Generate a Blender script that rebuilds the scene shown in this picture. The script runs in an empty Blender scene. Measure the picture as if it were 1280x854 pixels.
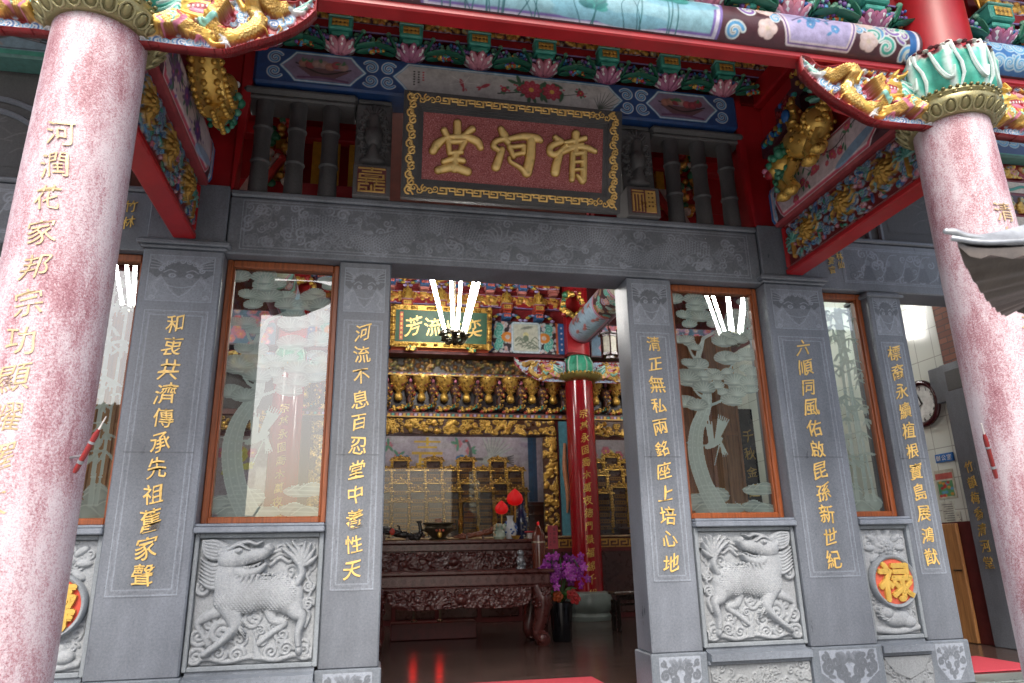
import bpy, math, random
import numpy as np
from mathutils import Matrix, Vector
SC = bpy.context.scene
COLL = SC.collection
# ------------------------------------------------------------------ camera, world, sun, exposure
cd = bpy.data.cameras.new('camera'); cam = bpy.data.objects.new('camera', cd); COLL.objects.link(cam)
def cam_basis(y, p, r):
    cy, sy, cp, sp, cr, sr = math.cos(y), math.sin(y), math.cos(p), math.sin(p), math.cos(r), math.sin(r)
    f = Vector((sy*cp, cy*cp, sp)); rt = Vector((cy, -sy, 0)); up = rt.cross(f)
    return rt*cr+up*sr, up*cr-rt*sr, f
rt_, up_, fw_ = cam_basis(.196006, .294476, -.019966)
cam.matrix_world = Matrix(((rt_.x, up_.x, -fw_.x, -1.24789), (rt_.y, up_.y, -fw_.y, -6.19484), (rt_.z, up_.z, -fw_.z, 0), (0, 0, 0, 1)))
cd.sensor_width = 36; cd.lens = 24.80; cd.clip_start = .05; cd.clip_end = 2000
cd.dof.use_dof = True; cd.dof.focus_distance = 6.6; cd.dof.aperture_fstop = 2.8
SC.camera = cam
W = bpy.data.worlds.new('World'); SC.world = W; W.use_nodes = True
sky = W.node_tree.nodes.new('ShaderNodeTexSky'); sky.sky_type = 'NISHITA'; sky.sun_disc = False
SUN_EL, SUN_ROT = math.radians(48), math.radians(190)
sky.sun_elevation = SUN_EL; sky.sun_rotation = SUN_ROT; sky.air_density = 1.0; sky.dust_density = 4.0; sky.ozone_density = .6
bg = W.node_tree.nodes['Background']; bg.inputs['Strength'].default_value = .15
W.node_tree.links.new(sky.outputs[0], bg.inputs[0])
sd = bpy.data.lights.new('sun', 'SUN'); sun = bpy.data.objects.new('sun', sd); COLL.objects.link(sun)
sd.energy = 1.3; sd.angle = math.radians(24); sd.color = (1, .96, .9)
sdir = Vector((math.sin(SUN_ROT)*math.cos(SUN_EL), math.cos(SUN_ROT)*math.cos(SUN_EL), math.sin(SUN_EL)))
sun.rotation_euler = sdir.to_track_quat('Z', 'Y').to_euler()
vs = SC.view_settings; vs.view_transform = 'Standard'; vs.look = 'None'; vs.gamma = 1; vs.use_curve_mapping = False
vs.exposure = 1.36
LED = 21.0
try:
    SC.cycles.max_bounces = 8; SC.cycles.transparent_max_bounces = 12; SC.cycles.use_denoising = True
    SC.cycles.sample_clamp_indirect = 6
except Exception: pass

# ------------------------------------------------------------------ materials
def lin(h, m=0.0):
    h = h.lstrip('#'); o = []
    for i in (0, 2, 4):
        c = int(h[i:i+2], 16)/255; o.append(c/12.92 if c <= .04045 else ((c+.055)/1.055)**2.4)
    return (o[0], o[1], o[2], m)
GOLD = (.78, .50, .12, .65); GOLD2 = (.62, .36, .07, .6); BRASS = (.42, .40, .20, .55)
RED = (.32, .010, .014, 0); DRED = (.20, .012, .014, 0); WHITE = (.78, .78, .78, 0); PINKW = (.74, .58, .60, 0)
TEAL = (.05, .36, .29, 0); GREEN = (.03, .20, .09, 0); MINT = (.25, .58, .50, 0); BLUE = (.02, .13, .38, 0); SKYB = (.10, .34, .60, 0)
NAVY = (.012, .055, .19, 0); PURP = (.20, .10, .36, 0); PINK = (.66, .22, .33, 0); MAG = (.5, .04, .14, 0); BLACK = (.012, .011, .012, 0)
ORNG = (.66, .15, .03, 0); LILAC = (.44, .36, .62, 0); MAROON = (.07, .02, .03, 0); CREAM = (.66, .60, .50, 0); PALEB = (.36, .60, .70, 0)
MATS = {}
def newmat(name):
    m = bpy.data.materials.new(name); m.use_nodes = True; MATS[name] = m
    nt = m.node_tree; return m, nt, nt.nodes['Principled BSDF'], nt.nodes, nt.links
def noise(N, L, scale, detail=4, rough=.6, coord='Object', stretch=None):
    tc = N.new('ShaderNodeTexCoord'); n = N.new('ShaderNodeTexNoise'); n.inputs['Scale'].default_value = scale
    n.inputs['Detail'].default_value = detail; n.inputs['Roughness'].default_value = rough
    if stretch:
        mp = N.new('ShaderNodeMapping'); mp.inputs['Scale'].default_value = stretch
        L.new(tc.outputs[coord], mp.inputs[0]); L.new(mp.outputs[0], n.inputs['Vector'])
    else: L.new(tc.outputs[coord], n.inputs['Vector'])
    return n
def ramp(N, L, src, stops):
    r = N.new('ShaderNodeValToRGB'); e = r.color_ramp.elements
    while len(e) < len(stops): e.new(.5)
    for i, (p, c) in enumerate(stops):
        e[i].position = p; e[i].color = (c[0], c[1], c[2], 1) if not isinstance(c, (int, float)) else (c, c, c, 1)
    L.new(src, r.inputs[0]); return r
def mixc(N, L, a, b, f, mode='MIX'):
    m = N.new('ShaderNodeMix'); m.data_type = 'RGBA'; m.blend_type = mode
    if isinstance(f, (int, float)): m.inputs[0].default_value = f
    else: L.new(f, m.inputs[0])
    for s, i in ((a, 6), (b, 7)):
        if isinstance(s, tuple): m.inputs[i].default_value = (s[0], s[1], s[2], 1)
        else: L.new(s, m.inputs[i])
    return m.outputs[2]
def bump(N, L, b, src, st, dist=.01):
    bp = N.new('ShaderNodeBump'); bp.inputs['Strength'].default_value = st; bp.inputs['Distance'].default_value = dist
    L.new(src, bp.inputs['Height']); L.new(bp.outputs[0], b.inputs['Normal']); return bp
def paint_mat(name, rough, grime=.35, bstr=.25, scale=14, spec=.5):
    m, nt, b, N, L = newmat(name)
    at = N.new('ShaderNodeAttribute'); at.attribute_name = 'Col'
    n = noise(N, L, scale, 6, .65); r = ramp(N, L, n.outputs[0], [(.3, 1-grime), (.62, 1.0)])
    n2 = noise(N, L, 2.3, 5, .6); r2 = ramp(N, L, n2.outputs[0], [(.3, .82), (.7, 1.06)])
    L.new(mixc(N, L, mixc(N, L, at.outputs['Color'], r.outputs[0], 1.0, 'MULTIPLY'), r2.outputs[0], 1.0, 'MULTIPLY'), b.inputs['Base Color'])
    L.new(at.outputs['Alpha'], b.inputs['Metallic'])
    rr = N.new('ShaderNodeMapRange'); rr.inputs[1].default_value = .25; rr.inputs[2].default_value = .75
    rr.inputs[3].default_value = max(.05, rough-.14); rr.inputs[4].default_value = min(1, rough+.14)
    L.new(n.outputs[0], rr.inputs[0]); L.new(rr.outputs[0], b.inputs['Roughness'])
    b.inputs['Specular IOR Level'].default_value = spec
    n3 = noise(N, L, scale*4, 3, .6); bump(N, L, b, n3.outputs[0], bstr, .006)
paint_mat('paint', .45); paint_mat('lacquer', .22, .25, .04, 5); paint_mat('matte', .85, .3, .3, 20, .2)
paint_mat('carved_wood', .3, .3, .1, 10); paint_mat('gilt', .33, .22, .35, 9)
def stone_mat(name, c0, c1, rough, bstr, streak=.38, spec=.5):
    m, nt, b, N, L = newmat(name)
    at = N.new('ShaderNodeAttribute'); at.attribute_name = 'Col'
    n = noise(N, L, 55, 5, .75); base = ramp(N, L, n.outputs[0], [(.3, c0), (.7, c1)])
    n2 = noise(N, L, 1.5, 6, .62, stretch=(1.2, 1.2, .45)); s = ramp(N, L, n2.outputs[0], [(.33, 1-streak), (.68, 1+streak*.6)])
    n4 = noise(N, L, 140, 2, .5); sp = ramp(N, L, n4.outputs[0], [(.27, .45), (.36, 1.0), (.7, 1.0), (.8, 1.25)])
    c = mixc(N, L, base.outputs[0], s.outputs[0], 1, 'MULTIPLY'); c = mixc(N, L, c, sp.outputs[0], 1, 'MULTIPLY')
    c = mixc(N, L, c, at.outputs['Color'], 1, 'MULTIPLY')
    # light bird droppings / lime spots
    v = N.new('ShaderNodeTexVoronoi'); v.inputs['Scale'].default_value = 3.1; tc = N.new('ShaderNodeTexCoord'); L.new(tc.outputs['Object'], v.inputs['Vector'])
    vr = ramp(N, L, v.outputs['Distance'], [(.0, 1.0), (.012, 1.0), (.018, 0.0), (1, 0.0)])
    c = mixc(N, L, c, (.5, .5, .5), vr.outputs[0])
    L.new(c, b.inputs['Base Color'])
    mr = N.new('ShaderNodeMapRange'); mr.inputs[1].default_value = .3; mr.inputs[2].default_value = .7
    mr.inputs[3].default_value = rough-.1; mr.inputs[4].default_value = rough+.16; L.new(n2.outputs[0], mr.inputs[0]); L.new(mr.outputs[0], b.inputs['Roughness'])
    b.inputs['Specular IOR Level'].default_value = spec
    bump(N, L, b, n.outputs[0], bstr, .004)
stone_mat('stone', (.116, .132, .156), (.185, .205, .235), .34, .12)
stone_mat('stone_dark', (.060, .060, .060), (.092, .092, .092), .55, .2)
stone_mat('stone_carve', (.245, .265, .285), (.36, .385, .405), .8, .35, .3, .3)
stone_mat('stone_green', (.14, .17, .165), (.22, .25, .24), .3, .1)
# pink grit-washed columns: white chips with dark red, stained in vertical streaks
m, nt, b, N, L = newmat('pink_granite')
at = N.new('ShaderNodeAttribute'); at.attribute_name = 'Col'
n = noise(N, L, 95, 4, 1.0); n2 = noise(N, L, 2.6, 6, .68, stretch=(1.5, 1.5, .5)); n5 = noise(N, L, 9, 5, .7, stretch=(1.3, 1.3, .35))
ad = N.new('ShaderNodeMath'); ad.operation = 'MULTIPLY_ADD'; L.new(n2.outputs[0], ad.inputs[0]); ad.inputs[1].default_value = .62; L.new(n.outputs[0], ad.inputs[2])
ad2 = N.new('ShaderNodeMath'); ad2.operation = 'MULTIPLY_ADD'; L.new(n5.outputs[0], ad2.inputs[0]); ad2.inputs[1].default_value = .30; L.new(ad.outputs[0], ad2.inputs[2])
r = ramp(N, L, ad2.outputs[0], [(.72, (.54, .47, .505)), (.90, (.47, .365, .40)), (1.0, (.35, .175, .205)), (1.0, (.19, .06, .08))])
e = r.color_ramp.elements; e[0].position = .66; e[1].position = .70; e[2].position = .76; e[3].position = .86
dv = N.new('ShaderNodeMath'); dv.operation = 'MULTIPLY'; L.new(ad2.outputs[0], dv.inputs[0]); dv.inputs[1].default_value = .74; L.new(dv.outputs[0], r.inputs[0])
n3 = noise(N, L, 170, 2, .6); sp = ramp(N, L, n3.outputs[0], [(.3, .55), (.42, 1.0), (1, 1.0)])
L.new(mixc(N, L, mixc(N, L, r.outputs[0], sp.outputs[0], 1, 'MULTIPLY'), at.outputs['Color'], 1, 'MULTIPLY'), b.inputs['Base Color']); b.inputs['Roughness'].default_value = .6
bump(N, L, b, n3.outputs[0], .5, .005)
# plaque ground: rough dark red grit
m, nt, b, N, L = newmat('red_grit'); n = noise(N, L, 90, 3, .7)
n2 = noise(N, L, 3, 4, .6); r = ramp(N, L, n.outputs[0], [(.32, (.17, .03, .03)), (.55, (.42, .125, .12)), (.72, (.62, .36, .35))])
L.new(r.outputs[0], b.inputs['Base Color']); b.inputs['Roughness'].default_value = .6; bump(N, L, b, n.outputs[0], .6, .006)
def simple(name, col, rough, metal=0, spec=.5, n_scale=0, amp=.3, stretch=None, bstr=0, coat=0):
    m, nt, b, N, L = newmat(name); b.inputs['Roughness'].default_value = rough; b.inputs['Metallic'].default_value = metal
    b.inputs['Specular IOR Level'].default_value = spec; b.inputs['Base Color'].default_value = (*col, 1)
    if n_scale:
        n = noise(N, L, n_scale, 6, .65, stretch=stretch); r = ramp(N, L, n.outputs[0], [(.3, tuple(c*(1-amp) for c in col)), (.7, tuple(min(1, c*(1+amp)) for c in col))])
        L.new(r.outputs[0], b.inputs['Base Color'])
        if bstr: bump(N, L, b, n.outputs[0], bstr, .005)
    return m
simple('frame_wood', (.235, .062, .018), .38, 0, .5, 3, .45, (14, 14, 1), .15)
simple('door_wood', (.36, .17, .06), .45, 0, .5, 3, .4, (12, 12, .8), .1)
simple('ground', (.25, .245, .235), .9, 0, .3, 2.5, .3, None, .3)
simple('paving', (.26, .26, .26), .7, 0, .4, 6, .25, None, .2)
simple('carpet', (.42, .055, .075), .95, 0, .1, 180, .35, None, .6)
simple('red_lacquer', (.30, .008, .012), .36, 0, .5, 3, .22, None, .03)
simple('red_column', (.25, .006, .012), .12, 0, .6, 2, .1)
simple('dark_red_wood', (.085, .010, .011), .5, 0, .4, 6, .3)
simple('bronze', (.09, .075, .05), .35, .8, .5, 14, .4, None, .2)
simple('black_gloss', (.008, .008, .010), .12)
simple('steel', (.30, .32, .34), .5, .7, .5, 14, .35, None, .15)
simple('ceiling_dark', (.05, .015, .012), .7, 0, .3, 4, .3)
simple('leaf', (.03, .10, .02), .5, 0, .4, 12, .4)
simple('clay_roof', (.24, .12, .06), .8, 0, .3, 8, .4, (6, 6, 1), .3)
simple('plaster', (.42, .34, .25), .9, 0, .2, 3, .25)
def emis(name, col, st):
    m, nt, b, N, L = newmat(name); b.inputs['Base Color'].default_value = (*col, 1)
    b.inputs['Emission Color'].default_value = (*col, 1); b.inputs['Emission Strength'].default_value = st
emis('led_tube', (1, .98, .94), LED); emis('red_lamp', (.60, .004, .006), .12); emis('altar_red', (1, .01, .01), 1.8)
emis('added_cabinet_led', (1, .93, .80), 11)  # glow of the unseen strips added inside the shrine cabinets
# polished dark hall floor tiles
m, nt, b, N, L = newmat('hall_tiles'); tc = N.new('ShaderNodeTexCoord'); bk = N.new('ShaderNodeTexBrick'); bk.offset = 0
bk.inputs['Scale'].default_value = 1; bk.inputs['Brick Width'].default_value = .8; bk.inputs['Row Height'].default_value = .8; bk.inputs['Mortar Size'].default_value = .004
bk.inputs['Color1'].default_value = (.052, .034, .030, 1); bk.inputs['Color2'].default_value = (.064, .042, .036, 1); bk.inputs['Mortar'].default_value = (.10, .085, .08, 1)
L.new(tc.outputs['Object'], bk.inputs['Vector']); n = noise(N, L, 5, 6, .7, stretch=(.3, 1.6, 1)); r = ramp(N, L, n.outputs[0], [(.3, .7), (.7, 1.4)])
L.new(mixc(N, L, bk.outputs[0], r.outputs[0], 1, 'MULTIPLY'), b.inputs['Base Color'])
rr = ramp(N, L, n.outputs[0], [(.3, .13), (.7, .26)]); L.new(rr.outputs[0], b.inputs['Roughness'])
# glazed wall tiles
m, nt, b, N, L = newmat('wall_tiles'); tc = N.new('ShaderNodeTexCoord'); mp = N.new('ShaderNodeMapping'); mp.inputs['Rotation'].default_value = (math.radians(90), 0, math.radians(90))
sx = N.new('ShaderNodeSeparateXYZ'); cx = N.new('ShaderNodeCombineXYZ'); L.new(tc.outputs['Object'], sx.inputs[0]); L.new(sx.outputs[1], cx.inputs[0]); L.new(sx.outputs[2], cx.inputs[1])
bk = N.new('ShaderNodeTexBrick'); bk.offset = 0; bk.inputs['Scale'].default_value = 1; bk.inputs['Brick Width'].default_value = .32; bk.inputs['Row Height'].default_value = .42; bk.inputs['Mortar Size'].default_value = .006
bk.inputs['Color1'].default_value = (.62, .66, .60, 1); bk.inputs['Color2'].default_value = (.66, .69, .63, 1); bk.inputs['Mortar'].default_value = (.36, .37, .33, 1)
L.new(cx.outputs[0], bk.inputs['Vector']); L.new(bk.outputs[0], b.inputs['Base Color']); b.inputs['Roughness'].default_value = .12
m, nt, b, N, L = newmat('red_brick'); tc = N.new('ShaderNodeTexCoord'); sx = N.new('ShaderNodeSeparateXYZ'); cx = N.new('ShaderNodeCombineXYZ'); L.new(tc.outputs['Object'], sx.inputs[0])
L.new(sx.outputs[1], cx.inputs[0]); L.new(sx.outputs[2], cx.inputs[1])
bk = N.new('ShaderNodeTexBrick'); bk.inputs['Scale'].default_value = 1; bk.inputs['Brick Width'].default_value = .24; bk.inputs['Row Height'].default_value = .085; bk.inputs['Mortar Size'].default_value = .007
bk.inputs['Color1'].default_value = (.16, .045, .025, 1); bk.inputs['Color2'].default_value = (.23, .075, .04, 1); bk.inputs['Mortar'].default_value = (.06, .035, .028, 1)
L.new(cx.outputs[0], bk.inputs['Vector']); L.new(bk.outputs[0], b.inputs['Base Color']); b.inputs['Roughness'].default_value = .7; bump(N, L, b, bk.outputs['Fac'], -.6, .008)
# window glass with a reflective film, frosted etching
def glass_mat(name, mul, add, tint):
    m = bpy.data.materials.new(name); m.use_nodes = True; MATS[name] = m; nt = m.node_tree; N, L = nt.nodes, nt.links
    N.remove(N['Principled BSDF']); out = N['Material Output']
    t = N.new('ShaderNodeBsdfTransparent'); t.inputs[0].default_value = (*tint, 1); g = N.new('ShaderNodeBsdfGlossy'); g.inputs['Roughness'].default_value = .012
    f = N.new('ShaderNodeFresnel'); f.inputs[0].default_value = 1.5
    ma = N.new('ShaderNodeMath'); ma.operation = 'MULTIPLY_ADD'; ma.use_clamp = True; L.new(f.outputs[0], ma.inputs[0]); ma.inputs[1].default_value = mul; ma.inputs[2].default_value = add
    mx = N.new('ShaderNodeMixShader'); L.new(ma.outputs[0], mx.inputs[0]); L.new(t.outputs[0], mx.inputs[1]); L.new(g.outputs[0], mx.inputs[2]); L.new(mx.outputs[0], out.inputs[0])
    return m
glass_mat('glass', 1.75, .09, (.80, .88, .85)); glass_mat('shrine_glass', 1.25, .0, (.94, .96, .96))
m = bpy.data.materials.new('frosted'); m.use_nodes = True; MATS['frosted'] = m; nt = m.node_tree; N, L = nt.nodes, nt.links
N.remove(N['Principled BSDF']); out = N['Material Output']; at = N.new('ShaderNodeAttribute'); at.attribute_name = 'Col'
d = N.new('ShaderNodeBsdfDiffuse'); tl = N.new('ShaderNodeBsdfTranslucent'); tp = N.new('ShaderNodeBsdfTransparent')
L.new(at.outputs['Color'], d.inputs[0]); L.new(at.outputs['Color'], tl.inputs[0])
a1 = N.new('ShaderNodeMixShader'); a1.inputs[0].default_value = .5; L.new(d.outputs[0], a1.inputs[1]); L.new(tl.outputs[0], a1.inputs[2])
a2 = N.new('ShaderNodeMixShader'); L.new(at.outputs['Alpha'], a2.inputs[0]); L.new(tp.outputs[0], a2.inputs[1]); L.new(a1.outputs[0], a2.inputs[2]); L.new(a2.outputs[0], out.inputs[0])

# ------------------------------------------------------------------ mesh builder
ROOT = {}
def V3(*a): return np.array(a, float)
def norm(v): v = np.asarray(v, float); return v/(np.linalg.norm(v)+1e-12)
_sph = {}
def sphere_t(n, m):
    if (n, m) not in _sph:
        v = [(0, 0, 1)]; f = []
        for i in range(1, m):
            t = math.pi*i/m
            for j in range(n): v.append((math.sin(t)*math.cos(2*math.pi*j/n), math.sin(t)*math.sin(2*math.pi*j/n), math.cos(t)))
        v.append((0, 0, -1)); last = len(v)-1
        for j in range(n): f.append((0, 1+j, 1+(j+1) % n)); f.append((last, 1+(m-2)*n+(j+1) % n, 1+(m-2)*n+j))
        for i in range(m-2):
            for j in range(n): a = 1+i*n; f.append((a+j, a+n+j, a+n+(j+1) % n, a+(j+1) % n))
        _sph[(n, m)] = (np.array(v, float), f)
    return _sph[(n, m)]
def rotm(rx=0, ry=0, rz=0):
    return np.array((Matrix.Rotation(rz, 3, 'Z') @ Matrix.Rotation(ry, 3, 'Y') @ Matrix.Rotation(rx, 3, 'X')))
class MB:
    def __init__(s, mat='paint', col=WHITE): s.V = []; s.F = []; s.C = []; s.M = []; s.n = 0; s.mats = []; s.mat = mat; s.col = col
    def add(s, V, F, col=None, mat=None):
        V = np.asarray(V, float); mat = mat or s.mat; col = s.col if col is None else col
        if mat not in s.mats: s.mats.append(mat)
        mi = s.mats.index(mat); o = s.n; s.V.append(V)
        col = np.asarray(col, float); s.C.append(np.tile(col, (len(V), 1)) if col.ndim == 1 else col)
        s.F.extend([tuple(i+o for i in f) for f in F]); s.M.extend([mi]*len(F)); s.n += len(V); return s
    def box(s, x0, x1, y0, y1, z0, z1, col=None, mat=None, ch=0):
        if x0 > x1: x0, x1 = x1, x0
        if ch <= 0:
            v = [(x, y, z) for x in (x0, x1) for y in (y0, y1) for z in (z0, z1)]
            return s.add(v, [(0, 1, 3, 2), (4, 6, 7, 5), (0, 4, 5, 1), (2, 3, 7, 6), (0, 2, 6, 4), (1, 5, 7, 3)], col, mat)
        c = min(ch, (x1-x0)/2.01, (y1-y0)/2.01, (z1-z0)/2.01); V = []; idx = {}
        for i, (X, sx) in enumerate(((x0, 1), (x1, -1))):
            for j, (Y, sy) in enumerate(((y0, 1), (y1, -1))):
                for k, (Z, sz) in enumerate(((z0, 1), (z1, -1))):
                    for a in range(3):
                        idx[i, j, k, a] = len(V)
                        V.append((X+(0 if a == 0 else sx*c), Y+(0 if a == 1 else sy*c), Z+(0 if a == 2 else sz*c)))
        F = []
        for a in range(3):
            b, d = (a+1) % 3, (a+2) % 3
            for e in (0, 1):
                q = []
                for (p, r) in ((0, 0), (1, 0), (1, 1), (0, 1)):
                    k = [0, 0, 0]; k[a] = e; k[b] = p; k[d] = r; q.append(idx[(*k, a)])
                F.append(tuple(q) if e else tuple(q[::-1]))
            for p in (0, 1):
                for r in (0, 1):
                    k0 = [0, 0, 0]; k1 = [0, 0, 0]; k0[a] = 0; k1[a] = 1; k0[b] = k1[b] = p; k0[d] = k1[d] = r
                    q = (idx[(*k0, b)], idx[(*k1, b)], idx[(*k1, d)], idx[(*k0, d)])
                    F.append(q if p == r else q[::-1])
        for i in (0, 1):
            for j in (0, 1):
                for k in (0, 1):
                    q = (idx[i, j, k, 0], idx[i, j, k, 1], idx[i, j, k, 2]); F.append(q if (i+j+k) % 2 else q[::-1])
        return s.add(V, F, col, mat)
    def ell(s, c, r, col=None, mat=None, R=None, n=10, m=7):
        v, f = sphere_t(n, m); v = v*np.asarray(r if hasattr(r, '__len__') else (r, r, r), float)
        if R is not None: v = v @ np.asarray(R).T
        return s.add(v+np.asarray(c, float), f, col, mat)
    def tube(s, P, r, col=None, mat=None, n=8, cap=True, flat=None):
        P = np.asarray(P, float); k = len(P); r = np.full(k, r, float) if not hasattr(r, '__len__') else np.interp(np.linspace(0, 1, k), np.linspace(0, 1, len(r)), r)
        T = np.gradient(P, axis=0); T /= np.linalg.norm(T, axis=1)[:, None]+1e-12
        a = V3(0, 0, 1) if abs(T[0][2]) < .9 else V3(1, 0, 0)
        if flat is not None: a = np.asarray(flat, float)
        V = []; B = norm(np.cross(T[0], a))
        for i in range(k):
            B = norm(B-T[i]*(B @ T[i])); A = np.cross(B, T[i])
            th = np.arange(n)*2*math.pi/n
            V.append(P[i]+r[i]*(np.cos(th)[:, None]*A+np.sin(th)[:, None]*B))
        F = [(i*n+j, i*n+(j+1) % n, (i+1)*n+(j+1) % n, (i+1)*n+j) for i in range(k-1) for j in range(n)]
        V = np.concatenate(V)
        if cap: F.append(tuple(range(n))[::-1]); F.append(tuple((k-1)*n+j for j in range(n)))
        return s.add(V, F, col, mat)
    def lathe(s, prof, c=(0, 0, 0), n=24, col=None, mat=None, cols=None, wob=None):
        p = np.asarray(prof, float); th = np.arange(n)*2*math.pi/n; k = len(p); V = []
        for i, (r, z) in enumerate(p):
            rr = r*(1+(wob(th, z) if wob else 0)); V.append(np.stack([c[0]+rr*np.cos(th), c[1]+rr*np.sin(th), np.full(n, c[2]+z)], 1))
        F = [(i*n+j, i*n+(j+1) % n, (i+1)*n+(j+1) % n, (i+1)*n+j) for i in range(k-1) for j in range(n)]
        F.append(tuple(range(n))[::-1]); F.append(tuple((k-1)*n+j for j in range(n)))
        C = None if cols is None else np.repeat(np.asarray(cols, float), n, axis=0)
        return s.add(np.concatenate(V), F, C if C is not None else col, mat)
    def prism(s, poly, O, U, Vv, N, d0, d1, col=None, mat=None):
        p = np.asarray(poly, float); O, U, Vv, N = map(lambda a: np.asarray(a, float), (O, U, Vv, N)); k = len(p)
        base = O+p[:, :1]*U+p[:, 1:]*Vv; V = np.concatenate([base+N*d0, base+N*d1])
        F = [tuple(range(k))[::-1], tuple(range(k, 2*k))]+[(i, (i+1) % k, k+(i+1) % k, k+i) for i in range(k)]
        return s.add(V, F, col, mat)
    def build(s, name, parent=None, smooth=True, ang=40, loc=None):
        V = np.concatenate(s.V); C = np.concatenate(s.C)
        L = ROOT.get(parent.name) if parent is not None else loc
        if L is not None: V = V-np.asarray(L, float)
        me = bpy.data.meshes.new(name); me.from_pydata(V.tolist(), [], s.F)
        for m_ in s.mats: me.materials.append(MATS[m_])
        me.polygons.foreach_set('material_index', s.M)
        at = me.attributes.new('Col', 'FLOAT_COLOR', 'POINT'); at.data.foreach_set('color', C.astype(np.float32).ravel())
        me.update()
        if smooth:
            me.polygons.foreach_set('use_smooth', [True]*len(me.polygons)); me.set_sharp_from_angle(angle=math.radians(ang))
        o = bpy.data.objects.new(name, me); COLL.objects.link(o)
        if parent is not None: o.parent = parent; ROOT[o.name] = L
        elif loc is not None: o.location = loc; ROOT[o.name] = np.asarray(loc, float)
        else: ROOT[o.name] = np.zeros(3)
        return o
def tag(o, label, cat, group=None, kind=None):
    if label: o['label'] = label
    if cat: o['category'] = cat
    if group: o['group'] = group
    if kind: o['kind'] = kind
    return o
def thing(name, label, cat, loc=(0, 0, 0), group=None):
    o = bpy.data.objects.new(name, None); COLL.objects.link(o); o.location = loc; ROOT[o.name] = np.asarray(loc, float)
    o.empty_display_size = .1
    return tag(o, label, cat, group)
def struct(o): o['kind'] = 'structure'; return o
def dup(root, loc, label, group=None, mirror=False):
    def cp(o, par):
        c = o.copy(); COLL.objects.link(c)
        if par is not None: c.parent = par
        for ch in list(o.children): cp(ch, c)
        return c
    r = cp(root, None); r.location = loc; r['label'] = label
    if group: r['group'] = group
    if mirror: r.scale = (-1, 1, 1)
    return r

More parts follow.
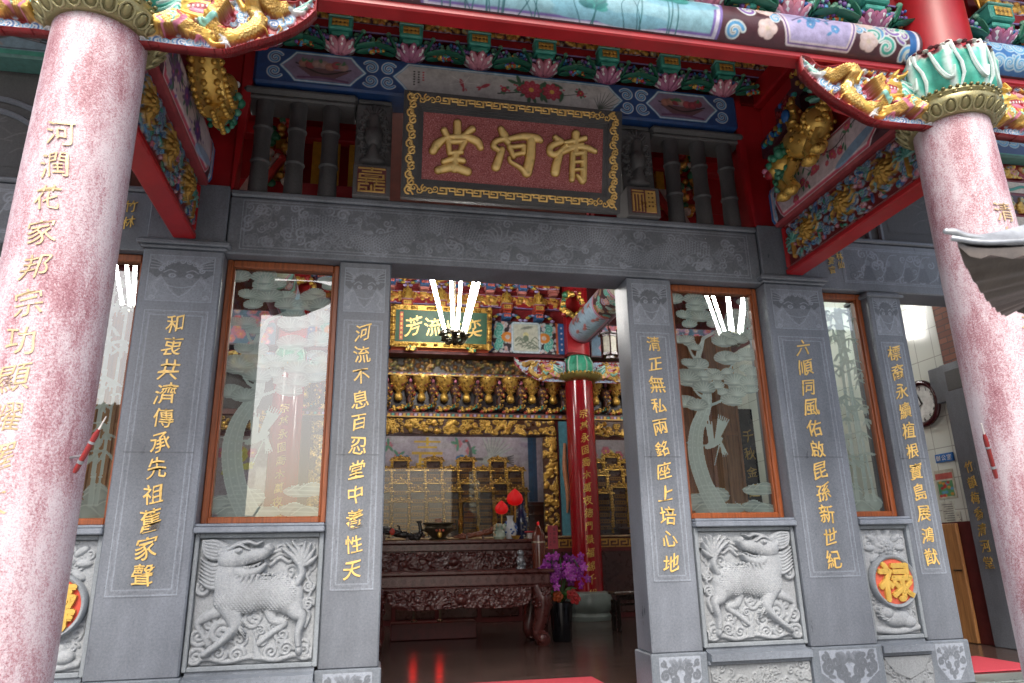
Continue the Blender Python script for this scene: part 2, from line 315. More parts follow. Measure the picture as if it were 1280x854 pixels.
# ------------------------------------------------------------------ relief canvas: pigment, gilding and height on a fine grid
def cat(pts, n=8):
    P = np.asarray(pts, float); Q = np.concatenate([[2*P[0]-P[1]], P, [2*P[-1]-P[-2]]]); o = []
    for i in range(len(P)-1):
        a, b_, c, d_ = Q[i:i+4]
        for t in np.linspace(0, 1, n, endpoint=False):
            o.append(.5*((2*b_)+(-a+c)*t+(2*a-5*b_+4*c-d_)*t*t+(-a+3*b_-3*c+d_)*t**3))
    o.append(P[-1]); return np.array(o)
def spir(cx, cy, r, turns=1.6, a0=0, sgn=1, n=26, r1=.12):
    t = np.linspace(0, 1, n); a = a0+sgn*2*math.pi*turns*t; rr = r*(1-t*(1-r1)); return np.stack([cx+rr*np.cos(a), cy+rr*np.sin(a)], 1)
class CV:
    def __init__(s, w, h, res, col=WHITE, hh=0.0):
        s.w, s.h = w, h; s.nx = max(2, int(round(w/res))+1); s.ny = max(2, int(round(h/res))+1); s.rx = w/(s.nx-1); s.res = s.rx
        s.x = np.linspace(0, w, s.nx); s.y = np.linspace(0, h, s.ny); s.C = np.zeros((s.ny, s.nx, 4)); s.C[:] = col; s.H = np.full((s.ny, s.nx), hh); s.A = np.ones((s.ny, s.nx))
    def win(s, x0, x1, y0, y1):
        i0, i1 = np.searchsorted(s.x, (x0-s.res, x1+s.res)); j0, j1 = np.searchsorted(s.y, (y0-s.res, y1+s.res))
        if i1 <= i0 or j1 <= j0: return None
        return (slice(j0, j1), slice(i0, i1)), s.x[None, i0:i1], s.y[j0:j1, None]
    def put(s, sl, m, col, dh, prof, hb, a):
        if col is not None: s.C[sl] = s.C[sl]*(1-m[..., None])+np.asarray(col)*m[..., None]
        if dh or hb: s.H[sl] = np.where(m > .3, np.maximum(s.H[sl], hb+dh*prof), s.H[sl])
        if a is not None: s.A[sl] = np.where(m > .5, a, s.A[sl])
    def stroke(s, pts, w, col, dh=0, hb=0, w1=None, a=None, ws=None):
        P = np.asarray(pts, float); k = len(P)
        ws = np.interp(np.linspace(0, 1, k), np.linspace(0, 1, len(ws)), ws) if ws is not None else np.linspace(w, w if w1 is None else w1, k)
        wm = ws.max(); q = s.win(P[:, 0].min()-wm, P[:, 0].max()+wm, P[:, 1].min()-wm, P[:, 1].max()+wm)
        if q is None: return s
        sl0, X0, Y0 = q; shp = (Y0.shape[0], X0.shape[1]); R = np.full(shp, 9.)   # R = d/w
        D = np.full(shp, 9.); ox, oy = sl0[1].start, sl0[0].start
        for i in range(k-1):
            p, q2 = P[i], P[i+1]; wl = max(ws[i], ws[i+1])
            qq = s.win(min(p[0], q2[0])-wl, max(p[0], q2[0])+wl, min(p[1], q2[1])-wl, max(p[1], q2[1])+wl)
            if qq is None: continue
            sl, X, Y = qq; d = q2-p; l2 = d @ d+1e-12; t = np.clip(((X-p[0])*d[0]+(Y-p[1])*d[1])/l2, 0, 1)
            dist = np.hypot(X-p[0]-t*d[0], Y-p[1]-t*d[1]); wl_ = ws[i]+(ws[i+1]-ws[i])*t
            ls = (slice(sl[0].start-oy, sl[0].stop-oy), slice(sl[1].start-ox, sl[1].stop-ox))
            D[ls] = np.minimum(D[ls], (dist-wl_)/s.res); R[ls] = np.minimum(R[ls], dist/np.maximum(wl_, 1e-5))
        s.put(sl0, np.clip(.5-D, 0, 1), col, dh, np.sqrt(np.clip(1-R*R, 0, 1)), hb, a); return s
    def blob(s, cx, cy, rx, ry, ang, col, dh=0, hb=0, a=None, col2=None):
        r = max(rx, ry); q = s.win(cx-r, cx+r, cy-r, cy+r)
        if q is None: return s
        sl, X, Y = q; c, n = math.cos(ang), math.sin(ang); u = ((X-cx)*c+(Y-cy)*n)/rx; v = (-(X-cx)*n+(Y-cy)*c)/ry; d = np.hypot(u, v)
        mm = np.clip((1-d)*min(rx, ry)/s.res+.5, 0, 1)
        if col2 is not None:
            t = np.clip(d, 0, 1)[..., None]; cc = np.asarray(col)*(1-t)+np.asarray(col2)*t
            s.C[sl] = s.C[sl]*(1-mm[..., None])+cc*mm[..., None]; s.put(sl, mm, None, dh, np.sqrt(np.clip(1-d*d, 0, 1)), hb, a)
        else: s.put(sl, mm, col, dh, np.sqrt(np.clip(1-d*d, 0, 1)), hb, a)
        return s
    def inside(s, pts, X, Y):
        P = np.asarray(pts, float); ins = np.zeros((Y.shape[0], X.shape[1]), bool); k = len(P)
        for i in range(k):
            x0, y0 = P[i]; x1, y1 = P[(i+1) % k]
            if y0 == y1: continue
            ins ^= ((Y > min(y0, y1)) & (Y <= max(y0, y1)) & (X < x0+(Y-y0)*(x1-x0)/(y1-y0)))
        return ins
    def poly(s, pts, col, dh=0, hb=0, a=None):
        P = np.asarray(pts, float); q = s.win(P[:, 0].min(), P[:, 0].max(), P[:, 1].min(), P[:, 1].max())
        if q is None: return s
        sl, X, Y = q; m_ = s.inside(P, X, Y).astype(float); s.put(sl, m_, col, dh, np.ones_like(m_), hb, a); return s
    def rect(s, x0, x1, y0, y1, col, dh=0, hb=0, a=None): return s.poly([(x0, y0), (x1, y0), (x1, y1), (x0, y1)], col, dh, hb, a)
    def outline(s, pts, w, col, dh=0, hb=0): P = list(pts)+[pts[0]]; return s.stroke(P, w, col, dh, hb)
    def clip(s, pts): s.A *= s.inside(pts, s.x[None], s.y[:, None]); return s
    def scroll(s, cx, cy, r, a0=0, sgn=1, turns=1.5, c0=WHITE, c1=SKYB, w=.3, dh=0, hb=0):
        p = spir(cx, cy, r, turns, a0, sgn); s.stroke(p, r*w, c0, dh, hb, w1=r*w*.7)
        if c1 is not None: s.stroke(p, r*w*.5, c1, 0, 0, w1=r*w*.3)
        return s
    def flower(s, cx, cy, r, n, c0, c1, cc=GOLD, dh=0, hb=0, a0=0, rings=1):
        for k in range(rings):
            rr = r*(1-k*.36)
            for i in range(n):
                a = a0+2*math.pi*(i+.5*k)/n
                s.blob(cx+rr*.55*math.cos(a), cy+rr*.55*math.sin(a), rr*.5, rr*.62*math.pi/n*1.4, a, c0, dh, hb+k*dh*.4, col2=c1)
        s.blob(cx, cy, r*.24, r*.24, 0, cc, dh*1.3, hb+.2*dh); return s
    def leaf(s, x, y, a, l, w, col, dh=0, hb=0, vein=None):
        cx, cy = x+math.cos(a)*l/2, y+math.sin(a)*l/2; s.blob(cx, cy, l/2, w, a, col, dh, hb)
        if vein is not None: s.stroke([(x, y), (x+math.cos(a)*l*.95, y+math.sin(a)*l*.95)], s.res*.6, vein)
        return s
    def build(s, name, O, U, Vv, N, parent=None, mat='paint', fn=None, thick=0, ang=60, loc=None, masked=True):
        X, Y = np.meshgrid(s.x, s.y)
        if fn is None:
            O, U, Vv, N = (np.asarray(a, float) for a in (O, U, Vv, N))
            pos = lambda H: O+X[..., None]*U+Y[..., None]*Vv+H[..., None]*N
        else: pos = lambda H: fn(X, Y, H)
        P = pos(s.H); id_ = np.arange(s.nx*s.ny).reshape(s.ny, s.nx)
        q = np.stack([id_[:-1, :-1], id_[:-1, 1:], id_[1:, 1:], id_[1:, :-1]], -1)
        Aq = (s.A[:-1, :-1]+s.A[:-1, 1:]+s.A[1:, 1:]+s.A[1:, :-1])/4 > .5
        F = [q[Aq]]; Vs = [P.reshape(-1, 3)]; Cs = [s.C.reshape(-1, 4)]
        if thick:
            B = pos(np.full_like(s.H, -thick)); o = s.nx*s.ny; Vs.append(B.reshape(-1, 3)); Cs.append(s.C.reshape(-1, 4)*np.array([.6, .6, .6, 0])+np.array([.0, 0, 0, 0])); F.append(q[Aq][:, ::-1]+o)
            pad = np.zeros((s.ny+1, s.nx+1), bool); pad[1:-1, 1:-1] = Aq; ed = []
            vb = pad[1:-1, :-1] != pad[1:-1, 1:]; jj, ii = np.nonzero(vb)      # vertical edges at column ii between rows jj, jj+1
            a_, b_ = id_[jj, ii], id_[jj+1, ii]; fl = pad[1:-1, :-1][jj, ii]; ed.append(np.where(fl[:, None], np.stack([a_, a_+o, b_+o, b_], 1), np.stack([b_, b_+o, a_+o, a_], 1)))
            hb_ = pad[:-1, 1:-1] != pad[1:, 1:-1]; jj, ii = np.nonzero(hb_)
            a_, b_ = id_[jj, ii], id_[jj, ii+1]; fl = pad[:-1, 1:-1][jj, ii]; ed.append(np.where(fl[:, None], np.stack([b_, b_+o, a_+o, a_], 1), np.stack([a_, a_+o, b_+o, b_], 1)))
            F += ed
        F = np.concatenate(F); Vv_ = np.concatenate(Vs); Cc = np.concatenate(Cs)
        used = np.zeros(len(Vv_), bool); used[F.ravel()] = True; mp_ = np.cumsum(used)-1; F = mp_[F]; Vv_ = Vv_[used]; Cc = Cc[used]
        if fn is None and np.dot(np.cross(U, Vv), N) < 0: F = F[:, ::-1]
        L_ = ROOT.get(parent.name) if parent is not None else loc
        if L_ is not None: Vv_ = Vv_-np.asarray(L_, float)
        me = bpy.data.meshes.new(name); me.vertices.add(len(Vv_)); me.vertices.foreach_set('co', Vv_.astype(np.float32).ravel())
        me.loops.add(F.size); me.loops.foreach_set('vertex_index', F.astype(np.int32).ravel()); me.polygons.add(len(F)); me.polygons.foreach_set('loop_start', (np.arange(len(F))*4).astype(np.int32))
        me.update(calc_edges=True); me.validate()
        at = me.attributes.new('Col', 'FLOAT_COLOR', 'POINT'); at.data.foreach_set('color', Cc.astype(np.float32).ravel())
        me.materials.append(MATS[mat]); me.polygons.foreach_set('use_smooth', [True]*len(me.polygons)); me.set_sharp_from_angle(angle=math.radians(ang))
        o_ = bpy.data.objects.new(name, me); COLL.objects.link(o_)
        if parent is not None: o_.parent = parent; ROOT[o_.name] = L_
        elif loc is not None: o_.location = loc; ROOT[o_.name] = np.asarray(loc, float)
        else: ROOT[o_.name] = np.zeros(3)
        return o_

# ------------------------------------------------------------------ lettering from the built-in font
_gl = {}
def glyph(ch, off=.012, bev=0.0):
    off = max(-.004, min(off, .005)); k = (ch, off)
    if k not in _gl:
        c = bpy.data.curves.new('glyph', 'FONT'); c.body = ch; c.extrude = .02; c.offset = off; c.resolution_u = 4
        o = bpy.data.objects.new('glyph', c); COLL.objects.link(o); dg = bpy.context.evaluated_depsgraph_get(); dg.update()
        me = o.evaluated_get(dg).to_mesh(); v = np.array([tuple(p.co) for p in me.vertices]); f = [tuple(p.vertices) for p in me.polygons]
        o.evaluated_get(dg).to_mesh_clear(); bpy.data.objects.remove(o); bpy.data.curves.remove(c)
        if len(v):
            lo, hi = v.min(0), v.max(0); v[:, :2] -= (lo[:2]+hi[:2])/2; v[:, 2] += .02; v /= np.array([.92, .92, .04])
        _gl[k] = (v, f)
    return _gl[k]
def letters(mb, text, O, U, Vv, N, size, step, depth, col, mat='gilt', off=.012, brush=True, seed=0, fn=None, wid=1.0):
    rg = random.Random(seed); O, U, Vv, N, step = (np.asarray(a, float) for a in (O, U, Vv, N, step))
    for i, ch in enumerate(text):
        v, f = glyph(ch, off)
        if not len(v): continue
        x, y, z = v[:, 0].copy()*wid, v[:, 1].copy(), v[:, 2]
        if brush:
            sc = size*rg.uniform(.92, 1.06); y2 = y+.13*x+.05*np.sin(5*x+rg.uniform(0, 6)); x2 = x*rg.uniform(.86, .98)+.05*np.sin(4.3*y+rg.uniform(0, 6)); a = rg.uniform(-.06, .06)
            x, y = x2*math.cos(a)-y2*math.sin(a), x2*math.sin(a)+y2*math.cos(a)
        else: sc = size
        if fn is None: P = O+step*i+np.outer(x*sc, U)+np.outer(y*sc, Vv)+np.outer(z*depth, N)
        else: P = fn(x*sc, y*sc, z*depth, i)
        mb.add(P, f, col, mat)
    return mb
X_, Y_, Z_ = V3(1, 0, 0), V3(0, 1, 0), V3(0, 0, 1); NY = V3(0, -1, 0)
# ================================================================== GROUND, FLOORS
FZ = -1.2
mb = MB('ground'); mb.box(-400, 400, -400, 400, -2.2, -1.75); struct(mb.build('ground', smooth=False))
mb = MB('paving'); mb.box(-7.2, 7.2, -3.3, .30, -1.72, FZ-.015, ch=.02); mb.box(-7.6, 7.6, -3.65, -3.303, -1.72, -1.37, ch=.02); mb.box(-8, 8, -4.0, -3.653, -1.72, -1.54, ch=.02); struct(mb.build('porch_floor', smooth=False))
mb = MB('hall_tiles'); mb.box(-6.6, 6.6, .303, 10.2, -1.7, FZ); struct(mb.build('hall_floor', smooth=False))
mb = MB('ceiling_dark'); mb.box(-6.6, 6.6, .4, 10.2, 6.9, 7.0); struct(mb.build('hall_ceiling', smooth=False))
mb = MB('stone_green', (1, 1, 1, 0)); mb.box(4.26, 6.35, -.05, .34, FZ-.01, FZ+.004, ch=.003); mb.box(-6.35, -4.26, -.05, .34, FZ-.01, FZ+.004, ch=.003); mb.box(-1.13, 1.13, -.05, .34, FZ-.01, FZ+.004, ch=.003); struct(mb.build('door_sill', smooth=False))
for nm, x0, x1, lb in (('c', -1.0, 1.0, 'red carpet mat on the dark floor inside the central doorway'), ('r', 4.3, 5.52, 'red carpet mat inside the side doorway by the tiled wall')):
    mb = MB('carpet'); mb.box(x0, x1, .42, 1.32, FZ+.003, FZ+.016, ch=.004); tag(mb.build('carpet_mat', loc=((x0+x1)/2, .9, FZ)), lb, 'carpet')

# ================================================================== ENGRAVING HELPERS (polished stone left dark, tooled lines pale)
SB = (1, 1, 1, 0); SL = (1.75, 1.75, 1.75, 0); SM = (1.3, 1.3, 1.3, 0); SD = (.72, .72, .72, 0)
def border_canvas(w, h, res=.006):
    c = CV(w, h, res, SB); L = c.res*.62
    for k, wd in ((.012, L), (.052, L)):
        c.outline([(k, k), (w-k, k), (w-k, h-k), (k, h-k)], wd, SL)
    n = int(h/.16); st = h/n
    for i in range(n):           # key-fret dashes between the two lines
        y = i*st
        for xx in (.032, w-.032):
            c.stroke([(xx-.008, y+.02), (xx-.008, y+st*.55)], L*.8, SM); c.stroke([(xx+.008, y+st*.45), (xx+.008, y+st*.97)], L*.8, SM)
    n = max(2, int(w/.16)); st = w/n
    for i in range(n):
        for yy in (.032, h-.032): c.stroke([(i*st+.02, yy-.007), (i*st+st*.55, yy-.007)], L*.8, SM); c.stroke([(i*st+st*.45, yy+.007), (i*st+st*.97, yy+.007)], L*.8, SM)
    return c
def guardian_canvas(w, h):
    c = CV(w, h, .0055, SM); L = c.res*.6; cx = w/2
    for s_ in (-1, 1):
        c.poly([(cx+s_*w*.2, h*.70), (cx+s_*w*.47, h*.95), (cx+s_*w*.49, h*.62), (cx+s_*w*.36, h*.5)], SD)   # ears / wings
        for k in range(4): c.stroke(cat([(cx+s_*w*.25, h*(.70+.03*k)), (cx+s_*w*.36, h*(.70+.055*k)), (cx+s_*w*.47, h*(.70+.07*k))], 5), L, SL)
    c.blob(cx, h*.62, w*.30, h*.26, 0, SD); c.poly([(cx-w*.29, h*.52), (cx, h*.10), (cx+w*.29, h*.52)], (1.05, 1.05, 1.05, 0))
    for i in range(9):
        a = math.pi*(i+.5)/9; c.scroll(cx+w*.31*math.cos(a), h*.64+h*.24*math.sin(a), w*.045, 0, 1 if i > 4 else -1, 1.4, SL, None, .22)
    for s_ in (-1, 1):
        c.blob(cx+s_*w*.13, h*.56, w*.06, h*.045, 0, SL); c.blob(cx+s_*w*.13, h*.56, w*.03, h*.025, 0, SD); c.blob(cx+s_*w*.13, h*.56, w*.012, h*.012, 0, SL)
        c.stroke(cat([(cx, h*.10), (cx+s_*w*.13, h*.22), (cx+s_*w*.29, h*.52)], 8), L, SL); c.stroke(cat([(cx+s_*w*.08, h*.64), (cx+s_*w*.17, h*.68), (cx+s_*w*.26, h*.62)], 6), L*1.2, SL)
        c.stroke(cat([(cx+s_*w*.31, h*.5), (cx+s_*w*.40, h*.35), (cx+s_*w*.33, h*.18), (cx+s_*w*.41, h*.06)], 8), L, SL); c.scroll(cx+s_*w*.40, h*.09, w*.05, 0, s_, 1.3, SL, None, .2)
        for k in range(4): c.stroke(cat([(cx+s_*w*(.28+.02*k), h*.48), (cx+s_*w*(.36+.03*k), h*.36), (cx+s_*w*(.38+.025*k), h*.24)], 5), L*.8, SL)
    c.stroke(cat([(cx-w*.24, h*.36), (cx, h*.30), (cx+w*.24, h*.36)], 10), L, SL)
    c.outline([(L, L), (w-L, L), (w-L, h-L), (L, h-L)], L, SL); return c
def lotus_canvas(w, h):
    c = CV(w, h, .0055, SM); L = c.res*.6; cx = w/2; P = (2.0, 2.0, 2.0, 0); D = (.85, .85, .85, 0)
    c.rect(0, w, 0, h, P)
    for a in (-1.15, -.6, 0, .6, 1.15): c.blob(cx+.16*w*math.sin(a), h*.86-.02*math.cos(a), w*.055, h*.17, -a, D, col2=SM)
    for s_ in (-1, 1):
        for (x, y, r, g) in ((.22, .66, .11, 1), (.36, .52, .10, -1), (.16, .40, .10, 1), (.41, .82, .07, 1), (.06, .22, .08, -1)):
            c.scroll(cx+s_*x*w, y*h, r*w, 1.2, s_*g, 1.35, D, None, .36)
        c.stroke(cat([(cx, h*.75), (cx+s_*w*.12, h*.62), (cx+s_*w*.24, h*.5), (cx+s_*w*.12, h*.34), (cx, h*.12)], 8), w*.022, D)
        for (x, y, a) in ((.30, .72, .6), (.42, .42, 1.2), (.26, .28, .2), (.1, .55, 1.0)): c.leaf(cx+s_*x*w, y*h, a if s_ > 0 else math.pi-a, w*.13, w*.03, D)
        c.poly([(cx+s_*w*.5, 0), (cx+s_*w*.5, h*.42), (cx+s_*w*.3, h*.16), (cx+s_*w*.18, 0)], SB)
    c.blob(cx, h*.1, w*.06, h*.08, 0, D); return c
def pillar(x0, x1, yf, label, text, tall, seed):
    xc = (x0+x1)/2; w = x1-x0; t = thing('stone_pillar', label, 'pillar', (xc, yf, FZ), 'inscribed grey stone pillars of the front')
    k_ = 1+.10*math.sin(seed*2.3); MB('stone', (k_, k_, k_*1.01, 0)).box(x0, x1, yf, .36, -.83, 2.63, ch=.012).build('shaft', t, ang=30)
    pl = MB('stone', (1.05, 1.08, 1.08, 0)).box(x0-.022, x1+.022, yf-.022, .38, FZ, -.828, ch=.01).build('plinth', t, ang=30)
    lotus_canvas(w-.09, .31).build('lotus_carving', (x0+.045, yf-.0245, -1.165), X_, Z_, NY, pl, 'stone')
    gw = min(w-.10, .54); gh = .43
    guardian_canvas(gw, gh).build('guardian_carving', (xc-gw/2, yf-.003, 2.14), X_, Z_, NY, t, 'stone')
    bw = w-.13 if tall else w-.11; bc_ = border_canvas(bw, 2.32); bc_.stroke([(0, 1.10), (bw, 1.10)], .004, (.55, .55, .55, 0)); bc_.build('fret_border', (xc-bw/2, yf-.003, -.25), X_, Z_, NY, t, 'stone')
    mb = MB('gilt', GOLD); letters(mb, text, (xc, yf-.004, 1.945), X_, Z_, NY, .165 if tall else .150, (0, 0, -.2035), .007, (.90, .60, .19, .2), off=.02, seed=seed); mb.build('inscription', t, ang=30)
    k_ = 1+.10*math.sin(seed*2.3)
    if tall:
        mb = MB('stone', (k_, k_, k_*1.01, 0)); mb.box(x0+.006, x1-.006, yf+.004, .35, 2.72, 3.29, ch=.01); mb.build('upper_block', t, ang=30)
        mb = MB('stone', SB)
        for (z0, z1, e) in ((2.632, 2.658, .025), (2.660, 2.700, .055), (2.702, 2.722, .035)): mb.box(x0-e, x1+e, yf-e, .37, z0, z1, ch=.008)
        mb.build('cap_moulding', t, ang=30)
    elif x0 > 3 or x0 < -4:
        mb = MB('stone', SB); mb.box(x0-.03, x1+.03, yf-.03, .36, 2.56, 2.60, ch=.008); mb.build('cap_moulding', t, ang=30)
    return t
pillar(-3.28, -2.62, -.06, 'wide grey pillar with gold writing 和衷共濟, below the beam with purple flower sprays', '和衷共濟傳承先祖舊家聲', True, 1)
pillar(-1.62, -1.15, 0, 'narrow grey doorpost with gold writing ending in 性天, at the dark root ornament side', '河流不息百忍堂中養性天', False, 2)
pillar(1.15, 1.62, 0, 'narrow grey doorpost with gold writing ending in 心地, by the flying crane window', '清正無私兩銘座上培心地', False, 3)
pillar(2.62, 3.28, -.06, 'wide grey pillar with gold writing 六順同風, below the plum blossom beam', '六順同風佑啟昆孫新世紀', True, 4)
pillar(3.845, 4.24, 0, 'slim grey pillar beside the tiled side doorway, gold writing ending in 鴻猷', '標裔永續植根寶島展鴻猷', False, 5)
pillar(-4.24, -3.845, 0, 'slim grey pillar hidden behind the pink column at the side', '本源長流開枝散葉啟後昆', False, 6)

# ------------------------------------------------------------------ lintels
def dragon_lines(c, w, h, seed):
    rg = random.Random(seed); L = c.res*.55
    for i in range(int(w*h*150)):
        x, y = rg.uniform(.06, w-.06), rg.uniform(.05, h-.05); c.scroll(x, y, rg.uniform(.025, .06), rg.uniform(0, 6), rg.choice((-1, 1)), 1.4, SM if i % 2 else SL, None, .16)
    for i in range(int(w*h*60)):
        x, y = rg.uniform(.06, w-.06), rg.uniform(.05, h-.05); c.stroke(cat([(x, y), (x+.05, y+rg.uniform(-.05, .05)), (x+.11, y+rg.uniform(-.06, .06))], 6), L*1.3, SM)
    for s_ in (0, 1):
        f = (lambda x: x) if s_ == 0 else (lambda x: w-x)
        P = cat([(f(w*.47), h*.4), (f(w*.40), h*.65), (f(w*.33), h*.72), (f(w*.27), h*.35), (f(w*.21), h*.30), (f(w*.16), h*.62), (f(w*.08), h*.55)], 14)
        c.stroke(P, .085, (.98, .98, .98, 0), ws=(.03, .07, .085, .09, .085, .07, .02))
        D = np.gradient(P, axis=0); D /= np.linalg.norm(D, axis=1)[:, None]
        for i in range(2, len(P)-2):
            nn = np.array([-D[i][1], D[i][0]])
            for k in (-2, -1, 0, 1, 2):
                q = P[i]+nn*(.03*k+(.015 if i % 2 else 0)); a = math.atan2(D[i][1], D[i][0])
                c.stroke([(q[0]+.016*math.cos(a+t), q[1]+.016*math.sin(a+t)) for t in (-1.3, -.6, 0, .6, 1.3)], L*.8, SL)
        hx, hy = f(w*.47), h*.45
        c.blob(hx, hy, .11, .085, 0, SM); c.blob(hx+.02, hy+.03, .02, .02, 0, SL)
        for k in range(7): a = math.pi*.5+(k-3)*.45; c.stroke(cat([(hx, hy), (hx+.11*math.cos(a), hy+.11*math.sin(a)), (hx+.19*math.cos(a+.3), hy+.17*math.sin(a+.3))], 6), L*1.4, SL)
        for k in range(4):
            q = P[int(len(P)*(.2+.2*k))]; c.stroke(cat([q, q+np.array([.05, -.1]), q+np.array([.12, -.12])], 6), .018, SM)
            for j in (-1, 0, 1): c.stroke([q+np.array([.12, -.12]), q+np.array([.16, -.12+.035*j])], L, SL)
t = thing('stone_lintel', 'long grey stone lintel engraved with dragons above the central doorway', 'lintel', (0, 0, 2.63))
mb = MB('stone', SB); mb.box(-2.618, 2.618, -.03, .36, 2.632, 3.20, ch=.012); mb.build('beam', t, ang=30)
mb = MB('stone', SB); mb.box(-2.618, 2.618, -.055, .37, 3.202, 3.262, ch=.014); mb.build('ledge', t, ang=30)
c = CV(5.02, .50, .0075, (.92, .92, .92, 0)); dragon_lines(c, 5.02, .50, 5)
for k in (.008, .035): c.outline([(k, k), (5.02-k, k), (5.02-k, .5-k), (k, .5-k)], .004, SL)
c.build('dragon_engraving', (-2.51, -.033, 2.675), X_, Z_, NY, t, 'stone')
for s_ in (-1, 1):
    x0, x1 = (3.283, 6.45) if s_ > 0 else (-6.45, -3.283)
    t = thing('stone_lintel', 'grey side lintel engraved with an immortals landscape by gold writing' if s_ > 0 else 'grey side lintel with the two gold characters 竹林', 'lintel', ((x0+x1)/2, .02, 2.63))
    MB('stone', SB).box(x0, x1, .02, .36, 2.632, 3.20, ch=.012).build('beam', t, ang=30); MB('stone', SB).box(x0, x1, -.005, .37, 3.202, 3.25, ch=.012).build('ledge', t, ang=30)
    w = 2.4; c = CV(w, .42, .0075, (.95, .95, .95, 0)); rg = random.Random(9+s_)
    for i in range(90):
        x, y = rg.uniform(.1, w-.1), rg.uniform(.04, .36); c.scroll(x, y, rg.uniform(.025, .06), rg.uniform(0, 6), rg.choice((-1, 1)), 1.2, SL if i % 3 else SD, None, .15)
    for i in range(9):
        x = .2+i*.25+rg.uniform(-.05, .05); c.poly([(x, .05), (x+.05, .2), (x+.11, .22), (x+.16, .05)], SD); c.blob(x+.08, .25, .03, .035, 0, SM); c.stroke(cat([(x-.1, .05), (x, .12), (x+.1, .33), (x+.2, .36)], 8), .004, SL)
    for k in (.006, .025): c.outline([(k, k), (w-k, k), (w-k, .42-k), (k, .42-k)], .004, SL)
    c.build('landscape_engraving', (3.62 if s_ > 0 else -4.05-w, .017, 2.72), X_, Z_, NY, t, 'stone')
    mb = MB('gilt')
    if s_ > 0: letters(mb, '林仙', (3.60, .012, 3.02), X_, Z_, NY, .09, (0, 0, -.10), .005, (.7, .5, .16, .3), seed=3, off=.015); letters(mb, '宴會', (3.49, .012, 2.96), X_, Z_, NY, .09, (0, 0, -.10), .005, (.7, .5, .16, .3), seed=4, off=.015)
    else: letters(mb, '竹林', (-3.46, .012, 3.05), X_, Z_, NY, .11, (0, 0, -.16), .005, (.8, .56, .16, .35), seed=5, off=.018)
    mb.build('inscription', t)
# upper stone wall of the side bays with an engraved arched frame
for s_ in (-1, 1):
    f = lambda a, b: (a, b) if s_ > 0 else (-b, -a)
    t = thing('stone_panel_wall', 'dark grey stone wall panel with arched frame '+('above the landscape engraved lintel' if s_ > 0 else 'behind the top of the cropped pink column'), 'wall', (s_*4.6, .1, 3.25))
    a, b = f(3.78, 5.55); MB('stone_dark', SB).box(a, b, .10, .30, 3.253, 4.38).build('slab', t, ang=30)
    mb = MB('stone', SB); c0 = s_*4.85
    for r, z in ((.78, 0), (.62, 0)): mb.tube([(c0+r*math.cos(u), .085, 3.50+.75*r*math.sin(u)) for u in np.linspace(0, math.pi, 20)], .028, n=6); mb.tube([(c0-r, .085, 3.27), (c0-r, .085, 3.5)], .028, n=6); mb.tube([(c0+r, .085, 3.27), (c0+r, .085, 3.5)], .028, n=6)
    mb.build('arched_frame', t)
    c = CV(1.0, .6, .01, (1, 1, 1, 0)); rg = random.Random(3)
    for i in range(16): x, y = rg.uniform(.1, .9), rg.uniform(.1, .5); c.stroke(cat([(x, y), (x+.08, y+.05), (x+.2, y+rg.uniform(-.03, .1))], 6), .004, SL)
    c.build('engraving', (c0-.5, .096, 3.4), X_, Z_, NY, t, 'stone_dark')

# ================================================================== WINDOWS with frosted etching
FR = (.64, .72, .72, .82); FRL = (.74, .80, .79, .92); FRD = (.56, .64, .64, .62)
def frame_window(x0, x1, name, label, etch, flip=False):
    t = thing(name, label, 'window', ((x0+x1)/2, .15, .29)); fw = .052; z0, z1 = .29, 2.628
    mb = MB('frame_wood'); 
    mb.box(x0, x0+fw, .10, .22, z0, z1, ch=.01); mb.box(x1-fw, x1, .10, .22, z0, z1, ch=.01); mb.box(x0+fw, x1-fw, .102, .218, z0, z0+fw*1.1, ch=.01); mb.box(x0+fw, x1-fw, .102, .218, z1-fw*1.3, z1, ch=.01)
    for xx in (x0+fw, x1-fw-.016): mb.box(xx, xx+.016, .125, .195, z0+fw*1.1, z1-fw*1.3, ch=.004)
    fr = mb.build('frame', t, ang=30)
    a, b, c0, c1 = x0+fw+.012, x1-fw-.012, z0+fw*1.1-.01, z1-fw*1.3+.01
    mb = MB('glass'); mb.add([(a, .16, c0), (b, .16, c0), (b, .16, c1), (a, .16, c1)], [(0, 1, 2, 3)]); mb.build('pane', t, smooth=False)
    w, h = b-a-.01, c1-c0-.01; c = CV(w, h, .006, FR); c.A[:] = 0; etch(c, w, h)
    U = -X_ if flip else X_; c.build('etching', ((b-.005) if flip else a+.005, .166, c0+.005), U, Z_, NY, t, 'frosted')
    return t
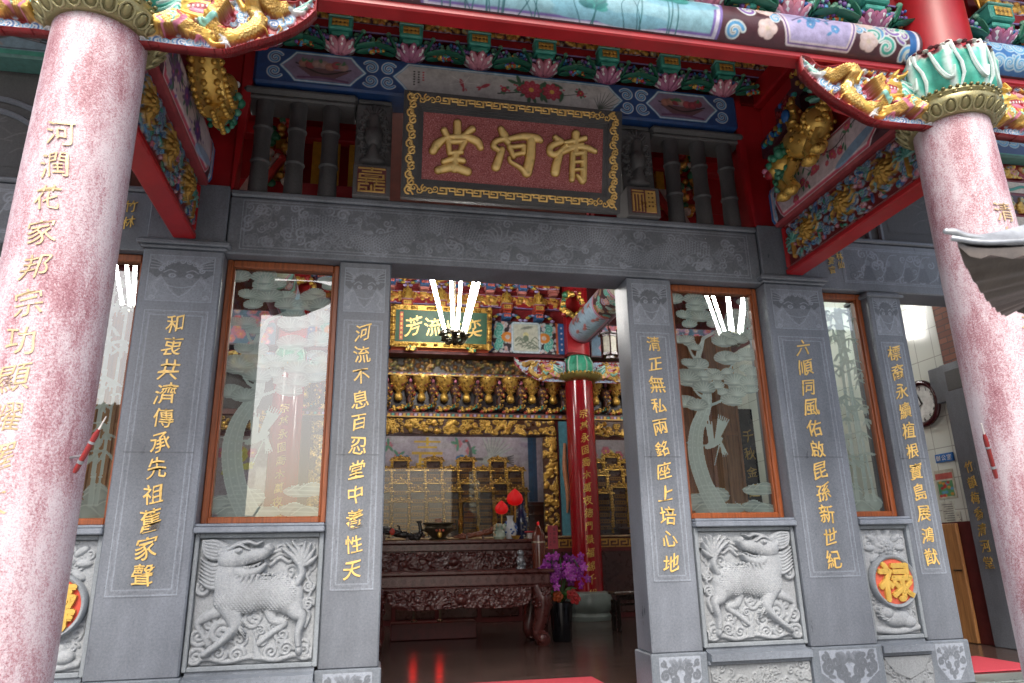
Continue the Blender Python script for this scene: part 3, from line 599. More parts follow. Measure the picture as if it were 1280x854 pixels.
def etch_pine(c, w, h):
    rg = random.Random(4)
    P = cat([(.33*w, .02*h), (.20*w, .12*h), (.13*w, .25*h), (.17*w, .36*h), (.30*w, .46*h), (.34*w, .55*h), (.26*w, .66*h), (.36*w, .78*h)], 12)
    for i in range(9): x = rg.uniform(0, 1)*w; y = rg.uniform(.0, .12)*h; c.blob(x, y, rg.uniform(.1, .2)*w, rg.uniform(.02, .04)*h, 0, FR, a=1, col2=FRD); c.stroke(cat([(x-.14*w, y), (x, y+.03*h), (x+.14*w, y)], 8), .003, FRL, a=1)
    c.stroke(P, .07, FR, ws=(.11*w, .10*w, .10*w, .085*w, .07*w, .05*w, .04*w, .02*w), a=1)
    D = np.gradient(P, axis=0); D /= np.linalg.norm(D, axis=1)[:, None]; nn = np.stack([-D[:, 1], D[:, 0]], 1); ww = np.interp(np.linspace(0, 1, len(P)), np.linspace(0, 1, 8), (.11*w, .10*w, .10*w, .085*w, .07*w, .05*w, .04*w, .02*w))
    for sg in (-.95, -.3, .4, .95): c.stroke(P+nn*(ww*sg)[:, None], .0035, FRL, a=1)
    for i in range(0, len(P)-20, 3):
        for k in (-.6, .1, .7): q = P[i]+nn[i]*ww[i]*k; c.blob(q[0], q[1], .008, .006, 0, FRL, a=1)
    for (x0, y0, x1, y1) in ((.3, .46, .75, .56), (.34, .55, .85, .72), (.26, .66, .1, .80), (.3, .5, .12, .58), (.36, .78, .75, .90), (.33, .6, .65, .64)): c.stroke(cat([(x0*w, y0*h), ((x0+x1)/2*w, ((y0+y1)/2-.015)*h), (x1*w, y1*h)], 8), .018, FR, w1=.006, a=1)
    for i in range(88):     # needle clouds
        x, y = rg.uniform(.0, 1.)*w, (rg.uniform(.56, .99) if i < 70 else rg.uniform(.46, .6))*h; r = rg.uniform(.08, .15)*w
        if rg.random() < .22: continue
        c.blob(x, y, r, r*.55, rg.uniform(-.2, .2), FR, a=1, col2=FRD)
        for k in range(11): a = k*math.pi/10; c.stroke([(x, y-r*.3), (x+r*math.cos(a), y-r*.3+r*.75*math.sin(a))], .0025, FRL, a=1)
    # flying crane
    cx, cy = .36*w, .30*h; B = (.62, .68, .67, .9)
    c.blob(cx, cy, .13*w, .016*h, .5, B, a=1); c.stroke(cat([(cx-.08*w, cy-.01*h), (cx-.2*w, cy-.012*h), (cx-.32*w, cy+.002*h)], 8), .012, B, w1=.007, a=1); c.stroke([(cx-.32*w, cy+.002*h), (cx-.42*w, cy-.006*h)], .006, B, w1=.002, a=1)
    for (ang, l) in ((1.75, .15), (1.6, .14), (1.45, .12)): c.stroke([(cx-.03*w, cy), (cx-.03*w+l*h*math.cos(ang)*.8, cy+l*h*.8*math.sin(ang))], .03, B, w1=.008, a=1)
    for k in range(6): a = .95+k*.08; c.stroke([(cx+.02*w, cy), (cx+.02*w+.13*h*math.cos(a), cy+.13*h*math.sin(a))], .018, B, w1=.006, a=1)
    for k in range(4): a = -1.05-.15*k; c.stroke([(cx+.08*w, cy+.01*h), (cx+.08*w+.06*h*math.cos(a), cy+.06*h*math.sin(a))], .012, B, w1=.005, a=1)
    c.stroke([(cx+.06*w, cy-.01*h), (cx-.02*w, cy-.095*h)], .007, B, a=1)
    for k in range(7): c.stroke(cat([(rg.uniform(0, .2)*w, (.02+.016*k)*h), (.5*w, (.025+.016*k)*h), (w, (.018+.016*k)*h)], 8), .0028, FRL, a=1)
def etch_bamboo(c, w, h):
    rg = random.Random(8); B = (.56, .62, .60, .85)
    for i in range(6): x = rg.uniform(0, 1)*w; y = rg.uniform(0, .09)*h; c.blob(x, y, rg.uniform(.2, .4)*w, rg.uniform(.025, .05)*h, 0, FR, a=1, col2=FRD); c.stroke(cat([(x-.3*w, y), (x, y+.04*h), (x+.3*w, y)], 8), .003, FRL, a=1)
    for (x0, x1, r) in ((.3, .5, .020), (.55, .62, .024), (.75, .5, .016), (.2, .15, .013)):
        n = 9; ys = np.linspace(.05, .96, n+1)
        for i in range(n):
            xa, xb = x0+(x1-x0)*i/n, x0+(x1-x0)*(i+1)/n; c.stroke([(xa*w, ys[i]*h), (xb*w, ys[i+1]*h-.012)], r, FR, a=1); c.stroke([(xa*w-r, ys[i]*h), (xa*w+r, ys[i]*h)], .004, FRL, a=1); c.stroke([(xa*w-r, ys[i]*h), (xb*w-r, ys[i+1]*h)], .0025, FRL, a=1)
    for i in range(44):
        x, y = rg.uniform(.05, .95)*w, rg.uniform(.2, .97)*h
        for k in range(4): a = rg.uniform(-2.9, .1); l = rg.uniform(.07, .15); c.blob(x+l/2*math.cos(a), y+l/2*math.sin(a), l/2, .011, a, B, a=1)
frame_window(-2.617, -1.623, 'etched_window', 'etched pine window with bright sky reflection, the red hall column showing through it', etch_pine)
frame_window(1.623, 2.617, 'etched_window', 'window etched with a pine and flying crane, a brown plank screen behind it', etch_pine)
frame_window(3.283, 3.842, 'etched_window', 'narrow window etched with bamboo, above the orange medallion', etch_bamboo)
frame_window(-3.842, -3.283, 'etched_window', 'bamboo etched window half hidden by the pink column, above the red medallion', etch_bamboo, True)

# ================================================================== DADOS under the windows
def smin_field(c, shapes):
    pass
def kylin_canvas(w, h):
    c = CV(w, h, .0042, (1, 1, 1, 0), .0); rg = random.Random(2)
    def p(*a): return [(x*w, y*h) for x, y in a]
    D = .056
    for i in range(46):       # clouds and waves of the ground
        x, y = rg.uniform(.03, .97)*w, rg.uniform(.03, .97)*h
        c.scroll(x, y, rg.uniform(.035, .075), rg.uniform(0, 6), rg.choice((-1, 1)), 1.5, None, None, .26, dh=.016)
    for (x, y, r, s_) in ((.05, .06, .06, 1), (.23, .09, .055, -1), (.38, .07, .05, 1), (.66, .08, .055, -1), (.78, .10, .05, 1), (.93, .08, .055, -1), (.06, .22, .06, -1), (.24, .24, .08, 1), (.94, .45, .045, 1), (.94, .6, .04, -1), (.06, .6, .06, 1)):
        c.scroll(x*w, y*h, r*1.15, 0, s_, 1.7, None, None, .34, dh=.035)
    c.stroke(cat(p((.0, .03), (.15, .05), (.3, .02), (.5, .05), (.7, .02), (.85, .05), (1, .03)), 8), .022, None, .035)
    c.poly(p((.50, .26), (.52, .03), (.60, .03), (.55, .12)), None, .04)
    # far legs (low relief)
    c.stroke(cat(p((.22, .42), (.08, .36), (.04, .31), (.10, .22), (.14, .16)), 8), .03, None, D*.6, .006, ws=(.045, .035, .026, .022, .028))
    c.stroke(cat(p((.62, .42), (.66, .33), (.75, .30), (.64, .22), (.55, .15)), 8), .03, None, D*.5, .006, ws=(.05, .035, .028, .022, .022))
    # body: chest, trunk, haunch
    for (x, y, rx, ry, a) in ((.30, .52, .155, .165, .3), (.42, .54, .17, .15, .1), (.55, .56, .17, .14, -.15), (.70, .55, .15, .16, -.3), (.78, .52, .12, .15, 0)):
        c.blob(x*w, y*h, rx*w, ry*h, a, None, D*1.35, .012)
    # scales
    for j in range(22):
        for i in range(24):
            x, y = (.18+.029*i+(.0145 if j % 2 else 0)), .38+.0155*j*1.05
            if ((x-.48)/.36)**2+((y-.55)/.15)**2 < 1:
                k = np.linspace(-1.9, 1.9, 7); q = c.win(x*w-.02, x*w+.02, y*h-.02, y*h+.02); hb = c.H[int(y*h/c.res), int(x*w/c.rx)] if q else 0
                c.stroke([(x*w+.0125*math.cos(t+math.pi*.9), y*h+.0125*math.sin(t+math.pi*.9)) for t in k], .0032, None, .0022, hb)
    # near legs
    c.stroke(cat(p((.27, .46), (.33, .36), (.34, .28), (.24, .17), (.14, .10)), 9), .04, None, D, .022, ws=(.075, .062, .04, .028, .027)); c.blob(.13*w, .09*h, .042, .03, .5, None, D, .018)
    c.stroke(cat(p((.80, .50), (.84, .40), (.90, .34), (.875, .22), (.885, .13)), 9), .04, None, D, .022, ws=(.085, .062, .036, .028, .026)); c.blob(.89*w, .09*h, .03, .045, .1, None, D, .018)
    for (x, y) in ((.30, .33), (.36, .30), (.34, .37)): 
        for k in range(3): c.stroke(cat(p((x, y), (x+.05, y-.02-.02*k), (x+.08, y-.06-.02*k)), 5), .008, None, .012, .045, w1=.002)
    # neck and dragon head turned back, jaws open
    c.stroke(cat(p((.30, .58), (.25, .67), (.26, .76)), 8), .1, None, D*1.2, .02, ws=(.13, .11, .09))
    c.blob(.27*w, .84*h, .115*w, .095*h, .1, None, D*1.25, .04)
    c.stroke(cat(p((.27, .84), (.40, .855), (.52, .87), (.585, .915)), 10), .05, None, D*.9, .045, ws=(.085, .062, .045, .034)); c.blob(.575*w, .925*h, .030, .030, 0, None, .03, .07)
    c.stroke(cat(p((.25, .76), (.38, .715), (.50, .735), (.56, .785)), 10), .03, None, D*.7, .04, ws=(.055, .042, .030, .016))
    c.stroke(cat(p((.33, .775), (.43, .765), (.52, .80)), 8), .016, None, .02, .04, w1=.008)
    for k in range(5): c.blob((.37+.038*k)*w, (.80+.010*k)*h, .007, .018, 0, None, .012, .075); c.blob((.36+.036*k)*w, (.752+.006*k)*h, .006, .014, 0, None, .012, .06)
    c.blob(.335*w, .90*h, .034, .026, 0, None, .03, .085); c.blob(.345*w, .90*h, .013, .012, 0, None, .012, .112); c.stroke(cat(p((.25, .915), (.33, .95), (.42, .91)), 8), .017, None, .022, .08, w1=.008)
    c.stroke(cat(p((.30, .95), (.40, .975), (.47, .955), (.52, .975)), 8), .020, None, .03, .04, w1=.007); c.blob(.19*w, .87*h, .045, .022, 2.3, None, .03, .06)
    for k in range(6): c.stroke(cat(p((.22, .86+.016*k), (.13, .84+.028*k), (.05, .875+.022*k), (.02, .95+.008*k)), 9), .016, None, .028, .035, ws=(.020, .018, .013, .005))
    for k in range(7): y = .82-.030*k; c.stroke(cat(p((.23, y), (.14, y-.035), (.07, y-.01), (.015, y+.03)), 9), .016, None, .030, .030, ws=(.022, .019, .013, .005))
    for k in range(6): c.stroke(cat(p((.30+.042*k, .72-.006*k), (.27+.042*k, .655-.01*k), (.20+.046*k, .635)), 8), .014, None, .022, .055, ws=(.017, .014, .005))
    # tail fan
    c.stroke(cat(p((.84, .62), (.875, .70), (.86, .78)), 8), .03, None, D, .02)
    for k in range(7): a = .35+k*.34; c.stroke(cat(p((.86, .76), (.86+.09*math.cos(a), .76+.12*math.sin(a)), (.86+.15*math.cos(a)-.06*(k > 3), min(.97, .78+.20*math.sin(a)))), 9), .022, None, D*.8, .022, ws=(.014, .026, .020, .008))
    for k in range(8): c.blob((.55+.04*k)*w, (.705-.004*k)*h, .010, .014, 0, None, .02, .04)
    for k in range(3): c.stroke(cat(p((.60, .78+.05*k), (.68, .84+.03*k), (.76, .80+.05*k), (.80, .86)), 8), .015, None, .02, .01)
    c.stroke(cat(p((.93, .66), (.96, .55), (.92, .45), (.96, .36), (.93, .27)), 9), .016, None, .035, .0)
    nz = np.random.RandomState(1); c.H += .0012*nz.randn(*c.H.shape); return c
def dado(x0, x1, label, kind, flip=False):
    xc = (x0+x1)/2; t = thing('carved_dado', label, 'stone carving', (xc, -.02, FZ), None)
    MB('stone_carve', (.8, .82, .84, 0)).box(x0, x1, .03, .30, -.80, .215).build('backing', t, ang=30)
    mb = MB('stone', (1.25, 1.27, 1.3, 0)); mb.box(x0-.004, x1+.004, -.085, .30, .215, .262, ch=.008); mb.box(x0+.0, x1-.0, -.06, .098, .263, .288, ch=.006); mb.build('sill', t, ang=30)
    mb = MB('stone_carve', (.75, .78, .8, 0)); e = .035
    mb.box(x0, x0+e, -.02, .03, -.80, .213, ch=.006); mb.box(x1-e, x1, -.02, .03, -.80, .213, ch=.006); mb.box(x0+e, x1-e, -.018, .03, .178, .213, ch=.006); mb.box(x0+e, x1-e, -.018, .03, -.80, -.765, ch=.006); mb.build('frame', t, ang=30)
    w, h = x1-x0-2*e-.02, .925
    if kind == 'kylin':
        U = -X_ if flip else X_; O = (x1-e-.01, .02, -.757) if flip else (x0+e+.01, .02, -.757)
        kylin_canvas(w, h).build('kylin_relief', O, U, Z_, NY, t, 'stone_carve', ang=180)
    else:
        c = CV(w, h, .0045, (1, 1, 1, 0)); rg = random.Random(6); cx = w/2
        for i in range(40): c.scroll(rg.uniform(.03, w-.03), rg.uniform(.03, h-.03), rg.uniform(.03, .06), rg.uniform(0, 6), rg.choice((-1, 1)), 1.4, None, None, .3, dh=.015)
        for k in range(3): c.flower(cx-.02, .78, .12-.03*k, 7, None if 0 else (1, 1, 1, 0), (1, 1, 1, 0), (1, 1, 1, 0), .035, .012*k, k*.4)
        for i in range(10): a = i*.63; c.leaf(cx+.10*math.cos(a), .76+.09*math.sin(a), a, .12, .03, (1, 1, 1, 0), .03, .004)
        c.blob(cx, .14, .14, .08, 0, (1, 1, 1, 0), .05, .01); c.blob(cx-.10, .19, .07, .06, 0, (1, 1, 1, 0), .05, .02); c.blob(cx+.12, .10, .07, .05, 0, (1, 1, 1, 0), .04, .02)
        for i in range(14): a = i*.45; c.scroll(cx-.1+.07*math.cos(a), .2+.06*math.sin(a), .025, a, 1, 1.4, None, None, .35, dh=.02, hb=.03)
        c.stroke(cat([(.02, .04), (cx, .02), (w-.02, .05)], 8), .03, (1, 1, 1, 0), .03)
        c.H += .001*np.random.RandomState(2).randn(*c.H.shape); c.build('flower_relief', (x0+e+.01, .02, -.757), X_, Z_, NY, t, 'stone_carve', ang=180)
        mz = -.298; r = .235; mb = MB('stone_carve', (.8, .82, .84, 0)); prof = [(r-.035, 0), (r-.03, .012), (r-.012, .02), (r, .008), (r, -.06)]
        th = np.linspace(0, 2*math.pi, 49)[:-1]; V = np.concatenate([np.stack([xc+a*np.cos(th), np.full(48, -.05-b), mz+a*np.sin(th)], 1) for a, b in prof]); n = 48
        F = [(i*n+j, i*n+(j+1) % n, (i+1)*n+(j+1) % n, (i+1)*n+j) for i in range(len(prof)-1) for j in range(n)]; mb.add(V, F); md = mb.build('medallion', t, ang=60)
        mb = MB('matte'); mb.prism([((r-.03)*math.cos(a), (r-.03)*math.sin(a)) for a in th], (xc, 0, mz), X_, Z_, NY, .0, .048, (.62, .13, .08, 0) if kind == '禄' else (.58, .09, .06, 0)); mb.build('disc', md, ang=30)
        mb = MB('gilt'); [letters(mb, kind, (xc+dx, -.045, mz+dz), X_, Z_, NY, .33, (0, 0, 0), .030+.0013*(dx*900+dz*300+4)/4, (.80, .52, .12, .35), off=.005, brush=False) for dx, dz in ((0, 0), (.009, .003), (-.009, -.003), (.002, -.010), (-.003, .010))]; mb.build('character', md, ang=30)
    # moulded base below
    mb = MB('stone', (1.15, 1.17, 1.18, 0)); 
    mb.prism([(0, -.80), (0, -.825), (-.10, -.845), (-.10, -.90), (.25, -.90), (.25, -.80)], (x0+.02, 0, 0), Y_, Z_, X_, 0, x1-x0-.04); mb.box(x0+.01, x1-.01, -.055, .28, -.935, -.902, ch=.006); b = mb.build('base', t, ang=30)
    mb = MB('stone_carve', (.62, .62, .62, 0)); mb.box(x0+.01, x1-.01, -.03, .28, FZ-.01, -.937); mb.build('base_block', t, ang=30)
    c = CV(x1-x0-.06, .25, .006, (.78, .78, .77, 0)); rg = random.Random(12)
    for i in range(60): c.scroll(rg.uniform(.02, c.w-.02), rg.uniform(.02, .23), rg.uniform(.02, .045), rg.uniform(0, 6), rg.choice((-1, 1)), 1.4, None, None, .32, dh=.014)
    if kind != 'kylin': c.poly([(0, .25), (c.w, .25), (c.w*.8, .12), (c.w*.5, .06), (c.w*.2, .12)], None, .02)
    c.build('cloud_carving', (x0+.03, -.034, -1.19), X_, Z_, NY, b, 'stone_carve')
dado(-2.616, -1.624, 'grey stone kylin relief under the pine window, its head at the wide pillar', 'kylin')
dado(1.624, 2.616, 'grey stone kylin relief under the flying crane window, tail at the doorpost', 'kylin', True)
dado(3.284, 3.841, 'carved stone panel with an orange medallion of the gold character 禄', '禄')
dado(-3.841, -3.284, 'carved stone panel with a red medallion of the gold character 壽', '壽')
# ================================================================== NAME PLAQUE 清河堂 (leans forward over the lintel)
pv = norm((0, -.255, 1.0)); pn = norm(np.cross(pv, X_)*1.0); pn = pn if pn[1] < 0 else -pn
t = thing('name_plaque', 'large stone name plaque with three gold characters 清河堂 on dark red', 'sign', (0, -.12, 3.265))
O = V3(-1.09, -.125, 3.268); PW, PH = 2.18, 1.035
def slab(mb, x0, x1, y0, y1, d0, d1, col=None, mat=None): return mb.prism([(x0, y0), (x1, y0), (x1, y1), (x0, y1)], O, X_, pv, pn, d0, d1, col, mat)
mb = MB('stone_dark', (1.15, 1.15, 1.15, 0)); slab(mb, 0, PW, 0, PH, -.10, -.03)
for (a, d) in ((.0, .0), (.02, .02), (.145, .0), (.165, -.012)):
    b = {.0: .02, .02: .145, .145: .165, .165: .19}[a]
    for (x0, x1, y0, y1) in ((a, b, a, PH-a), (PW-b, PW-a, a, PH-a), (b, PW-b, a, b), (b, PW-b, PH-b, PH-a)): slab(mb, x0, x1, y0, y1, -.03, d)
fr = mb.build('frame', t, ang=30)
c = CV(PW-.04, PH-.04, .006, BLACK); c.A[:] = 0; G = (.90, .60, .20, .3)
def key(c, x, y, dx, dy, n, st, L=.0095):     # a running key fret starting at (x, y) along (dx, dy)
    px, py = -dy, dx
    for i in range(n):
        P = [(0, -.028), (st*.46, -.028), (st*.46, .026), (st*.12, .026), (st*.12, -.002), (st*.30, -.002)]; Q = [(st*.46, -.028), (st*.5, -.028), (st*.5, .028), (st, .028), (st, -.028)]
        Q2 = [(st*.94, -.0), (st*.66, -.0), (st*.66, .026)]
        for q in (P, Q, Q2): c.stroke([(x+dx*(i*st+a)+px*b, y+dy*(i*st+a)+py*b) for a, b in q], L, G, .014, .004, a=1)
w, h = c.w, c.h
key(c, .33, .062, 1, 0, 9, (w-.66)/9); key(c, .33, h-.062, 1, 0, 9, (w-.66)/9)
for s_ in (0, 1):
    fx = (lambda x: x) if s_ == 0 else (lambda x: w-x)
    for k in range(13):
        y = .05+k*(h-.1)/12; sg = 1 if (k+s_) % 2 else -1
        c.scroll(fx(.062+.012*sg), y, .042, 1.5 if sg > 0 else -1.5, sg, 1.3, G, None, .27, dh=.014, hb=.004); c.stroke(cat([(fx(.062-.03*sg), y-.04), (fx(.062), y), (fx(.062+.035*sg), y+.045)], 6), .010, G, .014, .004, w1=.004, a=1)
    for yy in (.06, h-.06):
        for k in range(5): c.scroll(fx(.10+.05*k), yy+.012*(-1)**k, .035, k, (-1)**k, 1.3, G, None, .24, dh=.014, hb=.004)
for _ in range(1):      # scroll() does not open the mask: open it where gilded
    c.A = np.where(c.H > .003, 1, 0)
c.build('gilt_border', O+X_*.02+pv*.02+pn*.021, X_, pv, pn, fr, 'gilt', ang=180)
fw_, fh_ = PW-.38-.0, PH-.38+.0
c = CV(PW-.38, PH-.38, .0055, (.12, .03, .03, 0)); mb = MB('red_grit'); slab(mb, .19, PW-.19, .19, PH-.19, -.03, -.022); mb.build('field', t, smooth=False)
c.A[:] = 0
ST = {0: [([(270, 112), (272, 190)], (22, 24)), ([(190, 165), (225, 235)], (20, 18)), ([(362, 152), (305, 200)], (21, 14)), ([(185, 225), (150, 255), (125, 300)], (18, 26, 22)),
          ([(200, 215), (265, 205), (330, 208), (395, 235), (418, 275)], (14, 18, 22, 26, 18)), ([(218, 245), (228, 312)], (17, 15)), ([(225, 240), (310, 236)], (15, 15)), ([(316, 238), (288, 308)], (18, 14)), ([(228, 316), (300, 308)], (13, 13)),
          ([(265, 318), (260, 420)], (24, 22)), ([(193, 372), (250, 355), (312, 364)], (16, 18, 17)), ([(160, 428), (250, 408), (340, 436)], (22, 26, 26))],
      1: [([(543, 150), (566, 195)], (18, 28)), ([(580, 215), (520, 230), (500, 265), (530, 292)], (14, 17, 18, 14)), ([(562, 210), (590, 240)], (14, 18)), ([(552, 290), (535, 350), (518, 405)], (20, 24, 26)),
          ([(590, 218), (690, 198), (770, 210), (800, 226)], (16, 22, 26, 14)), ([(600, 270), (628, 335)], (17, 14)), ([(605, 272), (690, 262)], (14, 15)), ([(690, 265), (690, 312)], (16, 14)), ([(622, 326), (692, 308)], (14, 13)),
          ([(738, 225), (735, 340), (715, 440)], (28, 30, 32)), ([(716, 452), (672, 410), (612, 372), (600, 345)], (20, 14, 10, 9))],
      2: [([(893, 203), (925, 230)], (16, 25)), ([(935, 232), (870, 262), (862, 305), (900, 318), (965, 258)], (18, 20, 20, 18, 13)), ([(925, 320), (905, 390), (898, 440)], (22, 27, 28)),
          ([(1028, 178), (1028, 300)], (26, 20)), ([(962, 238), (1025, 225), (1088, 206)], (14, 17, 17)), ([(980, 268), (1072, 252)], (14, 14)), ([(945, 305), (1020, 272), (1100, 272), (1155, 295)], (14, 18, 20, 16)),
          ([(1012, 315), (1010, 400), (1008, 490)], (18, 19, 17)), ([(1085, 305), (1085, 400), (1083, 490)], (19, 21, 22)), ([(1015, 318), (1085, 306)], (13, 14)), ([(1015, 372), (1085, 366)], (10, 10)), ([(1015, 425), (1085, 419)], (10, 10)), ([(1078, 500), (1040, 462)], (20, 8))]}
for pas in (0, 1):
    for ch in (0, 1, 2):
        for P, ws in ST[ch]:
            Q = [((x-60)/1150*c.w, (1-(y-40-.0873*(x-60))/445)*c.h) for x, y in P]; Q = cat(Q, 8) if len(Q) > 2 else np.array(Q); k = c.w/1150
            if pas == 0: c.stroke(Q, .05, (.42, .22, .03, .4), .012, .004, ws=[(a*.93+7)*k for a in ws], a=1)
            else: c.stroke(Q, .05, (1.0, .72, .27, .08), .030, .016, ws=[a*k*.93 for a in ws], a=1)
c.build('gilt_characters', O+X_*.19+pv*.19-pn*.0215, X_, pv, pn, t, 'gilt', ang=180)
# seal blocks, vase reliefs, bamboo balusters, capping slabs beside the plaque
def seal(s_, label, kind):
    t = thing('seal_block', label, 'stone block', (s_*1.365, -.06, 3.265)); x0, x1 = s_*1.365-.175, s_*1.365+.175
    MB('stone_dark', (1.5, 1.45, 1.45, 0)).box(x0, x1, -.10, .25, 3.266, 3.60, ch=.008).build('block', t, ang=30)
    c = CV(.27, .27, .0055, (.16, .05, .055, 0)); g = (.70, .45, .14, .35)
    def bars(L):
        for (x0, x1, y0, y1) in L: c.rect(x0*.27, x1*.27, y0*.27, y1*.27, g, .012)
    if kind == 'xi': bars([(.04, .96, .90, .97), (.46, .54, .80, .99), (.16, .84, .78, .84), (.06, .94, .68, .73), (.06, .14, .55, .73), (.86, .94, .55, .73), (.06, .94, .53, .58), (.25, .75, .62, .65), (.04, .96, .42, .48), (.3, .36, .36, .53), (.64, .7, .36, .53), (.04, .42, .29, .35), (.04, .11, .06, .35), (.04, .36, .16, .21), (.30, .36, .05, .21), (.58, .96, .29, .35), (.58, .65, .06, .35), (.64, .96, .16, .21), (.9, .96, .05, .16), (.46, .54, .05, .30), (.03, .97, .02, .07)])
    else:
        bars([(.04, .50, .88, .95), (.04, .11, .06, .82), (.04, .50, .76, .82), (.17, .24, .06, .82), (.30, .37, .06, .82), (.43, .50, .06, .82), (.56, .97, .04, .95)])
        for y in (.80, .62, .44, .26):
            for x in (.66, .80): c.rect(x*.27, (x+.07)*.27, y*.27, (y+.07)*.27, (.1, .03, .03, 0))
        c.H = np.where(c.C[..., 1] < .1, 0, c.H)
    c.build('gilt_seal_character', (s_*1.365-.135, -.103, 3.30), X_, Z_, NY, t, 'gilt', ang=30)
seal(-1, 'small stone block with gilt seal character 喜 of stacked horizontal bars', 'xi'); seal(1, 'small stone block with gilt seal character 福 of four upright bars', 'fu')
for s_ in (-1, 1):
    t = thing('vase_relief', 'grey stone vase carving standing on the gilt seal block of '+('horizontal bars' if s_ < 0 else 'upright bars'), 'stone carving', (s_*1.365, -.03, 3.605)); x0 = s_*1.365-.175
    MB('stone_dark', (1, 1, 1, 0)).box(x0, x0+.35, .0, .22, 3.603, 4.33, ch=.006).build('slab', t, ang=30)
    c = CV(.33, .70, .006, (1.25, 1.25, 1.25, 0)); cx = .165
    for i in range(22): a = i*.29; c.scroll(cx+.12*math.cos(a), .35+.28*math.sin(a), .035, a, (-1)**i, 1.4, None, None, .32, dh=.03)
    c.blob(cx, .34, .085, .13, 0, None, .075, .02); c.stroke([(cx, .42), (cx, .54)], .05, None, .06, .02, ws=(.06, .04, .055)); c.stroke([(cx, .22), (cx, .10)], .05, None, .05, .02, ws=(.04, .05, .07)); c.blob(cx, .08, .12, .05, 0, None, .05, .01)
    for k in range(7): a = .4+k*.39; c.stroke(cat([(cx, .54), (cx+.07*math.cos(a), .58+.05*math.sin(a)), (cx+.11*math.cos(a), .60+.09*math.sin(a))], 6), .018, None, .04, .01, w1=.008)
    c.build('vase', (x0+.01, -.003, 3.615), X_, Z_, NY, t, 'stone_dark', ang=180)
    t = thing('stone_slab', 'thick grey stone slab over the bamboo balusters '+('nearest the gilt dragon fish' if s_ < 0 else 'nearest the gilt lion'), 'slab', (s_*2.06, .05, 4.26))
    a, b = (1.53, 2.60) if s_ > 0 else (-2.60, -1.53)
    mb = MB('stone_dark', (1.1, 1.1, 1.1, 0)); mb.box(a, b, -.09, .3, 4.30, 4.378, ch=.03); mb.box(a+.02, b-.02, -.05, .28, 4.262, 4.302, ch=.015); mb.build('slab', t, ang=40)
    MB('stone_dark', (1.0, 1.0, 1.0, 0)).box(*((1.20, 1.525) if s_ > 0 else (-1.525, -1.20)), -.02, .28, 4.336, 4.378, ch=.008).build('end_piece', t, ang=30)
pb = None
for s_ in (-1, 1):
    for k, x in enumerate((1.78, 2.095, 2.41)):
        nm = ('beside the vase carving', 'in the middle of three', 'beside the red post')[k]
        lb = 'grey bamboo shaped stone baluster '+nm+', '+('on the dragon fish side' if s_ < 0 else 'on the lion side')
        if pb is None:
            pb = thing('bamboo_baluster', lb, 'baluster', (s_*x, .05, 3.265), 'bamboo balusters above the lintel')
            prof = [(.09, 0), (.086, .15), (.082, .325), (.094, .345), (.094, .352), (.084, .375), (.078, .52), (.082, .685), (.094, .705), (.094, .712), (.084, .735), (.08, .86), (.088, .995)]
            mb = MB('stone_dark', (.85, .85, .87, 0)); mb.lathe(prof, (s_*x, .05, 3.266), 20); mb.build('stalk', pb, ang=25)
        else: dup(pb, (s_*x, .05, 3.265), lb)
rg = random.Random(14)
for s_ in (-1, 1):      # inner transom seen between the balusters
    t = thing('slatted_transom', 'red transom with yellow slats seen between the bamboo balusters, on the %s side' % ('lion' if s_ > 0 else 'dragon fish'), 'transom', (s_*2.05, 1.0, 3.2)); a, b = sorted((s_*1.2, s_*3.0))
    mb = MB('red_lacquer'); mb.box(a, b, 1.2, 1.3, 3.1, 5.6); mb.box(a, b, 1.0, 1.14, 3.70, 3.96, ch=.01); mb.box(a, b, 1.0, 1.14, 4.52, 4.68, ch=.01); mb.build('rails', t)
    for k in range(5): MB('paint', (.62, .34, .03, 0)).box(s_*1.95-.50+.20*k, s_*1.95-.40+.20*k, 1.06, 1.12, 3.961, 4.519).build('slat', t)
    mb = MB('gilt', GOLD)
    for k in range(70): mb.ell((s_*2.42+rg.uniform(-.16, .16), .95+rg.uniform(-.06, .06), rg.uniform(3.9, 5.1)), rg.uniform(.03, .06), rg.choice((GOLD, GOLD2, GREEN, GOLD2, (.5, .05, .04, 0), CREAM)), n=7, m=5)
    mb.build('gilt_carving', t)
    mb = MB('paint', (.5, .42, .36, 0)); mb.prism([(0, 0), (.12, 0), (.36, .42), (.2, .42)], (s_*2.55-.2, .94, 3.75), X_*s_*-1, Z_, NY, 0, .06); mb.prism([(.13, 0), (.2, 0), (.44, .42), (.37, .42)], (s_*2.55-.2, .94, 3.75), X_*s_*-1, Z_, NY, 0, .06, (.5, .05, .04, 0)); mb.build('painted_brace', t)
# ================================================================== PAINTED BEAMS over the lintels
def paint_flower_branch(c, x, y, w, h, rg, fc, lc, n=5, big=.05):
    P = cat([(x, y+h*.2), (x+w*.3, y+h*.45), (x+w*.55, y+h*.35), (x+w, y+h*.8)], 8); c.stroke(P, .007, BLACK, w1=.003)
    for k in range(n):
        q = P[int((k+.5)/n*(len(P)-1))]; a = rg.uniform(.3, 2.2); e = q+np.array([math.cos(a), math.sin(a)])*h*.25; c.stroke([q, e], .004, BLACK)
        for j in range(4): aa = rg.uniform(0, 6.3); c.leaf(e[0], e[1], aa, big*1.3, big*.28, lc)
        c.flower(e[0], e[1], big*rg.uniform(.6, 1.1), 6, fc, tuple(.6*v for v in fc[:3])+(0,), (.6, .4, .05, 0))
        for j in range(3): c.blob(e[0]+rg.uniform(-.08, .08), e[1]+rg.uniform(-.05, .05), .012, .010, 0, fc)
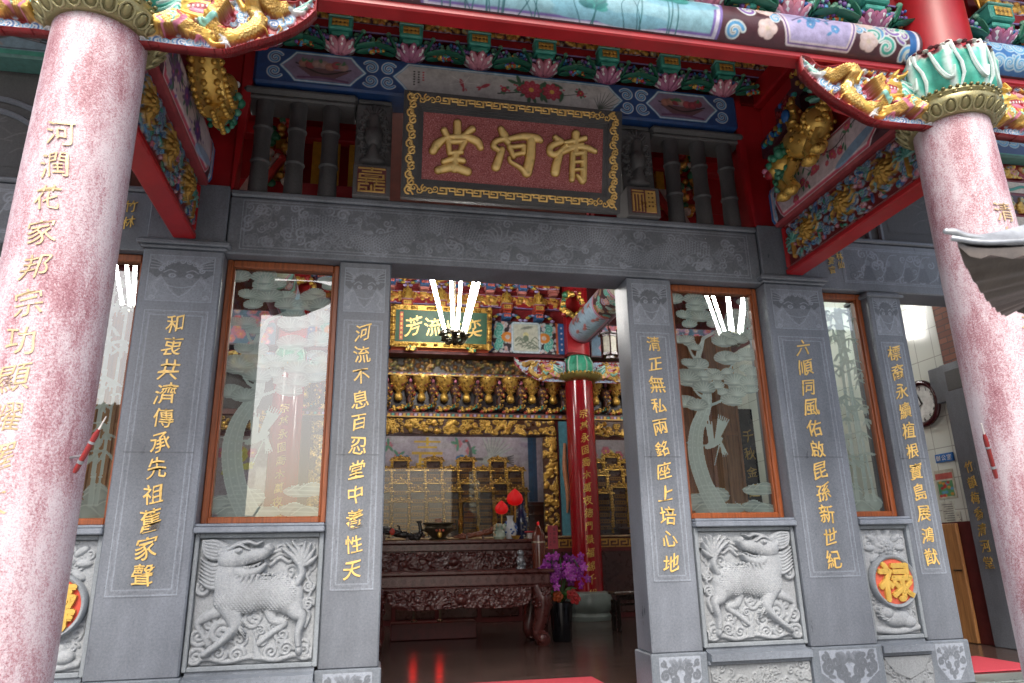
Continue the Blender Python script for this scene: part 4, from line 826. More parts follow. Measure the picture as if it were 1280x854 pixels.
def cart(c, x0, x1, y0, y1, fill):      # cartouche with white-edged cloud scroll ends
    m = (y0+y1)/2; H = (y1-y0)/2; e = .14
    P = [(x0, m), (x0+e*.6, m+H*.55), (x0+e, y1), (x1-e, y1), (x1-e*.6, m+H*.55), (x1, m), (x1-e*.6, m-H*.55), (x1-e, y0), (x0+e, y0), (x0+e*.6, m-H*.55)]
    c.poly(P, fill); c.outline(P, .012, (.10, .34, .55, 0)); c.outline(P, .0055, (.62, .68, .70, 0))
    for (x, sg) in ((x0-.055, -1), (x1+.055, 1)):
        for y, d in ((m+.075, 1), (m-.075, -1)):
            a0 = (0 if sg < 0 else math.pi); c.stroke(spir(x, y, .075, 1.35, a0+.6*d*(1 if sg < 0 else -1), d*sg*-1), .016, (.62, .68, .70, 0)); c.stroke(spir(x, y, .072, 1.35, a0+.6*d*(1 if sg < 0 else -1), d*sg*-1), .009, (.04, .22, .48, 0))
def fruit_bowl(c, cx, y, w, rg):
    c.poly([(cx-w/2, y+.13), (cx+w/2, y+.11), (cx+w*.22, y+.02), (cx-w*.22, y+.02)], (.12, .06, .07, 0)); c.stroke(cat([(cx-w/2, y+.16), (cx, y+.06), (cx+w/2, y+.13)], 8), .008, BLACK)
    for k in range(7): fc = rg.choice(((.42, .08, .10, 0), (.44, .20, .16, 0), (.34, .05, .08, 0), (.40, .26, .24, 0))); c.blob(cx-w*.36+w*.12*k, y+.155+rg.uniform(-.01, .02), .05, .045, 0, fc, col2=tuple(v*.6 for v in fc[:3])+(0,))
    for k in range(9): c.leaf(cx+rg.uniform(-.4, .4)*w, y+.18, rg.uniform(.3, 2.8), .05, .011, (.05, .16, .08, 0))
    c.stroke(cat([(cx-w*.45, y), (cx, y+.015), (cx+w*.45, y-.01)], 6), .012, (.12, .05, .12, 0))
t = thing('painted_beam', 'blue painted beam with fruit bowl panels above the 清河堂 plaque', 'beam', (0, -.1, 4.385))
MB('paint', NAVY).box(-2.52, 2.52, -.14, .2, 4.385, 4.785, ch=.03).build('beam_body', t, ang=40)
c = CV(4.98, .375, .0065, NAVY); rg = random.Random(1); GW = (.46, .46, .47, 0); LP = (.20, .155, .25, 0)
cart(c, 1.30, 3.68, .03, .345, GW); cart(c, .22, 1.02, .03, .345, LP); cart(c, 3.96, 4.76, .03, .345, LP)
fruit_bowl(c, .62, .07, .52, rg); fruit_bowl(c, 4.36, .07, .52, rg)
paint_flower_branch(c, 2.35, .08, .95, .18, rg, (.50, .04, .09, 0), (.05, .16, .09, 0), 6, .05); [c.leaf(2.8+rg.uniform(-.25, .25), .18+rg.uniform(-.08, .08), rg.uniform(0, 6.3), .12, .02, (.04, .12, .07, 0)) for k in range(34)]; c.flower(2.70, .2, .11, 9, (.50, .10, .15, 0), (.36, .02, .05, 0), rings=3); c.flower(2.92, .2, .10, 9, (.50, .10, .15, 0), (.36, .02, .05, 0), rings=3)
for k in range(9): a = math.pi*(.2+.09*k); c.stroke([(3.42, .05), (3.42-.3*math.cos(a)*.6+.1, .05+.22*math.sin(a))], .005, (.06, .09, .07, 0), w1=.002)
for (x, a) in ((1.98, 1.9), (2.22, .5)): c.blob(x, .19, .055, .02, a, (.42, .05, .08, 0)); c.leaf(x-.05*math.cos(a), .19-.05*math.sin(a), a+math.pi+.4, .05, .012, (.42, .05, .08, 0)); c.leaf(x-.05*math.cos(a), .19-.05*math.sin(a), a+math.pi-.4, .05, .012, (.42, .05, .08, 0))
for k in range(5): c.stroke([(2.0, .2), (2.0+.16*math.cos(k*1.2), .2+.09*math.sin(k*1.2))], .002, (.7, .7, .7, 0))
for k in range(3):
    for j in range(6-k): c.blob(1.50+.045*k, .27-.03*j, .011, .009, j, BLACK if k != 2 else (.45, .04, .06, 0))
c.build('painted_panels', (-2.49, -.1425, 4.398), X_, Z_, NY, t, 'paint')
for s_ in (-1, 1):
    a, b = (3.3, 6.45) if s_ > 0 else (-6.45, -3.3)
    t = thing('painted_beam', 'painted side beam with a green edge and '+('blue scrolls beyond the pink column' if s_ > 0 else 'a crane, partly behind the pink column'), 'beam', ((a+b)/2, -.1, 4.385))
    MB('paint', (.10, .25, .22, 0)).box(a, b, -.14, .2, 4.385, 4.785, ch=.03).build('beam_body', t, ang=40); c = CV(b-a-.02, .375, .0075, (.05, .28, .20, 0))
    if s_ < 0:
        c.rect(0, c.w, .05, .34, (.20, .30, .36, 0)); x = c.w-1.05 if False else b-a-1.33
        for k in range(9): A_ = -.35+.16*k; c.stroke([(x, .21), (x+.34*math.cos(A_), .21+.20*math.sin(A_))], .020, (.03, .025, .03, 0), w1=.008); c.stroke([(x+.1*math.cos(A_), .21+.06*math.sin(A_)), (x+.26*math.cos(A_), .21+.15*math.sin(A_))], .004, (.3, .27, .28, 0))
        c.blob(x-.12, .2, .16, .06, .2, (.10, .085, .09, 0)); c.stroke([(x-.15, .18), (x-.05, .09)], .018, (.30, .27, .27, 0), w1=.010); c.stroke([(x-.2, .18), (x-.18, .09)], .014, (.28, .25, .25, 0)); c.stroke(cat([(0, .08), (c.w*.5, .06), (c.w, .09)], 10), .006, (.05, .06, .08, 0))
    else:
        for k in range(22): c.scroll(.15+.13*k, .13+.12*(k % 2), .07, k, (-1)**k, 1.5, (.45, .6, .58, 0), TEAL if k % 3 else SKYB, .3)
        c.poly([(1.9, .19), (2.25, .36), (2.9, .36), (3.1, .19), (2.9, .02), (2.25, .02)], NAVY); 
        for k in range(6): c.scroll(2.2+.14*k, .19, .075, k, 1, 1.5, (.45, .6, .62, 0), SKYB, .3)
    c.build('painted_panels', (a+.01, -.1425, 4.398), X_, Z_, NY, t, 'paint')
    t = thing('carved_transom', 'rows of carved painted panels under the side beam, '+('beyond the right column' if s_ > 0 else 'behind the left column'), 'carving', (s_*6.0, .05, 3.25))
    a, b = (5.58, 6.45) if s_ > 0 else (-6.45, -5.58); rg = random.Random(5)
    for k, (z0, z1, bc) in enumerate(((3.26, 3.48, RED), (3.50, 3.70, CREAM), (3.72, 3.98, MAROON), (4.0, 4.16, CREAM), (4.18, 4.375, RED))):
        MB('paint', DRED).box(a, b, .02, .2, z0-.01, z1+.008).build('board', t, ang=30); c = CV(b-a-.02, z1-z0-.02, .009, bc)
        if bc is CREAM: c.stroke(cat([(0, .03), (c.w*.25, c.h*.6), (c.w*.5, .03), (c.w*.75, c.h*.6), (c.w, .03)], 8), .018, TEAL, .01)
        else:
            for i in range(34): c.flower(rg.uniform(0, c.w), rg.uniform(0, c.h), rg.uniform(.03, .06), 5, rg.choice((GOLD, GOLD2, MINT, BLUE, PINK)), GOLD2, GOLD, .025)
        c.build('carving', (a+.01, .017, z0), X_, Z_, NY, t, 'paint', ang=180)

# ================================================================== BRACKET SETS (lotus, green block, gilt figure, red arms)
def lotus(mb, c, r, cols, k=1.0, flip=False):
    c = np.asarray(c, float)
    for ring, (n, rr, zz, tilt, cc) in enumerate(((9, r*.62, .30, .9, cols[0]), (7, r*.40, .50, .45, cols[1]))):
        for i in range(n):
            a = 2*math.pi*(i+.5*ring)/n; R = rotm(0, tilt, 0); R = rotm(0, 0, a) @ R
            mb.ell(c+np.array([rr*math.cos(a), rr*math.sin(a)*k, zz*r]), (r*.12, r*.26, r*.55), cc, R=R, n=7, m=5)
            mb.ell(c+np.array([rr*1.12*math.cos(a), rr*1.12*math.sin(a)*k, zz*r*1.05]), (r*.10, r*.16, r*.44), WHITE if ring == 0 else cols[0], R=R, n=6, m=4)
    mb.ell(c+V3(0, 0, r*.3), (r*.45, r*.45*k, r*.35), cols[1])
def leaf3(mb, p, d, up, l, w, col, edge, n=5):      # acanthus fan: curled blades with pale edges
    p, d, up = np.asarray(p, float), norm(d), norm(up); s_ = norm(np.cross(d, up))
    for i in range(n):
        t = i/(n-1); v = norm(d*(1-t*.9)+up*(.12+t*.95)); L = l*(1-.35*t); B = np.stack([s_, norm(np.cross(s_, v)), v], 1)
        for sg in ((0,) if i % 2 else (-1, 1)):
            q = p+s_*sg*w*.35; mb.ell(q+v*L*.55, (w*.34, w*.12, L*.5), col, R=B, n=7, m=5); mb.ell(q+v*L*.62+B[:, 1]*w*.05*(1 if B[2, 1] > 0 else -1), (w*.22, w*.10, L*.44), edge, R=B, n=6, m=4); mb.ell(q+v*L*1.0+up*w*.1, (w*.22, w*.2, w*.2), edge, n=6, m=4)
def figure(mb, c, h, col):      # seated guardian figure, robed
    x, y, z = c
    mb.lathe([(h*.20, 0), (h*.22, h*.08), (h*.16, h*.2), (h*.18, h*.3), (h*.15, h*.45), (h*.18, h*.6), (h*.12, h*.72), (h*.05, h*.76)], c, 10, col); mb.ell((x, y-h*.02, z+h*.84), (h*.085, h*.085, h*.11), col); mb.ell((x, y, z+h*.93), (h*.07, h*.07, h*.09), GOLD2)
    for s_ in (-1, 1): mb.tube([(x+s_*h*.16, y, z+h*.66), (x+s_*h*.23, y-h*.05, z+h*.48), (x+s_*h*.08, y-h*.17, z+h*.46)], h*.05, col, n=6); mb.ell((x+s_*h*.12, y-h*.1, z+h*.14), (h*.12, h*.12, h*.07), col); mb.tube([(x+s_*h*.2, y+h*.03, z+h*.7), (x+s_*h*.27, y, z+h*.35), (x+s_*h*.22, y, z+h*.05)], (h*.03, h*.05, h*.02), GOLD2, n=5)
def bracket_set(loc, label, group, hall=False, v=0):
    t = thing('bracket_set', label, 'bracket', loc, group); x, y, z = loc; rg = random.Random(7+v); LC = (((.48, .17, .24, 0), (.34, .06, .11, 0)), ((.55, .22, .30, 0), (.40, .08, .14, 0)), ((.40, .14, .26, 0), (.30, .05, .13, 0)))[v%3]
    if hall: mb = MB('paint', (.04, .14, .32, 0)); mb.box(x-.10, x+.10, y-.16, y+.1, z, z+.12, ch=.02); [mb.ell((x+.05*k, y-.165, z+.06), (.03, .02, .035), (.5, .12, .10, 0)) for k in (-1, 0, 1)]; [mb.ell((x+s*(.14+.05*k), y-.08, z+.10-.012*k*k), (.05, .04, .03), ((.35, .28, .5, 0), (.05, .2, .3, 0), (.5, .35, .05, 0))[k % 3]) for s in (-1, 1) for k in range(4)]; mb.build('painted_base', t)
    else: mb = MB('paint'); lotus(mb, (x, y-.06, z-.02), .17, LC, .75); mb.build('lotus_base', t, ang=60)
    mb = MB('paint')
    for s_ in (() if hall else (-1, 1)):
        leaf3(mb, (x+s_*.14, y-.10, z+.02), (s_, 0, .12), Z_, .24, .13, (.02, .15, .09, 0), (.12, .30, .20, 0), 4); leaf3(mb, (x+s_*.12, y-.05, z+.05), (s_, -.1, .4), Z_, .20, .10, (.03, .12, .34, 0), (.14, .30, .42, 0), 4); leaf3(mb, (x+s_*.20, y-.03, z+.06), (s_, 0, .5), Z_, .15, .09, (.14, .06, .26, 0), (.34, .26, .44, 0), 4)
    if not hall:
        mb.build('acanthus_leaves', t, ang=60); mb = MB('gilt')
        for k in range(46): mb.ell((x+.345+rg.gauss(0, .045), y-.07+rg.uniform(-.03, .02), z+.03+abs(rg.gauss(0, .045))), rg.uniform(.012, .026), rg.choice((GOLD, GOLD2, (.45, .04, .03, 0), (.5, .12, .03, 0), TEAL, PURP, SKYB)), n=6, m=4)
        for s in (-1, 1):
            mb.build('flower_carving' if s < 0 else 'leaf_tip', t, ang=60); mb = MB('gilt')
            for k in range(12): mb.ell((x-s*(.10+.017*k), y-.13, z+.10+.006*k*(1 if k % 2 else 0)), rg.uniform(.014, .022), rg.choice((PURP, (.30, .22, .42, 0), SKYB, MINT, BLUE)), n=6, m=4)
        mb.build('leaf_tip', t, ang=60)
    mb = MB('paint', (.42, .06, .03, 0) if hall else (.06, .38, .30, 0)); mb.box(x-.085, x+.085, y-.16, y+.1, z+.12, z+.17, ch=.01); mb.box(x-.115, x+.115, y-.19, y+.1, z+.172, z+.31, ch=.014); mb.box(x-.12, x+.12, y-.195, y+.1, z+.311, z+.33, (.5, .30, .30, 0) if hall else (.2, .5, .42, 0), ch=.006); b = mb.build('block', t, ang=35)
    c = CV(.16, .085, .006, BLACK); 
    for i in range(4):
        for j in range(2): c.flower(.02+.04*i, .022+.042*j, .021, 4, GOLD, GOLD2, GOLD, .008)
    c.outline([(.003, .003), (.157, .003), (.157, .082), (.003, .082)], .004, GOLD, .006); c.build('gilt_lattice', (x-.08, y-.1935, z+.20), X_, Z_, NY, b, 'paint')
    mb = MB('gilt'); figure(mb, (x, y-.08, z+.33), .36, (.75, .48, .10, .5) if hall else (.62, .38, .09, .55)); mb.build('gilt_figure', t, ang=60)
    mb = MB('paint')
    P = [(-.345, .17), (-.345, .30), (-.27, .355), (.27, .355), (.345, .30), (.345, .17), (.30, .22), (.26, .275), (-.26, .275), (-.30, .22)]
    mb.prism([(p[0]*1.0, p[1]) for p in P], (x+.345, y+.0, z), X_, Z_, NY, 0, .07, RED); mb.prism([(-.33, .375), (.33, .375), (.30, .55), (-.30, .55)], (x+.345, y+.02, z), X_, Z_, NY, 0, .05, DRED); mb.tube([(x+.345+p[0], y-.07, z+p[1]-.008) for p in [(-.345, .175), (-.30, .215), (-.26, .27), (.26, .27), (.30, .215), (.345, .175)]], .010, (.28, .20, .46, 0), n=5)
    mb.box(x+.345-.09, x+.345+.09, y-.10, y+.1, z+.58, z+.64, (.62, .22, .18, 0), ch=.01); mb.box(x+.345-.12, x+.345+.12, y-.12, y+.1, z+.642, z+.70, (.62, .22, .18, 0), ch=.01); mb.box(x-.02, x+.73, y+.06, y+.10, z, z+.9, DRED); ar = mb.build('red_arm', t, ang=35)
    c = CV(.62, .155, .008, (.34, .03, .02, 0) if hall else MAROON)
    for i in range(60 if hall else 30): c.flower(rg.uniform(.02, .6), rg.uniform(.02, .14), rg.uniform(.02, .036), 5, rg.choice((GOLD, GOLD2, (.5, .05, .02, 0), ORNG) if hall else (GOLD, GOLD, GOLD2, (.5, .05, .04, 0), MINT, SKYB)), GOLD2, GOLD, .022)
    c.outline([(.004, .004), (.616, .004), (.616, .151), (.004, .151)], .006, (.35, .3, .5, 0), .01); c.build('carved_panel', (x+.345-.31, y-.033, z+.385), X_, Z_, NY, ar, 'paint', ang=180)
    return t
ordn = ['first', 'second', 'third', 'fourth', 'fifth', 'sixth', 'seventh', 'eighth', 'ninth', 'tenth', 'eleventh', 'twelfth', 'thirteenth', 'fourteenth']
BV = []
for i, x in enumerate((-2.415, -1.725, -1.035, -.345, .345, 1.035, 1.725, 2.36)):
    lb = 'painted lotus bracket with gilt figure above the blue beam, %s from the left' % ordn[i]
    if len(BV) < 3: BV.append(bracket_set((x, -.10, 4.79), lb, 'brackets above the blue painted beam', v=len(BV)))
    else: dup(BV[(i*2+i//3)%3], (x, -.10, 4.79), lb)
for s_ in (-1, 1):
    for i, x in enumerate((3.6, 4.29, 4.98, 5.67)): dup(BV[i%3], (s_*x-(.345 if s_ < 0 else 0), -.10, 4.79), 'lotus bracket above the side beam %s, %s from the red post' % ('beyond the right column' if s_ > 0 else 'behind the left column', ordn[i]), 'brackets above the side beams')
for i, x in enumerate((-2.415, -1.725, -1.035, -.345, .345, 1.035, 1.725, 2.415)): dup(BV[(i+1)%3], (x-.0, -2.22, 3.835), 'pink lotus bracket on the round front beam, %s from the left' % ordn[i], 'brackets on the round front beam')
for s_ in (-1, 1):
    for i, x in enumerate((3.55, 4.24, 4.93)): dup(BV[(i+2)%3], (s_*x, -2.22, 3.835), 'pink lotus bracket on the front beam outside the %s column, %s from it' % ('right' if s_ > 0 else 'left', ordn[i]), 'brackets on the outer front beams')
# ================================================================== RED POSTS AND SIDE BEAMS between facade and columns
for s_ in (-1, 1):
    sd_ = 'right' if s_ > 0 else 'left'; pil = '六順同風' if s_ > 0 else '和衷共濟'
    t = thing('red_post', 'square red lacquered post behind the gilt %s' % ('lion carving' if s_ > 0 else 'dragon fish carving'), 'post', (s_*2.95, 0, 3.29))
    a, b = sorted((s_*2.63, s_*3.27)); MB('red_lacquer').box(a, b, .0, .34, 3.292, 6.2, ch=.02).build('shaft', t, ang=35)
    mb = MB('red_lacquer'); mb.prism([(s_*p, q) for p, q in ((2.62, 3.27), (2.62, 5.6), (2.30, 5.6), (2.42, 4.9), (2.50, 4.79), (2.53, 4.38), (2.555, 3.9), (2.60, 3.27))], (0, 0, 0), X_, Z_, NY, .06, .0); mb.build('side_flange', t, ang=30)
    t = thing('side_beam', 'painted side beam with %s and a carved lower board joining the %s column' % (('plum blossom branches', 'right') if s_ > 0 else ('purple flower sprays', 'left')), 'beam', (s_*2.95, -1.05, 2.72))
    L0, L1 = -.10, -2.02; LN = L0-L1; xi = s_*2.88
    mb = MB('red_lacquer'); mb.box(*sorted((s_*2.885, s_*3.02)), L1, L0, 2.775, 3.245, ch=.01); bd = mb.build('carved_board', t, ang=30)
    mb = MB('red_lacquer'); mb.box(*sorted((s_*2.855, s_*3.045)), L1, L0+.0, 2.715, 2.773, ch=.012); mb.box(*sorted((s_*2.86, s_*3.04)), L0-.055, L0-.002, 2.776, 3.24, ch=.02); mb.build('bottom_rail', t, ang=30)
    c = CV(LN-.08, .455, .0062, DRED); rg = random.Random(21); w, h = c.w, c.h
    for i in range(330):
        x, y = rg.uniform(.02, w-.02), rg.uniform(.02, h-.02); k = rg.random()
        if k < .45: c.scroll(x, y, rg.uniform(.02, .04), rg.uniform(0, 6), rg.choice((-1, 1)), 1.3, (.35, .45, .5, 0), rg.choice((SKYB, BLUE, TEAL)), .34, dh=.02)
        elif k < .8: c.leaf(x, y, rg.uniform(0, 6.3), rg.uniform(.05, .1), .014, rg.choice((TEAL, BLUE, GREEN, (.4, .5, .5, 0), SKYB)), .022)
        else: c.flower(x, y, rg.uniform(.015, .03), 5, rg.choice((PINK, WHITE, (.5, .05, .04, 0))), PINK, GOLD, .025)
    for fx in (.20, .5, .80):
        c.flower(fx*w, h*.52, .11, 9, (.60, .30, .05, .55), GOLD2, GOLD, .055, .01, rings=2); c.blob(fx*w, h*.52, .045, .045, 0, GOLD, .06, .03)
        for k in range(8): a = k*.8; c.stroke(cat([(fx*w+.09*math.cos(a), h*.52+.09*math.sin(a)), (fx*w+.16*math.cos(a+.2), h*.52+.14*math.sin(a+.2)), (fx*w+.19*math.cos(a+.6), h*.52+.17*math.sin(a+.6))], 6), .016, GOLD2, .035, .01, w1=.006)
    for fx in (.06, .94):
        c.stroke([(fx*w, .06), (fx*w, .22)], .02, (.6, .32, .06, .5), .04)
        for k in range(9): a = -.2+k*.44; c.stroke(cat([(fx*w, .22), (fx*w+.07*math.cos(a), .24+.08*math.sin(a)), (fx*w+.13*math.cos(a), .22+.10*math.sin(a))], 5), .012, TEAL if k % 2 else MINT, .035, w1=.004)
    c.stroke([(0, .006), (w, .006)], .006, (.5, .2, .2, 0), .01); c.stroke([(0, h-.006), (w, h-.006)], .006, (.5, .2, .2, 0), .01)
    c.C[..., :3] *= .62; c.build('openwork_carving', (s_*2.882, L1+.01 if s_ < 0 else L0-.07, 2.784), Y_ if s_ < 0 else -Y_, Z_, (-s_, 0, 0), bd, 'paint', ang=180)  # all carving colours darkened here to carry the porch shade
    mb = MB('paint', (.35, .06, .07, 0))
    prof = [(.0, 3.25), (.13, 3.25), (.165, 3.32), (.165, 3.62), (.13, 3.70), (.0, 3.70)]
    mb.prism([(s_*(2.95-p), z) for p, z in prof]+[(s_*(2.95+p), z) for p, z in prof[::-1][1:-1]], (0, 0, 0), X_, Z_, Y_, L1, L0); ub = mb.build('upper_beam', t, ang=50)
    w, h = LN, .40; c = CV(w, h, .0065, MAROON); rg = random.Random(31+s_); m = h/2      # u runs from the facade outwards
    for k in range(16):
        for xx in (.03+.03*(k % 2), w-.05-.05*(k % 3)): c.scroll(xx, .03+.024*k, .04, k, (-1)**k, 1.3, (.45, .55, .62, 0), SKYB if k % 2 else TEAL, .32)
    P = [(.12, m), (.20, .02), (w-.42, .02), (w-.24, m*.7), (w-.24, m*1.3), (w-.42, h-.02), (.20, h-.02)]
    for k, cc in ((1.0, (.62, .56, .56, 0)), ): c.poly(P, (.56, .47, .50, 0))
    c.outline(P, .022, (.62, .52, .54, 0)); c.outline(P, .012, (.50, .07, .12, 0)); c.stroke([(.02, 0), (.02, h)], .02, BLUE); c.stroke([(.05, 0), (.05, h)], .012, (.55, .45, .47, 0))
    if s_ > 0:
        P = cat([(w-.48, h*.84), (w-.8, h*.6), (w-1.05, h*.72), (w-1.25, h*.45), (.45, h*.3)], 10); c.stroke(P, .007, BLACK, w1=.003)
        for k in range(30):
            q = P[int(k/30*len(P))]; x, y = q[0]+rg.uniform(-.09, .09), min(h-.06, max(.06, q[1]+rg.uniform(-.1, .1))); c.stroke([q, (x, y)], .003, BLACK)
            if k % 2: c.flower(x, y, rg.uniform(.025, .05), 6, (.58, .12, .20, 0), (.50, .04, .10, 0), (.5, .3, .05, 0))
            else: c.leaf(x, y, rg.uniform(0, 6), .06, .014, (.04, .18, .10, 0))
        c.blob(w-.55, .1, .3, .05, .2, (.20, .32, .46, 0))
    else:
        P = cat([(w-.36, h*.86), (w-.65, h*.55), (w-1.0, h*.6), (w-1.3, h*.4), (.38, h*.25)], 10); c.stroke(P, .008, BLACK, w1=.003)
        for (fx, fy, r) in ((.75, .6, .085), (.66, .55, .08), (.52, .5, .08), (.32, .38, .085), (.72, .35, .05)):
            for k in range(10): a = rg.uniform(0, 6.3); c.leaf(fx*w+.04*math.cos(a), fy*h+.04*math.sin(a), a, .10, .016, rg.choice(((.03, .07, .07, 0), (.04, .16, .12, 0), (.10, .06, .16, 0))))
            c.flower(fx*w, fy*h, r, 8, (.20, .05, .30, 0), (.11, .05, .22, 0), (.5, .1, .2, 0), rings=2)
            for k in range(7): c.blob(fx*w+rg.uniform(-.2, .2), fy*h+rg.uniform(-.13, .05), .016, .012, 0, (.16, .08, .30, 0))
        c.blob(.35, .08, .25, .05, -.2, (.30, .40, .55, 0))
    zz = np.array([3.28, 3.32, 3.62, 3.66]); pp = np.array([.145, .165, .165, .147])
    def fn(X, Y, H, s_=s_):
        z = 3.275+Y; p = np.interp(z, zz, pp)+.003+H; return np.stack([s_*(2.95-p), L0-X, z], -1)
    c.build('flower_painting', None, None, None, None, ub, 'paint', fn=fn)
    mb = MB('red_lacquer'); mb.box(*sorted((s_*2.88, s_*3.02)), L1, -.003, 3.705, 4.75, ch=.01); mb.box(*sorted((s_*2.80, s_*3.1)), L1, -.003, 4.76, 5.05, ch=.02); mb.build('red_board', t, ang=30)
    # stepped painted arms over the beam
    rg = random.Random(4); mb = MB('paint')
    for k in range(3): y0 = -.12-.3*k; mb.prism([(y0, 4.05+.22*k), (y0-.75, 4.15+.22*k), (y0-.75, 4.32+.22*k), (y0, 4.24+.22*k)], (s_*2.86, 0, 0), Y_, Z_, (-s_, 0, 0), 0, .10-.02*k, MAROON); 
    for k in range(3):
        for i in range(22): a = rg.random(); mb.ell((s_*(2.75+.02*k), -.16-.3*k-.68*a, 4.14+.22*k+.09*a+rg.uniform(-.05, .05)), .028, rg.choice((GOLD2, DRED, BLUE, TEAL, GOLD)), n=6, m=4)
    mb.build('stepped_arm', t, ang=40)

# gilt lion and dragon carvings hanging on the red boards
def curls(mb, c, r, n, rg, cols, k=.3):
    for i in range(n):
        a, b = rg.uniform(0, 6.28), rg.uniform(-1.2, 1.4); p = np.array([math.cos(a)*math.cos(b), math.sin(a)*math.cos(b), math.sin(b)])*r+np.asarray(c); mb.ell(p, r*k*rg.uniform(.7, 1.2), rg.choice(cols), n=6, m=5)
t = thing('lion_carving', 'gilt lion carving with green mane and a small rider on the red board', 'carving', (2.72, -.95, 3.75)); rg = random.Random(2)
mb = MB('gilt', GOLD); dx = 2.70
mb.ell((dx, -.86, 3.78), (.13, .26, .16), GOLD, R=rotm(.45, 0, 0), n=14, m=9); mb.ell((dx, -1.15, 3.80), (.13, .16, .16), GOLD, n=12, m=8); mb.ell((dx-.02, -.60, 3.68), (.14, .14, .14), GOLD, n=14, m=10); mb.ell((dx-.08, -.54, 3.64), (.09, .10, .08), GOLD, n=12, m=8)
for (y, z, l) in ((-.62, 3.60, .26), (-.74, 3.62, .28), (-1.08, 3.66, .20), (-1.22, 3.68, .18)): mb.tube([(dx-.03, y, z), (dx-.07, y+.05, z-l*.5), (dx-.05, y-.02, z-l)], (.06, .05, .05), GOLD, n=9); mb.ell((dx-.08, y+.02, z-l-.01), (.07, .08, .05), GOLD); [mb.ell((dx-.11, y-.03+.035*k, z-l-.02), .022, GOLD2) for k in range(4)]
for k in range(6): mb.ell((dx-.02, -1.30-.02*k, 3.86+.05*k), (.05, .05, .06), GOLD2)
for (q, rr) in (((dx, -.86, 3.78), (.13, .26, .16)), ((dx, -1.15, 3.80), (.13, .16, .16))):
    for i in range(60): a, b_ = rg.uniform(0, 6.28), rg.uniform(-1.3, 1.3); mb.ell((q[0]+rr[0]*math.cos(a)*math.cos(b_), q[1]+rr[1]*math.sin(a)*math.cos(b_), q[2]+rr[2]*math.sin(b_)), rg.uniform(.018, .03), rg.choice((GOLD, GOLD2, (.5, .28, .05, .6))), n=6, m=4)
mb.build('body', t, ang=60)
mb = MB('paint'); curls(mb, (dx, -.62, 3.70), .17, 46, rg, ((.02, .16, .08, 0), (.04, .24, .14, 0), (.10, .34, .22, 0)), .28); mb.build('mane', t, ang=60); mb = MB('paint'); curls(mb, (dx-.04, -.56, 3.54), .11, 22, rg, ((.02, .16, .08, 0), (.10, .30, .2, 0)), .32); mb.build('mane', t, ang=60)
mb = MB('paint'); mb.ell((dx-.13, -.50, 3.62), (.05, .07, .05), (.30, .01, .02, 0)); mb.ell((dx-.17, -.48, 3.665), (.03, .035, .028), PINK)
for sg in (-1, 1): mb.ell((dx-.12+.0, -.54+sg*.06, 3.735), .030, WHITE); mb.ell((dx-.145, -.535+sg*.06, 3.735), .016, BLACK)
for k in range(6): mb.ell((dx-.15, -.55+.025*k, 3.645), .011, WHITE, n=5, m=4)
mb.build('face', t)
mb = MB('gilt'); figure(mb, (dx-.03, -.86, 3.92), .36, GOLD); mb.ell((dx-.12, -.86, 4.06), (.03, .06, .07), BLUE, 'paint'); rd = mb.build('rider', t, ang=60)
mb = MB('paint'); [mb.ell((dx, -1.12-.05*(k % 2), 3.98+.055*k), (.05, .085, .024), MINT if k % 2 else (.03, .2, .12, 0), R=rotm(.4, 0, 0)) for k in range(6)]; mb.build('pine_sprig', t)
t = thing('dragon_carving', 'gilt dragon fish carving with green leaves on the red board', 'carving', (-2.72, -.9, 3.9)); dx = -2.70
P = cat([(dx, -1.35, 4.10), (dx+.04, -1.30, 3.90), (dx+.05, -1.12, 3.66), (dx+.06, -.86, 3.62), (dx+.05, -.62, 3.76), (dx+.04, -.52, 3.95)], 10)
mb = MB('gilt', GOLD); mb.tube(P, (.06, .10, .13, .13, .11, .10), GOLD, n=14)
D = np.gradient(P, axis=0)
for i in range(2, len(P)-2, 2):
    for a in np.linspace(0, 6.28, 9)[:-1]:
        r = np.interp(i/len(P), np.linspace(0, 1, 6), (.06, .10, .13, .13, .11, .10)); d = norm(D[i]); n1 = V3(1, 0, 0); n2 = np.cross(d, n1); mb.ell(P[i]+r*(n1*math.cos(a)+n2*math.sin(a)), (.030, .030, .030), GOLD if (i//2) % 2 else GOLD2, n=6, m=4)
for k in range(5): mb.ell((dx+.02, -1.42+.07*k, 4.16+.03*(k % 2)), (.04, .05, .11), GOLD, R=rotm(-.5+.3*k, 0, 0))
mb.ell((dx+.05, -.50, 4.02), (.10, .13, .12), GOLD); mb.ell((dx+.06, -.42, 3.93), (.07, .10, .05), GOLD)
for (y, z) in ((-1.0, 3.52), (-.72, 3.60)): mb.tube([(dx+.05, y, z+.08), (dx+.1, y+.03, z-.03), (dx+.08, y-.04, z-.12)], (.05, .04, .05), GOLD, n=8); [mb.ell((dx+.11, y-.08+.04*k, z-.15), .024, GOLD2) for k in range(4)]
mb.build('body', t, ang=60)
mb = MB('paint'); rg = random.Random(5); curls(mb, (dx+.05, -.5, 3.86), .14, 30, rg, ((.02, .18, .1, 0), (.1, .34, .24, 0), (.04, .14, .3, 0)), .3); mb.build('mane', t, ang=60); mb = MB('paint'); curls(mb, (dx+.03, -.46, 3.70), .10, 20, rg, ((.02, .18, .1, 0), (.1, .34, .24, 0)), .3); mb.build('beard', t, ang=60); mb = MB('paint'); [mb.ell((dx+.03, -.95-.04*(k % 2), 4.22+.07*k), (.05, .09, .03), MINT if k % 2 else (.03, .2, .12, 0), R=rotm(.4, 0, 0)) for k in range(5)]; mb.build('pine_sprig', t, ang=60)
